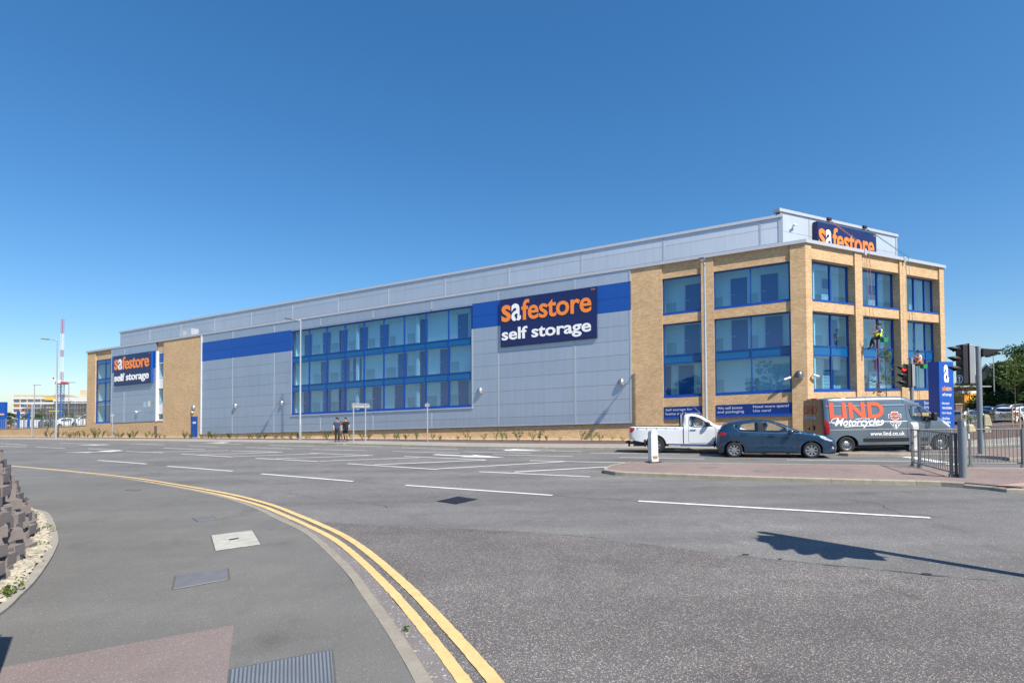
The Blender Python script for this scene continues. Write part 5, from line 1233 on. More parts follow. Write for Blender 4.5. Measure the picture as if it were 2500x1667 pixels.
    if cap:
        mb.blob(c+Vector((0, 0, .025)), (.118, .112, .085), 12, 8); o = mb.build('cap', cap, p, smooth=60)
        mb = MB(); q = c+Vector((0, 0, .02)); mb.add([q+lat*.09+fwd*.06, q+lat*.08+fwd*.19-Vector((0, 0, .02)), q-lat*.08+fwd*.19-Vector((0, 0, .02)), q-lat*.09+fwd*.06], [(0, 1, 2, 3)]); mb.build('cap_peak', cap, o)
    if helmet:
        mb.blob(c+Vector((0, 0, .035)), (.135, .125, .105), 14, 8); o = mb.build('helmet', helmet, p, smooth=60)
        mb = MB(); mb.lathe([(.135, 0), (.150, -.012), (.128, -.02)], c+Vector((0, 0, .0)), (0, 0, 1), 18); mb.build('helmet_rim', helmet, o, smooth=40)
    if vest:
        skin('vest', {'a': (*V['pel'].lerp(V['spi'], .5), 1.0*.168*g), 'b': (*V['spi'], .178*g), 'c': (*V['che'], .205*g), 'd': (*V['che'].lerp(V['nek'], .55), .135)}, [('a', 'b'), ('b', 'c'), ('c', 'd')], vest, p, 'b')
    if harness:
        mb = MB()
        for sg in (-1, 1):
            a, b = V['pel']+Vector((-.13*g, .08*sg, .05)), V['che']+Vector((-.20*g, .07*sg, .02)); cpt = V['che']+Vector((0, .1*sg, .17)); mb.tube([a, V['spi']+Vector((-.185*g, 0, .02)), b, cpt, V['che']+Vector((.16*g, .08*sg, .05))], .014, 6)
        mb.lathe([(.150*g, -.035), (.165*g, 0), (.150*g, .035)], V['pel']+Vector((0, 0, .04)), V['spi']-V['pel'], 18); mb.build('harness', M_black, p, smooth=40)
    return p
C_navy = mat('navy_tshirt', (.03, .055, .12), .9, vary=.15); C_black = mat('black_cloth', (.014, .014, .016), .9, vary=.2); C_char = mat('charcoal_trousers', (.022, .023, .026), .9, vary=.2); C_shoe = mat('grey_shoe', (.06, .06, .065), .8)
a = (-12.811, 38.422); b = (-12.433, 39.166)
person('pedestrian in navy tee, dark trousers and black cap, walking before the grey wall', (a[0], a[1], gz(a[0], .105)), radians(-62), dict(elL=(-.08, .27, 1.15), wrL=(.02, .30, .90), elR=(.0, -.27, 1.13), wrR=(.16, -.24, .92), knL=(.20, .10, .52), anL=(.10, .10, .12), toeL=(1, 0, -.3), knR=(-.02, -.09, .50), anR=(-.06, -.09, .10)), C_navy, C_char, C_shoe, cap=C_black, head_turn=.7)
person('bearded pedestrian in black tee and black shorts, on the right of the pair', (b[0], b[1], gz(b[0], .105)), radians(-80), dict(elL=(.03, .29, 1.14), wrL=(.22, .27, 1.02), elR=(-.05, -.30, 1.14), wrR=(.0, -.32, .90), knL=(.03, .11, .50), anL=(-.02, .11, .10), knR=(-.04, -.11, .52), anR=(-.40, -.12, .28), toeR=(.5, 0, -.8), pel=(0, 0, .96), spi=(.03, 0, 1.13), che=(.02, 0, 1.33)), C_black, C_black, C_shoe, hair=(.03, .018, .012), legs='short', girth=1.22, head_turn=-.5)
# rope access window cleaners
V_yel = mat('yellow_vest', (.72, .80, .03), .8, vary=.06); V_or = mat('orange_vest', (.85, .20, .03), .8, vary=.06); C_blue = mat('blue_sleeve', (.02, .12, .35), .9); C_wht = mat('white_shirt', (.65, .65, .66), .9); C_cam = mat('grey_work_trousers', (.10, .095, .08), .9, vary=.4, vscale=14)
hangJ = dict(knL=(.36, .16, .84), anL=(.26, .17, .40), knR=(.30, -.14, .82), anR=(.40, -.14, .36), toeL=(.9, 0, -.5), toeR=(.9, 0, -.5), hiL=(.06, .10, .93), hiR=(.06, -.10, .93), che=(-.06, 0, 1.34), nek=(-.05, 0, 1.50), hd0=(-.03, 0, 1.58), hd1=(-.02, 0, 1.66), hd2=(-.03, 0, 1.735), shL=(-.05, .185, 1.42), shR=(-.05, -.185, 1.42), elL=(.16, .26, 1.22), wrL=(.42, .20, 1.16), elR=(.12, -.28, 1.18), wrR=(.40, -.22, 1.26))
def facing(fr): return atan2(-fr.c.y, -fr.c.x)
T1, T2 = 5.75, 10.15
q1 = FRB.p(T1, 0, .72); q2 = FRB.p(T2, 0, .72)
w1 = (q1.x, q1.y, 5.58); w2 = (q2.x, q2.y, 4.12)
person('rope access cleaner in yellow vest and dark helmet, hanging before the middle windows', w1, facing(FRB)+.75, hangJ, C_blue, C_black, M_black, helmet=mat('dark_helmet', (.03, .03, .035), .4), vest=V_yel, harness=True)
J2 = dict(hangJ); J2.update(knL=(.40, .14, .90), anL=(.66, .16, .56), knR=(.38, -.12, .86), anR=(.62, -.12, .50), elL=(.10, .28, 1.26), wrL=(.36, .30, 1.40))
person('rope access cleaner in orange vest and blue helmet, beside the tall blue totem', w2, facing(FRB)+.9, J2, C_wht, C_cam, M_black, helmet=mat('navy_helmet', (.02, .05, .16), .4), vest=V_or, harness=True)
M_bucket = mat('green_plastic', (.01, .26, .06), .45, vary=.08)
for w_, lb in ((w1, 'green bucket hanging below the cleaner in yellow'), (w2, 'green bucket hanging below the cleaner in orange')):
    c = Vector(w_)+FRB.a*.42+Vector((0, 0, .62))+FRB.c*.1
    bk = thing('bucket', lb, 'bucket', c); fr = Frame(c, FRB.a, FRB.c)
    mb = MB(fr); P = []
    for z, k in ((0, .8), (.26, 1.0)):
        for x, y in ((-.26, -.12), (.26, -.12), (.26, .12), (-.26, .12)): P.append(fr.p(x*k, z, y*k))
    mb.add(P, [(0, 1, 2, 3), (0, 1, 5, 4), (1, 2, 6, 5), (2, 3, 7, 6), (3, 0, 4, 7)]); mb.build('tub', M_bucket, bk)
    mb = MB(); mb.tube([fr.p(-.24, .26, 0), fr.p(-.1, .5, 0), fr.p(.1, .5, 0), fr.p(.24, .26, 0)], .01, 5); mb.build('handle', M_black, bk)
M_rope_r = mat('red_rope', (.45, .16, .13), .9); M_rope_g = mat('green_rope', (.04, .22, .24), .9)
def rope(label, pts, m_, r=.014):
    t = MB().tube([Vector(p) for p in pts], r, 6).build('rope', m_); tag(t, label, 'rope')
top_o = .16
for k, (t0, anch, w_, m_, lbs) in enumerate(((T1+.05, 5.9, w1, M_rope_r, ('red rope from the roof to the cleaner in yellow', 'red safety rope hanging beside the cleaner in yellow')), (T2+.05, 9.9, w2, M_rope_g, ('green rope from the roof to the cleaner in orange', 'green safety rope hanging beside the cleaner in orange')))):
    A0 = FRB.p(anch, 14.75, oU); E0 = FRB.p(t0-.15, 11.97, top_o); E1 = FRB.p(t0+.18, 11.97, top_o)
    rope(lbs[0], [A0, E0, FRB.p(t0-.15, 7, .35), Vector(w_)+FRB.a*-.12+Vector((0, 0, 1.1))], m_); rope(lbs[1], [A0+FRB.a*.1, E1, FRB.p(t0+.18, 6, .40), FRB.p(t0+.25, .6, .6)], m_)
    rope(lbs[0].replace('from the roof to', 'trailing to the ground below'), [Vector(w_)+Vector((0, 0, .9)), FRB.p(t0+.05, 2.5, .7), FRB.p(t0+.35, .5, .75)], m_)
    mb = MB(FRB); mb.box(anch-.2, anch+.22, 14.56, 14.75, oU-.2, oU+.22); o = mb.build('edge_protector', mat('dark_canvas', (.03, .03, .05), .9), bevel=.06); tag(o, ('left' if k == 0 else 'right')+' dark padded edge protector on the top storey parapet', 'edge protector')
    mb = MB(FRB); mb.box(t0-.22, t0-.06, 11.55, 11.94, .104, .155); o = mb.build('rope_guard', M_white_tr); tag(o, ('left' if k == 0 else 'right')+' white rope guard on the short side parapet', 'rope guard')
# drivers
def driver(v, x, y, z, label, top, hair):
    M = v.matrix_world.copy() if False else Matrix.Translation(v.location) @ v.rotation_euler.to_matrix().to_4x4() @ Matrix.Diagonal((*v.scale, 1))
    loc = M @ Vector((x, y, z)); J = dict(knL=(.42, .14, 1.02), anL=(.60, .14, .62), knR=(.42, -.12, 1.02), anR=(.62, -.12, .62), hiL=(.05, .09, .95), hiR=(.05, -.09, .95), che=(-.08, 0, 1.33), nek=(-.10, 0, 1.48), hd0=(-.08, 0, 1.56), hd1=(-.07, 0, 1.64), hd2=(-.08, 0, 1.71), shL=(-.08, .18, 1.41), shR=(-.08, -.18, 1.41), elL=(.08, .24, 1.18), wrL=(.34, .14, 1.22), elR=(.08, -.24, 1.18), wrR=(.34, -.14, 1.24))
    person(label, loc, v.rotation_euler.z, J, top, C_black, C_shoe, hair=hair, sleeves='long')
driver(HATCH, 1.17, -.36, -.36, 'driver at the wheel of the blue hatchback, seen through the side window', mat('teal_top', (.04, .09, .10), .9), (.06, .05, .045))
driver(PICK, 1.68, -.40, -.09, 'driver at the wheel of the white pickup, in a white top', C_wht, (.03, .02, .015))

# ================================================================ STREET FURNITURE
M_galv = mat('galvanised_steel', (.46, .48, .50), .45, .5, vary=.08, vscale=4)
M_gpost = mat('grey_painted_post', (.20, .225, .24), .45, .1, vary=.06, vscale=3)
M_rail = mat('weathered_rail', (.20, .21, .215), .5, .4, vary=.12, vscale=5)
def lamp_post(p, h, label, arm=1.25, pale=True, az=None, extra=None, hb=.1):
    x, y = p; z = gz(x, hb); t = thing('lamp_post', label, 'lamp post', (x, y, z), group=None)
    d = Vector((-.434, -.9, 0)) if az is None else Vector((cos(az), sin(az), 0)); o = Vector((x, y, z))
    mb = MB(); mb.lathe([(.10, -.3), (.115, -.1), (.115, 1.35), (.11, 1.42), (.082, 1.5), (.058, h-.1), (.058, h), (0, h+.02)], o, n=14); pl = mb.build('pole', M_galv, t, smooth=40)
    mb = MB(); mb.bx(x-.05, x+.05, y-.105, y-.09, z+.5, z+1.1); mb.build('access_door', M_galv, pl)
    tp = o+Vector((0, 0, h-.06)); mb = MB(); mb.tube([tp, tp+d*.35+Vector((0, 0, .03)), tp+d*(arm-.6)+Vector((0, 0, .06))], .04, 8); mb.build('arm', M_galv, t, smooth=40)
    fr = Frame(tp+d*(arm-.62)+Vector((0, 0, .05)), d, Vector((-d.y, d.x, 0)), Vector((0, 0, 1))+d*-.0)
    mb = MB(fr); mb.prism([(0, -.05), (.75, -.03), (.78, 0), (.70, .05), (.2, .09), (0, .06)], -.14, .14); mb.build('lamp_head', mat('lamp_head_grey', (.33, .34, .36), .4, .5), t, bevel=.015)
    mb = MB(fr); mb.box(.12, .68, -.066, -.052, -.10, .10); mb.build('lens', mat('lamp_lens', (.7, .72, .74), .2), t)
    mb = MB(); mb.lathe([(.04, 0), (.035, .08), (0, .10)], tp+d*.1+Vector((0, 0, .07)), n=10); mb.build('photocell', M_white_tr, t)
    return t
lamp_post((-17.85, 44.2), 10.0, 'tall galvanised lamp post in front of the left edge of the wide window band', 1.5)
lamp_post((11.2, 30.25), 10.25, 'tall galvanised lamp post in front of the brick corner, rising behind the pickup', 1.5)
lb = lamp_post((-52.724, 60.664), 11.3, 'tall galvanised lamp post with a camera box, left of the building', 1.4)
x, y = (-52.724, 60.664); o = Vector((x, y, gz(x, 6.7)))
mb = MB(); mb.bx(x-.36, x-.05, y-.2, y+.1, o.z, o.z+.42); cb = mb.build('camera_box', M_white_tr, lb); mb = MB(); mb.bx(x-.30, x-.12, y-.215, y-.2, o.z+.2, o.z+.36); mb.build('camera_lens', M_black, cb)
def post(p, h, label, r=.045, plate=None, hb=.1, name='sign_post'):
    x, y = p; z = gz(x, hb); t = thing(name, label, 'sign post', (x, y, z)); mb = MB(); mb.lathe([(r, -.2), (r, h), (0, h+.02)], (x, y, z), n=12); mb.build('post', M_galv, t, smooth=40)
    if plate:
        w_, hh, ang = plate; fr = Frame((x, y, z+h-hh-.05), (cos(ang), sin(ang), 0), (sin(ang), -cos(ang), 0)); MB(fr).box(-w_/2, w_/2, 0, hh, r, r+.012).build('sign_plate', M_galv, t)
        for q in (.25, .75): MB(fr).box(-.06, .06, hh*q-.02, hh*q+.02, -r-.01, r).build('clip', M_galv, t)
    return t
post((-59.401, 64.912), 4.1, 'plain galvanised post left of the tall lamp post with the camera box', .09)
post((-43.882, 57.600), 2.6, 'short post with a small edge on plate before the far left window', .05, (.35, .2, radians(20)))
post((-6.001, 37.174), 2.7, 'slim post with a small plate standing before the right half of the wide window band', .05, (.32, .22, radians(-5)))
pa = (-11.167, 36.931); pb = (-10.722, 38.347)
ds = thing('direction_sign', 'grey back of an arrow ended direction sign on two slim posts, beside the pedestrians', 'sign', (pa[0], pa[1], gz(pa[0], .1)))
for x, y in (pa, pb): MB().lathe([(.05, -.2), (.05, 2.78), (0, 2.8)], (x, y, gz(x, .1)), n=12).build('post', M_galv, ds, smooth=40)
va = Vector((pb[0]-pa[0], pb[1]-pa[1], 0)); L_ = va.length; va.normalize(); fr = Frame((pa[0], pa[1], gz(pa[0], .1)), va, (va.y, -va.x, 0))
MB(fr).prism([(-.08, 2.42), (L_+.52, 2.42), (L_+.72, 2.58), (L_+.52, 2.78), (-.08, 2.78)], -.08, -.06).build('sign_plate', mat('sign_back', (.50, .52, .53), .5, .3), ds)
for h in (2.48, 2.72): MB(fr).box(-.06, L_+.5, h-.02, h+.02, -.06, -.03).build('stiffener', M_galv, ds)

# bollards
M_wb = mat('dirty_white_plastic', (.70, .69, .66), .5, vary=.12, vscale=5, speck=(9, .35, (.42, .36, .28)))
def keep_left(p, label, rot, hb=.12):
    x, y = p; t = thing('island_bollard', label, 'bollard', (x, y, gz(x, hb)), rot, local=True)
    prof = [(-.14, .02), (.14, .02), (.13, 1.02), (.105, 1.11), (.055, 1.17), (0, 1.185), (-.055, 1.17), (-.105, 1.11), (-.13, 1.02)]
    fr = Frame((0, 0, 0), (1, 0, 0), (0, 1, 0)); MB(fr).prism([(u, v) for u, v in prof], -.12, .12).build('shell', M_wb, t, bevel=.045)
    MB(fr).box(-.15, .15, .0, .20, -.15, .15).build('base_skirt', M_wb, t, bevel=.05); MB(fr).box(-.24, .24, -.02, .035, -.20, .20).build('base_plate', M_iron, t, bevel=.01)
    MB(fr).box(-.035, .035, .22, .85, -.128, -.118).build('side_rib', M_wb, t); MB(fr).box(-.09, .09, .14, .24, -.155, -.148).build('rust_patch', mat('rust_patch', (.33, .20, .10), .9, vary=.4, vscale=20), t)
keep_left((5.055, 18.836), 'white island bollard on the nose of the island, in front of the pickup', radians(15))
keep_left((16.230, 21.188), 'white island bollard standing behind the short railing panel, before the van', radians(75))
x, y = (11.518, 13.437); t = thing('crossing_post', 'stout grey crossing post marked 8 beside the railing', 'post', (x, y, gz(x, .12)))
MB().lathe([(.090, -.1), (.090, 1.46), (.085, 1.48), (0, 1.485)], (x, y, gz(x, .12)), n=24).build('post', M_gpost, t, smooth=40)
fr = Frame((x, y, gz(x, .12)), (.97, .2, 0), (.2, -.97, 0)); o = lettering('number', '8', fr, -.045, .02, 1.32, 1.43, .0915, M_white_tr, t, bold=.02)
M_cream = mat('cream_plastic', (.58, .50, .33), .5, vary=.05)
def ped_box(fr, a, b, w_, h_, par):
    mb = MB(fr); mb.prism([(a, b), (a+w_, b), (a+w_*1.02, b+h_*.25), (a+w_*.8, b+h_*.85), (a+w_*.55, b+h_), (a, b+h_)], -.11, .11); o = mb.build('push_button_unit', M_cream, par, bevel=.02)
    for q in (.3, .5, .7): MB(fr).box(a+.01, a+w_*.86, b+h_*q-.004, b+h_*q+.004, .111, .114).build('groove', mat('groove_shadow', (.3, .25, .15), .8), o)
ped_box(fr, .095, 1.17, .21, .19, t); MB(fr).box(.10, .145, .98, 1.12, -.05, .08).build('button_housing', M_white_tr, t, bevel=.02)

# railings
def railing(p0, p1, label, n, h=1.12, hb=.12, posts=(0, 1), group=None, endframe=False):
    a, b = Vector(p0), Vector(p1); t = thing('guard_railing', label, 'railing', G3(a, hb), group=group); d = (b-a).normalized(); nn = Vector((-d.y, d.x))
    A3, B3 = G3(a, hb), G3(b, hb); up = Vector((0, 0, 1))
    for z in (h, .12): MB().tube([A3+up*z, B3+up*z], .019, 6).build('rail', M_rail, t)
    for i in range(n):
        q = A3.lerp(B3, (i+.5)/n); MB().tube([q+up*.12, q+up*h], .0085, 5).build('bar', M_rail, t)
    for k in posts:
        q = A3.lerp(B3, k); fr = Frame(q, (d.x, d.y, 0), (nn.x, nn.y, 0)); MB(fr).box(-.025, .025, -.05, h+.015, -.025, .025).build('post', M_rail, t)
        MB(fr).box(-.06, .06, 0, .08, -.03, .03).build('foot_bracket', M_rail, t)
    return t
railing((12.356, 16.226), (12.187, 15.716), 'narrow end section of railing nearest the van, on the island', 2)
railing((12.187, 15.716), (11.378, 13.639), 'short railing panel on the island between the van and the crossing post', 15)
railing((11.352, 13.582), (11.455, 13.566), 'very narrow railing frame right beside the crossing post', 0)
railing((12.378, 15.977), (14.864, 15.283), 'long railing on the far edge of the near island, behind the crossing post', 27, posts=(0, .5, 1))
railing((18.806, 21.075), (21.357, 21.937), 'far railing behind the grey traffic signal pole', 18, h=1.0, posts=(0, 1))
railing((14.817, 15.235), (18.6, 14.2), 'railing section leaving the picture on the right', 20)

# traffic signals
M_sigb = mat('signal_black', (.022, .022, .024), .5, vary=.1); M_sigg = mat('signal_backplate_grey', (.30, .31, .32), .5, vary=.08)
def signal_head(par, o, ang, lit=None, arrow=True, n=3, sc=1.0):
    """o: bottom centre of the head; ang: the way it faces"""
    c_ = Vector((cos(ang), sin(ang), 0)); fr = Frame(o, (-c_.y, c_.x, 0), c_); h = .30*sc; tot = h*(n+(1 if arrow else 0)); w_ = .15*sc
    hb = MB(fr).box(-w_, w_, 0, tot, -.10*sc, .06*sc).build('signal_head', M_sigb, par, bevel=.02)
    MB(fr).box(-w_-.03, w_+.03, -.03, tot+.03, -.115*sc, -.10*sc).build('backing_plate', M_sigb, hb)
    MB(fr).box(-w_*.85, w_*.85, .01, tot-.01, -.30*sc, -.115*sc).build('rear_housing', M_sigg, hb, bevel=.02)
    for k in range(n):
        b = tot-h*(k+.5); r = .105*sc; P = []; m = 10
        for i in range(m+1):
            a_ = pi*1.15*i/m-.075*pi
            P.append(fr.p(r*1.15*cos(a_), b+r*1.15*sin(a_), .06*sc)); P.append(fr.p(r*1.05*cos(a_), b+r*1.05*sin(a_)-.03*sc, .06*sc+(.10+.24*max(0, sin(a_)))*sc))
        mb = MB(); mb.add(P, [(2*i, 2*i+2, 2*i+3, 2*i+1) for i in range(m)]); v = mb.build('visor', M_sigb, hb, smooth=50); v.modifiers.new('solid', 'SOLIDIFY').thickness = .008
        col_ = [(.30, .012, .01), (.20, .10, .01), (.01, .13, .06)][k]
        lm = mat('signal_lens_%d' % k, tuple(q*.35 for q in col_), .2); 
        if lit == k: lm = mat('signal_lens_lit_red', (.6, .02, .02), .3, emit=((1.0, .05, .04), 1.6))
        mb = MB(); mb.lathe([(r, 0), (r*.7, .02), (0, .03)], fr.p(0, b, .06*sc), fr.c, 18); mb.build('lens', lm, hb, smooth=40)
    if arrow:
        b = h*.5; r = .125*sc; mb = MB(); mb.lathe([(r, .0), (r*1.04, .01), (0, .011)], fr.p(0, b, .06*sc), fr.c, 22); mb.build('arrow_ring', M_whitel, hb); mb = MB(); mb.lathe([(r*.9, .012), (0, .0125)], fr.p(0, b, .06*sc), fr.c, 22); mb.build('arrow_disc', mat('sign_blue', (.01, .06, .20), .4), hb)
        q = [(-.018, -.085), (.018, -.085), (.018, .03), (.05, .03), (0, .09), (-.05, .03), (-.018, .03)]; mb = MB(); mb.add([fr.p(u*sc, b+v*sc, .0745+.06*(sc-1)) for u, v in q], tess(q)); mb.build('arrow', M_whitel, hb)
    return hb
def signal(p, h, label, heads, hb=.12, r=.085, lamp=True):
    x, y = p; z = gz(x, hb); t = thing('traffic_signal', label, 'traffic signal', (x, y, z)); MB().lathe([(r, -.1), (r, h), (r*.9, h+.02), (0, h+.025)], (x, y, z), n=20).build('pole', M_gpost, t, smooth=40)
    for dx, dy, dz, ang, lit, arr, n, sc in heads:
        o = Vector((x+dx, y+dy, z+dz)); signal_head(t, o, ang, lit, arr, n, sc); tot = .30*sc*(n+arr); pc = Vector((x, y, 0))
        for q in (.05, .95): MB().tube([Vector((x, y, o.z+tot*q)), Vector((o.x, o.y, o.z+tot*q))], .022, 6).build('bracket', M_sigb, t)
    return t
p = (17.571, 19.703)
s1 = signal(p, 4.02, 'black traffic signal with a blue arrow disc on a stout grey pole, far right', [(-.73, -.10, 2.62, radians(176), None, True, 3, 1.22)])
x, y = p; z = gz(x, .12); fr = Frame((x, y, z), (.95, -.3, 0), (-.3, -.95, 0))
mb = MB(fr); mb.prism([(.08, 3.62), (.40, 3.72), (.66, 3.84), (.64, 3.90), (.36, 3.92), (.08, 3.96)], -.12, .12); mb.build('signal_seen_edge_on', M_sigb, s1, bevel=.02)
for u in (.30, .45, .58): MB(fr).box(u-.05, u+.05, 3.62+(u-.3)*.3, 3.70+(u-.3)*.3, -.1, .1).build('visor', M_sigb, s1)
ped_box(fr, .09, 1.05, .22, .42, s1); ped_box(fr, .09, .80, .20, .22, s1)
signal((18.275, 23.950), 4.05, 'traffic signal showing red, standing behind the grey van', [(-.36, -.15, 2.72, radians(187), 0, False, 3, 1.12)], hb=.1, r=.075)
# signal and pole just outside the right edge of the picture: its shadow crosses the road
sheet('corner_pavement', [(6.05, 6.0), (8.6, 8.4), (12, 8.0), (12, 1.5), (5.2, 1.5)], .1, M_pave, .14)
signal((6.33, 5.62), 4.15, 'traffic signal at the right edge whose shadow falls across the road', [(-.24, -.44, 2.50, radians(250), None, True, 3, 1.25)], hb=.1)

# totem sign
tb = Vector((*(25.670, 30.938), 0)); tb.z = gz(tb.x); ta = radians(17); fr = Frame(tb, (cos(ta), sin(ta), 0), (sin(ta), -cos(ta), 0))
tt = thing('totem_sign', 'tall blue totem sign with a white padlock logo, right of the van', 'sign', tb)
W2 = .60; HT = 4.52
MB(fr).box(-W2, W2, 0, HT, -.62, 0).build('totem_body', mat('totem_blue', (.004, .075, .42), .3, vary=.03), tt, bevel=.012)
MB(fr).box(-W2-.003, W2+.003, 2.20, 2.21, -.622, .003).build('panel_joint', M_frame, tt)
la = lettering('logo_a', 'a', fr, -.21, .19, 3.28, 4.34, .008, M_whitel, tt, bold=.03); mb = MB(fr); ang = [2*pi*k/14 for k in range(14)]
mb.add([fr.p(.015+.062*cos(q), 3.66+.062*sin(q), .012) for q in ang], [tuple(range(14))]); mb.add([fr.p(-.012, 3.66, .012), fr.p(.042, 3.66, .012), fr.p(.062, 3.46, .012), fr.p(-.032, 3.46, .012)], [(0, 1, 2, 3)]); mb.build('keyhole', M_frame, la)
M_amber = mat('amber_letters', (.85, .42, .05), .4)
lettering('word_safe', 'safe', fr, -.39, -.06, 2.80, 3.08, .008, M_orange, tt, bold=.03); lettering('word_store', 'store', fr, -.05, .38, 2.80, 3.06, .008, M_amber, tt, bold=.03); lettering('words', 'self storage', fr, -.38, .38, 2.44, 2.68, .008, M_whitel, tt, bold=.008)
for k, (tx, a0, a1, y0, y1) in enumerate((('• Self storage for', -.47, .20, 1.96, 2.13), ('home and business', -.40, .37, 1.72, 1.89), ('• Short or long stay', -.47, .33, 1.40, 1.57), ('• We sell boxes', -.47, .18, 1.10, 1.25), ('and packaging', -.40, .23, .86, 1.04), ('• Need more', -.47, .08, .56, .70))):
    lettering('words', tx, fr, a0, a1, y0, y1, .008, M_whitel, tt, bold=.012)

# ================================================================ PLANTING AND BACKGROUND
L_dark = leafmat('leaf_dark', (.035, .075, .018)); L_mid = leafmat('leaf_mid', (.060, .115, .022)); L_pale = leafmat('leaf_pale', (.12, .17, .035)); L_dry = leafmat('leaf_dry', (.15, .12, .045)); L_yel = leafmat('leaf_yellow_green', (.19, .22, .04))
M_bark = mat('bark', (.12, .09, .065), .95, vary=.3, vscale=12, bump=.6, bscale=30); M_stake = mat('timber_stake', (.46, .34, .19), .9, vary=.2, vscale=6)
def leaves(mb, cen, r, n, size, rn, up=.0):
    for _ in range(n):
        while True:
            v = Vector((rn.uniform(-1, 1), rn.uniform(-1, 1), rn.uniform(-1, 1)))
            if v.length < 1: break
        c = Vector(cen)+Vector((v.x*r[0], v.y*r[1], v.z*r[2])); a = Vector((rn.uniform(-1, 1), rn.uniform(-1, 1), rn.uniform(-.6, .8)+up)).normalized(); b = a.orthogonal().normalized(); b.rotate(Matrix.Rotation(rn.uniform(0, 6.28), 3, a)); s = size*rn.uniform(.6, 1.3)
        mb.add([c-a*s, c-a*s*.1+b*s*.55, c+a*s, c-a*s*.1-b*s*.55], [(0, 1, 2, 3)])
def tree(name, label, loc, h, rad, n, lm, seed, trunk=None, size=.22, cl=26, group=None, zmin=.22, tr=None):
    rn = random.Random(seed); t = thing(name, label, 'tree', loc, group=group); o = Vector(loc); tr = tr or h*.022
    mb = MB(); lean = Vector((rn.uniform(-.04, .04)*h, rn.uniform(-.04, .04)*h, 0)); tp = o+lean+Vector((0, 0, h*.72))
    mb.tube([o-Vector((0, 0, .2)), o+lean*.3+Vector((0, 0, h*.25)), o+lean*.7+Vector((0, 0, h*.5)), tp], [tr*1.25, tr, tr*.7, tr*.3], 8); tk = mb.build('trunk', M_bark, t, smooth=60)
    cs = []
    for k in range(cl):
        z = zmin+(1-zmin)*rn.random()**.9; w_ = sin(pi*min(1, (z-zmin*.6)/(1.03-zmin*.6)))**.6; a = rn.uniform(0, 6.28); q = sqrt(rn.random())*rad*w_
        cs.append(o+lean*z+Vector((cos(a)*q, sin(a)*q, h*z*.94)))
    for k in range(0, cl, 3):
        st = o+lean*.4+Vector((0, 0, h*rn.uniform(.25, .6))); MB().tube([st, st.lerp(cs[k], .5)+Vector((0, 0, -.03*h)), cs[k]], [tr*.5, tr*.3, tr*.1], 5).build('limb', M_bark, tk)
    mb = MB()
    for c in cs: q = rad*rn.uniform(.28, .5); leaves(mb, c, (q, q, q*.75), int(n/cl), size, rn)
    mb.build('crown', lm, t, normals=False); return t
def Z(p, h=0): return (p[0], p[1], gz(p[0], h))

# ---- young shrubs in the long bed
protos = []
for k in range(7):
    rn = random.Random(40+k); t = thing('young_shrub', 'young leafy shrub in the mulch bed along the building', 'shrub', (0, 0, -50), group='young shrubs in the planting bed', local=True, tilt=False)
    h = rn.uniform(.55, .95); mb = MB(); lf = MB()
    for q in range(rn.randint(4, 7)):
        a = rn.uniform(0, 6.28); tip = Vector((cos(a)*h*.4, sin(a)*h*.4, h*rn.uniform(.6, 1.05))); md_ = tip*.5+Vector((0, 0, h*.1)); mb.tube([(0, 0, -.05), md_, tip], [.012, .008, .004], 4)
        for u in (.35, .5, .65, .8, .95, 1.0): c = Vector((0, 0, 0)).lerp(md_, u*2) if u < .5 else md_.lerp(tip, u*2-1); leaves(lf, c, (.10, .10, .08), rn.randint(2, 5), .05, rn)
    st = mb.build('stems', M_bark, t); st['kind'] = 'stuff'; lv = lf.build('leaves', [L_pale, L_yel, L_pale, L_dry, L_yel, L_pale, L_mid][k], t, normals=False); lv['kind'] = 'stuff'
    protos.append(t)
rn = random.Random(77); used = set()
for i in range(92):
    s_ = 9.5+i*.78+rn.uniform(-.35, .35); d = rn.uniform(.8, 2.3); p = FRA.p(s_, 0, d); k = rn.randrange(7); sc = rn.uniform(.45, 1.0)*(1.2 if s_ > 60 else 1)
    M = Matrix.Translation((p.x, p.y, gz(p.x, .05))) @ Matrix.Rotation(rn.uniform(0, 6.28), 4, 'Z') @ Matrix.Diagonal((sc, sc, sc, 1))
    if k not in used: protos[k].matrix_world = M; used.add(k)
    else: dup(protos[k], M)
# ---- staked saplings near the far left end
def sapling(p, h, seed, label, lm, group, stakes=True, hb=.06, n=260, spread=.9):
    rn = random.Random(seed); o = Vector((p[0], p[1], gz(p[0], hb))); t = thing('staked_sapling', label, 'sapling', o, group=group)
    mb = MB(); mb.tube([o, o+Vector((.03, 0, h*.5)), o+Vector((.0, 0, h))], [.035, .025, .008], 6); mb.build('trunk', M_bark, t)
    lf = MB(); br = MB()
    for k in range(22):
        z = rn.uniform(.30, .95)*h; a = rn.uniform(0, 6.28); q = spread*rn.uniform(.4, 1)*(1.15-z/h*.6); tip = o+Vector((cos(a)*q, sin(a)*q, z+q*.7)); br.tube([o+Vector((0, 0, z)), tip], [.010, .004], 4)
        for u in (.5, .75, 1): leaves(lf, (o+Vector((0, 0, z))).lerp(tip, u), (.14, .14, .12), n//66, .06, rn)
    b_ = br.build('branches', M_bark, t); b_['kind'] = 'stuff'; l_ = lf.build('foliage', lm, t, normals=False); l_['kind'] = 'stuff'
    if stakes:
        for sx in (-.22, .22): MB().tube([o+Vector((sx, -.05, -.1)), o+Vector((sx, -.05, 1.15))], .04, 6).build('stake', M_stake, t)
        MB().bx(o.x-.24, o.x+.24, o.y-.08, o.y-.04, o.z+.95, o.z+1.03).build('tie_bar', M_black, t)
    return t
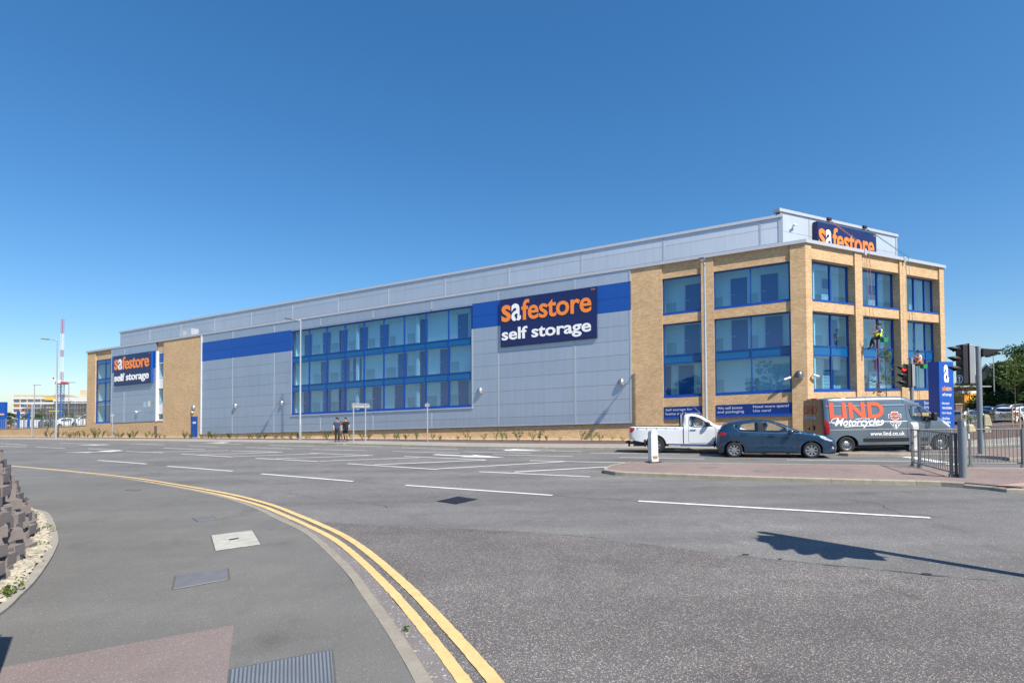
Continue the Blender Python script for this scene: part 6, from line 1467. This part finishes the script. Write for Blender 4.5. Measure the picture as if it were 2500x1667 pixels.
for k, px in enumerate(((-65.564, 73.229), (-63.269, 72.240), (-59.082, 69.824), (-56.190, 68.589), (-53.255, 66.756))):
    sapling(px, 4.2+.3*(k % 3), 200+k, ['leftmost', 'second', 'third', 'fourth', 'last'][k]+' thin sapling, counted from the left, tied between timber stakes', [L_dry, L_pale, L_dry][k % 3], 'staked saplings at the far left')
sapling((18.953, 26.573), 5.0, 301, 'twiggy young tree rising behind the roof of the grey van', L_pale, None, stakes=False, n=500, spread=.8)
sapling((30.5, 31.8), 4.4, 303, 'staked young tree on the mulch bank, left of the white parked car', L_mid, None, stakes=True, n=900, hb=.6, spread=1.1)
sapling((28.6, 33.2), 3.6, 305, 'staked young tree immediately right of the tall blue totem', L_dry, None, stakes=True, n=900, hb=.6, spread=1.1)
# shrubs on the right bank
for k in range(16):
    rn = random.Random(500+k); x = 27+k*1.05+rn.uniform(-.3, .3); i = min(len(A_)-1, max(0, int((x-20.5)/.88))); q = A_[i].lerp(B_[i], rn.uniform(.75, 1.0)); o = Vector((q.x, q.y, gz(q.x, 1.0)))
    t = thing('bank_shrub', ['first', 'second', 'third', 'fourth', 'fifth', 'sixth', 'seventh', 'eighth', 'ninth', 'tenth', 'eleventh', 'twelfth', 'thirteenth', 'fourteenth', 'fifteenth', 'sixteenth'][k]+' low shrub along the mulch bank, counted from the totem', 'shrub', o, group='shrubs on the mulch bank')
    lf = MB(); leaves(lf, o+Vector((0, 0, .15)), (.45, .4, .22), 110, .05, rn); l_ = lf.build('foliage', [L_dry, L_dry, L_pale][k % 3], t, normals=False); l_['kind'] = 'stuff'
# ---- trees behind the car park, right
TR = [((68.325, 80.439), 5.6, 2.3, L_mid), ((73.633, 83.833), 5.6, 2.8, L_pale), ((69.862, 77.010), 5.0, 2.8, L_mid), ((70.715, 75.106), 5.8, 2.8, L_mid), ((69.351, 71.639), 8.4, 2.9, L_dark), ((71.971, 72.304), 10.5, 4.0, L_dark), ((72.907, 70.215), 10, 4, L_mid), ((75.498, 78.747), 6.6, 3.2, L_dark), ((62.231, 60.856), 8, 4, L_pale)]
LBL = ['mid green tree just right of the tall blue totem', 'pale green tree directly behind the traffic signal head', 'rounded green tree below the slate gable roof', 'broad green tree right of the slate gable', 'tall dark tree at the right edge above the white car', 'tallest dark tree leaving the picture on the right', 'green tree beyond the right edge', 'dark tree behind the others near the gable', 'pale low tree beyond the right edge']
for k, (p, h, r_, lm) in enumerate(TR): tree('broadleaf_tree', LBL[k], Z(p), h, r_, 11000, lm, 600+k, size=.17, cl=44, zmin=.08)
def hedge(name, label, p0, p1, h, wd, lm, n, seed, size=.2, hb=0):
    rn = random.Random(seed); a, b = Vector(p0), Vector(p1); t = thing(name, label, 'hedge', G3(a, hb)); lf = MB(); k = max(2, int((b-a).length/1.2))
    for i in range(k+1): q = a.lerp(b, i/k); leaves(lf, G3(q, hb+h*.5)+Vector((rn.uniform(-.4, .4), rn.uniform(-.4, .4), 0)), (wd*rn.uniform(.8, 1.3), wd, h*rn.uniform(.42, .62)), n//k, size, rn)
    l_ = lf.build('foliage', lm, t, normals=False); l_['kind'] = 'stuff'; return t
hedge('hedge', 'tall dark hedge behind the parked cars on the right', (58.920, 65.635), (59.242, 55.399), 3.4, 1.3, L_dark, 9000, 710, .15)
hedge('hedge', 'green hedge between the totem and the traffic signal pole', (58.745, 70.005), (60.907, 66.688), 2.2, 1.1, L_mid, 5000, 711, .14)
# gabled house behind the trees
M_slate = mat('dark_roof_slate', (.085, .075, .075), .8, vary=.15, vscale=2); M_dbrick = brickmat('red_brown_brick', (.16, .075, .05), (.22, .11, .07), (.25, .21, .17))
hp2 = Vector((88.4, 97, gz(88))); h2 = thing('gable_house', 'house with a dark slate roof and pale bargeboard above the trees, right', 'house', hp2); fr = Frame(hp2, (.31, .95, 0), (-.95, .31, 0))
MB(fr).prism([(-5.2, 0), (5.2, 0), (5.2, 6.6), (0, 9.2), (-5.2, 6.6)], -14, 0).build('wall', M_dbrick, h2)
for sg in (-1, 1):
    mb = MB(); mb.add([fr.p(sg*5.6, 6.45, .3), fr.p(0, 9.3, .3), fr.p(0, 9.3, -14.3), fr.p(sg*5.6, 6.45, -14.3)], [(0, 1, 2, 3)]); o = mb.build('roof_slope', M_slate, h2); o.modifiers.new('solid', 'SOLIDIFY').thickness = .15
    MB(fr).prism([(sg*5.65, 6.30), (sg*5.65, 6.62), (0, 9.52), (0, 9.15)], .3, .42).build('bargeboard', M_white_tr, h2)
# dark flat roofed building and recovery lorry in the car park
fb_ = Vector((62, 72, gz(62))); t = thing('flat_roof_building', 'low dark building with a pale flat roof edge behind the lorry', 'building', fb_); fr = Frame(fb_, (1, .1, 0), (.1, -1, 0)); MB(fr).box(-3.2, 3.2, 0, 4.3, -6, 0).build('wall', mat('dark_brown_wall', (.07, .05, .045), .9), t); MB(fr).box(-3.6, 3.6, 4.3, 4.48, -6.5, .6).build('roof_edge', M_galv, t)
for k in range(2): MB(fr).box(-2.0+k*2.4, -.4+k*2.4, 1.2, 2.6, .01, .03).build('window', M_dark, t)
lv = Vector((*(61.548, 70.083), 0)); lv.z = gz(lv.x); t = thing('recovery_lorry', 'lorry rear with orange and yellow chevrons in the car park', 'lorry', lv); fr = Frame(lv, (1, 0, 0), (0, -1, 0)); M_chy = mat('chevron_yellow', (.75, .55, .02), .5); M_cho = mat('chevron_orange', (.75, .10, .02), .5)
MB(fr).box(-1.15, 1.15, .8, 3.4, -5.5, -.05).build('body', mat('lorry_body', (.5, .3, .08), .5), t); MB(fr).box(-1.1, 1.1, 3.42, 3.75, -5.5, -.2).build('light_bar', M_white_tr, t)
for b0 in (1.45, 2.45):
    pn = MB(fr).box(-1.15, 1.15, b0, b0+.95, -.05, 0).build('chevron_panel', M_chy, t)
    for k in range(4):
        for sg in (-1, 1): x0 = .08+k*.27; MB(fr).prism([(sg*x0, b0+.93), (sg*(x0+.14), b0+.93), (sg*min(1.13, x0+.60), b0+.02+max(0, x0+.60-1.13)*1.9), (sg*min(1.13, x0+.46), b0+.02+max(0, x0+.46-1.13)*1.9)], .002, .006).build('chevron', M_cho, pn)
MB(fr).box(1.25, 1.55, .6, 5.2, -.8, -.5).build('crane_arm', M_cho, t)
for sx in (-.85, .85): MB().lathe([(0, -.15), (.45, -.15), (.48, 0), (.45, .15), (0, .15)], fr.p(sx, .48, -.9), fr.a, 20).build('wheel', M_tyre, t)
# parked cars, right
P_white = mat('white_car_paint', (.78, .79, .81), .25, 0, vary=.02, coat=.9); P_dark = mat('dark_navy_paint', (.015, .02, .035), .25, .3, vary=.02, coat=1); P_grey = mat('mid_grey_paint', (.12, .13, .14), .3, .4, vary=.02, coat=.9); P_silver = mat('silver_paint', (.45, .47, .49), .3, .6, vary=.02, coat=.9)
HP = 0.0
def parked(p, rot, label, paint, sc=(1, 1, 1), name='parked_car', hb=.02):
    c = hatchback((p[0], p[1], gz(p[0], hb)), rot, label, paint, name, False); stretch(c, *sc); c['category'] = 'car'; return c
parked((46.594, 49.261), radians(24), 'white estate car parked behind the mulch bank, far right', P_white, (1.18, 1.08, 1.12))
parked((48.993, 56.654), radians(-70), 'dark car with a low roof between the brick pier and signal pole', P_dark, (1.1, 1.05, .98))
parked((52.456, 57.937), radians(10), 'dark navy car parked behind the white estate car', P_dark, (1.1, 1.05, 1.15))
parked((54.049, 57.466), radians(5), 'grey car at the right edge behind the white estate car', P_grey, (1.15, 1.1, 1.30))
parked((42.423, 49.874), radians(20), 'silver car low behind the tall blue totem', P_silver, (1.0, 1.0, .95))
bp = Vector((*(43.769, 51.313), 0)); bp.z = gz(bp.x); t = thing('brick_pier', 'square red brown brick pier right of the totem', 'pier', bp); MB(Frame(bp, (1, 0, 0), (0, -1, 0))).box(-.36, .36, 0, 1.95, -.7, 0).build('brickwork', M_dbrick, t); MB(Frame(bp, (1, 0, 0), (0, -1, 0))).box(-.42, .42, 1.95, 2.05, -.76, .06).build('cap', M_kerb, t)
for k, (px, hh, lb) in enumerate((((60.242, 63.727), 6.5, 'thin car park lamp with twin heads above the parked cars, right'), ((62.727, 68.154), 8.6, 'slim grey lamp column before the trees, right'))):
    x, y = px; z = gz(x); t = thing('car_park_lamp', lb, 'lamp post', (x, y, z)); MB().lathe([(.07, 0), (.05, hh), (0, hh)], (x, y, z), n=8).build('pole', M_galv, t); MB().bx(x-.9, x+.9, y-.1, y+.1, z+hh-.05, z+hh+.08).build('lamp_bar', M_galv, t)

# ---- far left: wall with railings, vehicles, totem, hospital under scaffolding, crane
wl = thing('boundary_wall', 'low buff brick wall running left from the far end of the building', 'wall', FRA.p(75.2, 0, 0)); HW = 3.014
MB(FRA).box(75.16, 100, H0, HW, -.3, 0).build('brickwork', M_brick, wl); MB(FRA).box(75.16, 100, HW, HW+.06, -.33, .03).build('coping', M_kerb, wl)
rl = thing('boundary_railing', 'grey railing on top of the low buff wall, far left', 'railing', FRA.p(76, HW, -.15))
for h in (.1, 1.15): MB(FRA).box(75.4, 100, HW+.06+h, HW+.10+h, -.18, -.14).build('rail', M_gpost, rl)
for k in range(44): MB(FRA).box(75.6+k*.56, 75.66+k*.56, HW+.06, HW+1.35, -.17, -.14).build('bar', M_gpost, rl)
for k in range(10): MB(FRA).box(75.5+k*2.5, 75.62+k*2.5, HW, HW+1.45, -.20, -.10).build('post', M_gpost, rl)
vx = (-64.139, 76.646); VW = Vector((vx[0], vx[1]+8, gz(vx[0], .9)))
c = hatchback((VW.x-2.5, VW.y, VW.z), radians(178), 'white parked van behind the far left railing', P_white, 'parked_van', False); stretch(c, 1.25, 1.1, 1.45); c['category'] = 'van'
parked((VW.x-9.2, VW.y+1), radians(15), 'white car parked behind the far left railing, left of the van', P_white, (1.05, 1, 1.1), hb=.9)
parked((VW.x-14, VW.y+3), radians(60), 'grey car parked behind the far left railing', P_grey, (1.05, 1, 1.1), hb=.8)
hd = Vector((*(-80.652, 85.742), 0)); hd = Vector((hd.x, hd.y+6, gz(hd.x))); t = thing('site_hoarding', 'long white hoarding behind the far left railing', 'hoarding', hd); fr = Frame(hd, (1, -.15, 0), (-.15, -1, 0))
for k in range(6): MB(fr).box(-7+k*2.45, -4.6+k*2.45, .2, 2.3, -.06, 0).build('panel', M_white_tr, t)
for px, w_, h_, lb in (((-75.198, 77.380), .55, 5.0, 'blue entrance totem at the left edge of the picture'), ((-83.567, 88.766), .12, 3.9, 'slim blue post behind the white hoarding, left one'), ((-80.500, 87.317), .12, 3.5, 'slim blue post behind the white hoarding, right one')):
    x, y = px; z = gz(x); t = thing('blue_totem' if w_ > .4 else 'blue_post', lb, 'sign' if w_ > .4 else 'post', (x, y, z)); MB().bx(x-w_, x+w_, y-.2, y+.2, z, z+h_).build('panel', M_blue, t, bevel=.02)
    MB().bx(x-w_*.8, x+w_*.8, y-.21, y-.2, z+h_*.62, z+h_*.66).build('stripe', M_amber if w_ > .4 else M_white_tr, t)
x, y = (-77.114, 80.317); person('worker in orange bending over at the far left edge', (x, y, gz(x, .15)), radians(-20), dict(che=(.32, 0, 1.18), spi=(.16, 0, 1.08), nek=(.46, 0, 1.22), hd0=(.54, 0, 1.22), hd1=(.62, 0, 1.24), hd2=(.69, 0, 1.26), shL=(.36, .185, 1.2), shR=(.36, -.185, 1.2), elL=(.48, .22, .95), wrL=(.62, .16, .76), elR=(.48, -.22, .95), wrR=(.62, -.16, .76)), V_or, C_char, M_black, cap=C_black, vest=V_or, sleeves='long', sc=1.1)
for p, h, r_, lm, lb in (((-234.949, 245.033), 6.8, 2.6, L_dark, 'dark evergreen at the far left behind the blue totem'), ((-233.749, 251.561), 5.2, 2.6, L_mid, 'green tree behind the slim blue posts, far left'), ((-233.136, 258.949), 6.0, 3.2, L_mid, 'rounded green tree left of the lamp with the camera box'), ((-197.508, 235.289), 5.0, 3.0, L_pale, 'pale green tree just left of the building end'), ((-224.730, 256.505), 4.8, 3.0, L_dry, 'olive tree behind the lamp with the camera box')):
    tree('broadleaf_tree', lb, Z(p), h, r_, 2600, lm, int(p[0]*10) % 997, size=.22, cl=20, zmin=.12)
for px, h, lb in (((-94.904, 104.124), 9.3, 'distant slim lamp column left of the hospital scaffolding'), ((-89.494, 105.797), 9.8, 'distant slim lamp column in front of the scaffolding')):
    x, y = px; z = gz(x); t = thing('distant_lamp', lb, 'lamp post', (x, y, z)); MB().lathe([(.09, 0), (.07, h), (0, h)], (x, y, z), n=8).build('pole', M_galv, t); MB().bx(x-.2, x+1.2, y-.12, y+.12, z+h-.05, z+h+.08).build('lamp_head', M_galv, t)
# hospital
HO = Vector((-381, 400, -5.5)); fr = Frame(HO, (1, .02, 0), (.02, -1, 0)); ho = thing('hospital_block', 'long pale concrete block partly wrapped in scaffolding, far left', 'building', HO)
M_conc = mat('pale_concrete', (.62, .61, .60), .9, vary=.12, vscale=.05); M_tan = mat('tan_concrete', (.50, .42, .30), .9, vary=.1, vscale=.05); M_rb = mat('red_brick_infill', (.36, .13, .07), .9, vary=.2, vscale=.08); M_win = mat('distant_window', (.10, .12, .15), .2, vary=.2)
MB(fr).box(0, 90, 0, 20.6, -20, 0).build('main_block', M_conc, ho); MB(fr).box(0, 16, 20.6, 22.6, -14, -1).build('roof_house', M_tan, ho); MB(fr).box(44, 90, 19, 26.5, -30, -8).build('rear_tower', M_tan, ho); MB(fr).box(51, 66, 26.5, 30, -26, -12).build('rear_tower_top', M_tan, ho)
MB(fr).prism([(18, 20.6), (42, 20.6), (30, 23.2)], -14, -4).build('pitched_roof', mat('tan_tiles', (.38, .27, .16), .9), ho)
for f in range(5):
    z0 = 2.2+f*3.7
    MB(fr).box(-.2, 90.2, z0+2.4, z0+3.3, 0, .35).build('floor_band', M_conc, ho)
    for k in range(17): MB(fr).box(.8+k*5.2, 5.2+k*5.2, z0, z0+2.4, .0, .12).build('window', M_win if (f == 4 or (k*7+f*3) % 5 < 3) else M_rb, ho)
sc_ = thing('scaffolding', 'grey tube scaffolding across the front of the pale block, far left', 'scaffolding', fr.p(12, 0, 2)); mb = MB()
for k in range(32): a_ = 12+k*2.3; mb.box(a_-.07, a_+.07, 0, 19.5 if k > 9 else 16, 1.6, 1.74, fr); mb.box(a_-.07, a_+.07, 0, 19.5 if k > 9 else 16, 3.2, 3.34, fr)
for h in range(10):
    mb.box(12, 84, h*2-.07, h*2+.07, 1.6, 1.74, fr); mb.box(12, 84, h*2+.9, h*2+1.0, 3.2, 3.3, fr)
    mb.box(12 if h < 8 else 33, 84, h*2-.2, h*2-.08, 1.6, 3.3, fr)
o = mb.build('tubes', M_galv, sc_); o['kind'] = 'stuff'
for a0, a1, b0, b1 in ((10, 34, 15.6, 16.9), (33, 84, 17.6, 19.2)): MB(fr).box(a0, a1, b0, b1, 3.35, 3.5).build('sheeting', M_white_tr, sc_)
MB(fr).box(26.5, 33, 18.3, 20.8, 1.0, 3.0).build('yellow_hoist', mat('hoist_yellow', (.70, .47, .06), .6), sc_)
for k in range(5): MB(fr).box(16+k*14, 26+k*14, 6.1+(k % 2)*3.8, 6.9+(k % 2)*3.8, 3.35, 3.42).build('debris_board', mat('yellow_board', (.60, .50, .12), .7), sc_)
# tower crane, seen along its jib
cr = Vector((-327, 380, -5)); t = thing('tower_crane', 'red and white luffing crane jib above blue mast, far left', 'crane', cr); M_cr = mat('crane_red', (.42, .06, .09), .6); M_cw = mat('crane_white', (.72, .72, .74), .6); M_cb = mat('crane_blue', (.05, .14, .36), .6)
def lattice(x0, y0, z0, x1, y1, z1, w_, n, nm, m_):
    mb = MB(); a, b = Vector((x0, y0, z0)), Vector((x1, y1, z1)); cn = [Vector((sx*w_, sy*w_, 0)) for sx in (-1, 1) for sy in (-1, 1)]
    for q in cn: mb.tube([a+q, b+q], w_*.16, 4)
    for i in range(n):
        p, q = a.lerp(b, i/n), a.lerp(b, (i+1)/n)
        for u, v in ((0, 1), (2, 3), (0, 2), (1, 3)): mb.tube([p+cn[u], q+cn[v]], w_*.10, 4); mb.tube([p+cn[v], p+cn[u]], w_*.10, 4)
    o = mb.build(nm, m_, t); o['kind'] = 'stuff'
x, y, z = cr
lattice(x-.2, y, z, x-.2, y, z+29, 1.3, 14, 'mast', M_cb); MB().bx(x-2, x+2.2, y-3, y+4, z+29, z+30.8).build('slewing_deck', M_cr, t); MB().bx(x-.6, x+2.0, y-4, y-2, z+29.5, z+32).build('cab', M_cw, t)
for k, (z0, z1, m_) in enumerate(((31.5, 38, M_cr), (38, 49, M_cw), (49, 54, M_cr), (54, 66, M_cw), (66, 76.5, M_cr))): lattice(x+.3, y, z+z0, x+.3, y, z+z1, .62, max(3, int((z1-z0)/2)), 'jib_section', m_)

# ================================================================ BLOCK WALL AND STONES, LEFT FOREGROUND
arc = smooth_path([Vector(p) for p in ((-13.2, 14.0), (-12.0, 12.9), (-10.739, 11.646), (-9.587, 10.850), (-8.318, 9.577), (-7.328, 8.502), (-6.850, 7.928), (-6.293, 7.184), (-5.662, 6.273), (-5.315, 5.697), (-5.062, 5.253), (-4.62, 4.2), (-4.25, 3.2))], .1)
M_edge = mat('edging_concrete', (.30, .275, .235), .9, vary=.2, vscale=6, bump=.5, bscale=90)
inn = offset_path(arc, -.10); mid_ = offset_path(arc, -.55)
m = MB(); n = len(arc); m.add([G3(p, .10) for p in arc]+[G3(p, .135) for p in arc]+[G3(p, .135) for p in inn]+[G3(p, .07) for p in inn], [(i, i+1, n+i+1, n+i) for i in range(n-1)]+[(n+i, n+i+1, 2*n+i+1, 2*n+i) for i in range(n-1)]+[(2*n+i, 2*n+i+1, 3*n+i+1, 3*n+i) for i in range(n-1)])
ed = m.build('stone_bed_edging', M_edge); ed['kind'] = 'structure'
far_ = offset_path(arc, -3.0); m = MB(); m.add([G3(p, .108) for p in inn]+[G3(p, .108) for p in far_], [(i, i+1, n+i+1, n+i) for i in range(n-1)]); sb = m.build('stone_bed', mat('bed_soil', (.26, .23, .18), .95, vary=.3, vscale=12)); sb['kind'] = 'structure'
M_stone = mat('pale_rubble', (.38, .345, .28), .9, vary=.3, vscale=6, bump=.7, bscale=30)
m = MB(); rn = random.Random(31)
for k in range(2300):
    i = rn.randrange(5, n-2); q = arc[i].lerp(mid_[i], rn.uniform(.24, 1.15)); s = rn.uniform(.022, .07)*(1.25 if rn.random() < .2 else 1); c = G3(q, .112+s*.35); a = rn.uniform(0, 3.14); el = rn.uniform(.5, 1.0); P = []
    for th, cnt in ((.35, 4), (.9, 6), (1.6, 6)):
        for j in range(cnt):
            ph = 2*pi*j/cnt+a; r_ = s*rn.uniform(.75, 1.2); P.append(c+Vector((r_*sin(th)*cos(ph)*(1.3), r_*sin(th)*sin(ph)*el, r_*cos(th)*.8)))
    F = [(0, 1, 2, 3)]+[(j, 4+int(j*1.5), 4+int(j*1.5+1.5) % 6, (j+1) % 4) for j in range(4)]+[(4+j, 10+j, 10+(j+1) % 6, 4+(j+1) % 6) for j in range(6)]
    m.add(P, F)
o = m.build('pale_stones', M_stone, smooth=75); tag(o, 'pale broken stones filling the bed beside the block wall', 'stones'); o['kind'] = 'stuff'
# stacked block wall: battered, blocks set at angles with gaps
M_blk = mat('dusky_clay_block', (.195, .168, .160), .85, vary=.16, vscale=5, bump=.4, bscale=70)
bw = thing('block_wall', 'battered wall of stacked dusky clay blocks at the left edge', 'wall', G3(offset_path(arc, -.5)[n//2], .1))
base = offset_path(arc, -.42); blk = None; cnt = 0; LV = 13; rn = random.Random(9)
SL = [0]
for i in range(1, n): SL.append(SL[-1]+(base[i]-base[i-1]).length)
def at_(d):
    for i in range(1, n):
        if SL[i] >= d: t_ = (base[i]-base[i-1]).normalized(); return base[i-1].lerp(base[i], (d-SL[i-1])/(SL[i]-SL[i-1])), t_
    return base[-1], (base[-1]-base[-2]).normalized()
mb = MB().bx(-.105, .105, -.17, .17, 0, .142); pro = mb.build('block', M_blk, None); me_ = pro.data; bpy.data.objects.remove(pro); off = LOC[bw]
d0 = SL[-1]-8.6
for k in range(LV):
    d = d0+(k % 2)*.145
    while d < SL[-1]-1.75 and cnt < 299:
        p, t_ = at_(d); nn = Vector((t_.y, -t_.x))*-1       # towards the pavement is the left of travel
        nn = Vector((-t_.y, t_.x)); z = .10+k*.14; q = p-nn*(.38*k*.14+.06)+nn*rn.choice((-.05, 0, .04, .07))
        o = bpy.data.objects.new('block', me_); COL.objects.link(o); o.parent = bw; ang = atan2(t_.y, t_.x)+rn.choice((-.32, .32))+rn.uniform(-.08, .08)
        o.location = G3(q, z)-off; o.rotation_euler = (rn.uniform(-.05, .05), rn.uniform(-.07, .07), ang); cnt += 1; d += .29+rn.uniform(-.015, .015)
m = MB(); P = []; core = offset_path(arc, -.62); cc_ = core[::4]; nc = len(cc_)
for i, p in enumerate(cc_):
    t_ = (cc_[min(i+1, nc-1)]-cc_[max(i-1, 0)]).normalized(); nn = Vector((-t_.y, t_.x)); P += [G3(p, .09), G3(p-nn*.40*2.0, 2.0), G3(p-nn*1.9, 2.0), G3(p-nn*1.9, .09)]
m.add(P, [(i*4+j, i*4+(j+1) % 4, (i+1)*4+(j+1) % 4, (i+1)*4+j) for i in range(nc-1) for j in range(4)]); m.build('rubble_core', mat('dark_rubble_core', (.10, .095, .09), .95, vary=.4, vscale=8, bump=1, bscale=20), bw)
for k, p in enumerate(((-7.807, 8.943), (-6.993, 7.868), (-8.020, 8.871), (-5.658, 6.097), (-5.464, 5.840), (-5.415, 5.636), (-5.455, 5.737), (-7.999, 9.082))):
    rn = random.Random(900+k); o = Vector((p[0]-.02, p[1], gz(p[0], .12))); t = thing('weed_tuft', ['furthest weed among the pale stones by the edging', 'weed among the pale stones halfway along the edging', 'weed close to the foot of the block wall', 'weed by a large pale stone near the viewer', 'weed on the edging side near the viewer', 'largest weed tuft at the lower left edge', 'second largest weed tuft at the lower left edge', 'tiny weed behind the halfway one among the stones'][k], 'weed', o, group='weeds in the stone bed'); lf = MB(); leaves(lf, o+Vector((0, 0, .05)), (.07, .07, .07), 22 if k not in (5, 6) else 60, .02, rn, .6); l_ = lf.build('foliage', L_pale, t, normals=False); l_['kind'] = 'stuff'
p = (-0.953, 4.877); o = Vector((p[0]-.03, p[1], gz(p[0], .01))); rn = random.Random(3); t = thing('kerb_weed', 'small green weed growing at the foot of the near kerb', 'weed', o); lf = MB(); leaves(lf, o+Vector((0, 0, .03)), (.03, .05, .03), 26, .016, rn, .6); lf.build('foliage', L_pale, t, normals=False)
nb = thing('shadow_board', 'unseen board added just outside the lower left corner to cast a wedge of shadow', 'shadow board', (-4.0, 3.37, gz(-4, .1)))  # unseen board added for its shadow; its kind and shape are made up
MB().bx(-4.7, -3.38, 3.34, 3.40, gz(-4, .25), gz(-4, 2.06)).build('panel', M_gpost, nb, bevel=.01)
for x_ in (-4.5, -3.6): MB().bx(x_-.04, x_+.04, 3.40, 3.48, gz(-4, .0), gz(-4, 2.0)).build('post', M_gpost, nb)

# trees on the near side of the junction, behind the camera: the glass opposite mirrors them
for k, (x, y, h, lm) in enumerate(((-26, -24, 9, L_mid), (-12, -30, 11, L_dark), (3, -26, 9.5, L_mid), (19, -29, 11, L_dark), (34, -24, 10, L_mid), (50, -18, 9, L_dark))):
    tree('broadleaf_tree', 'tree '+['far to the left', 'left', 'straight', 'a little right', 'right', 'far to the right'][k]+' behind the viewpoint, mirrored in the windows', Z((x, y)), h, h*.42, 1500, lm, 1200+k, size=.42, cl=22, zmin=.15)
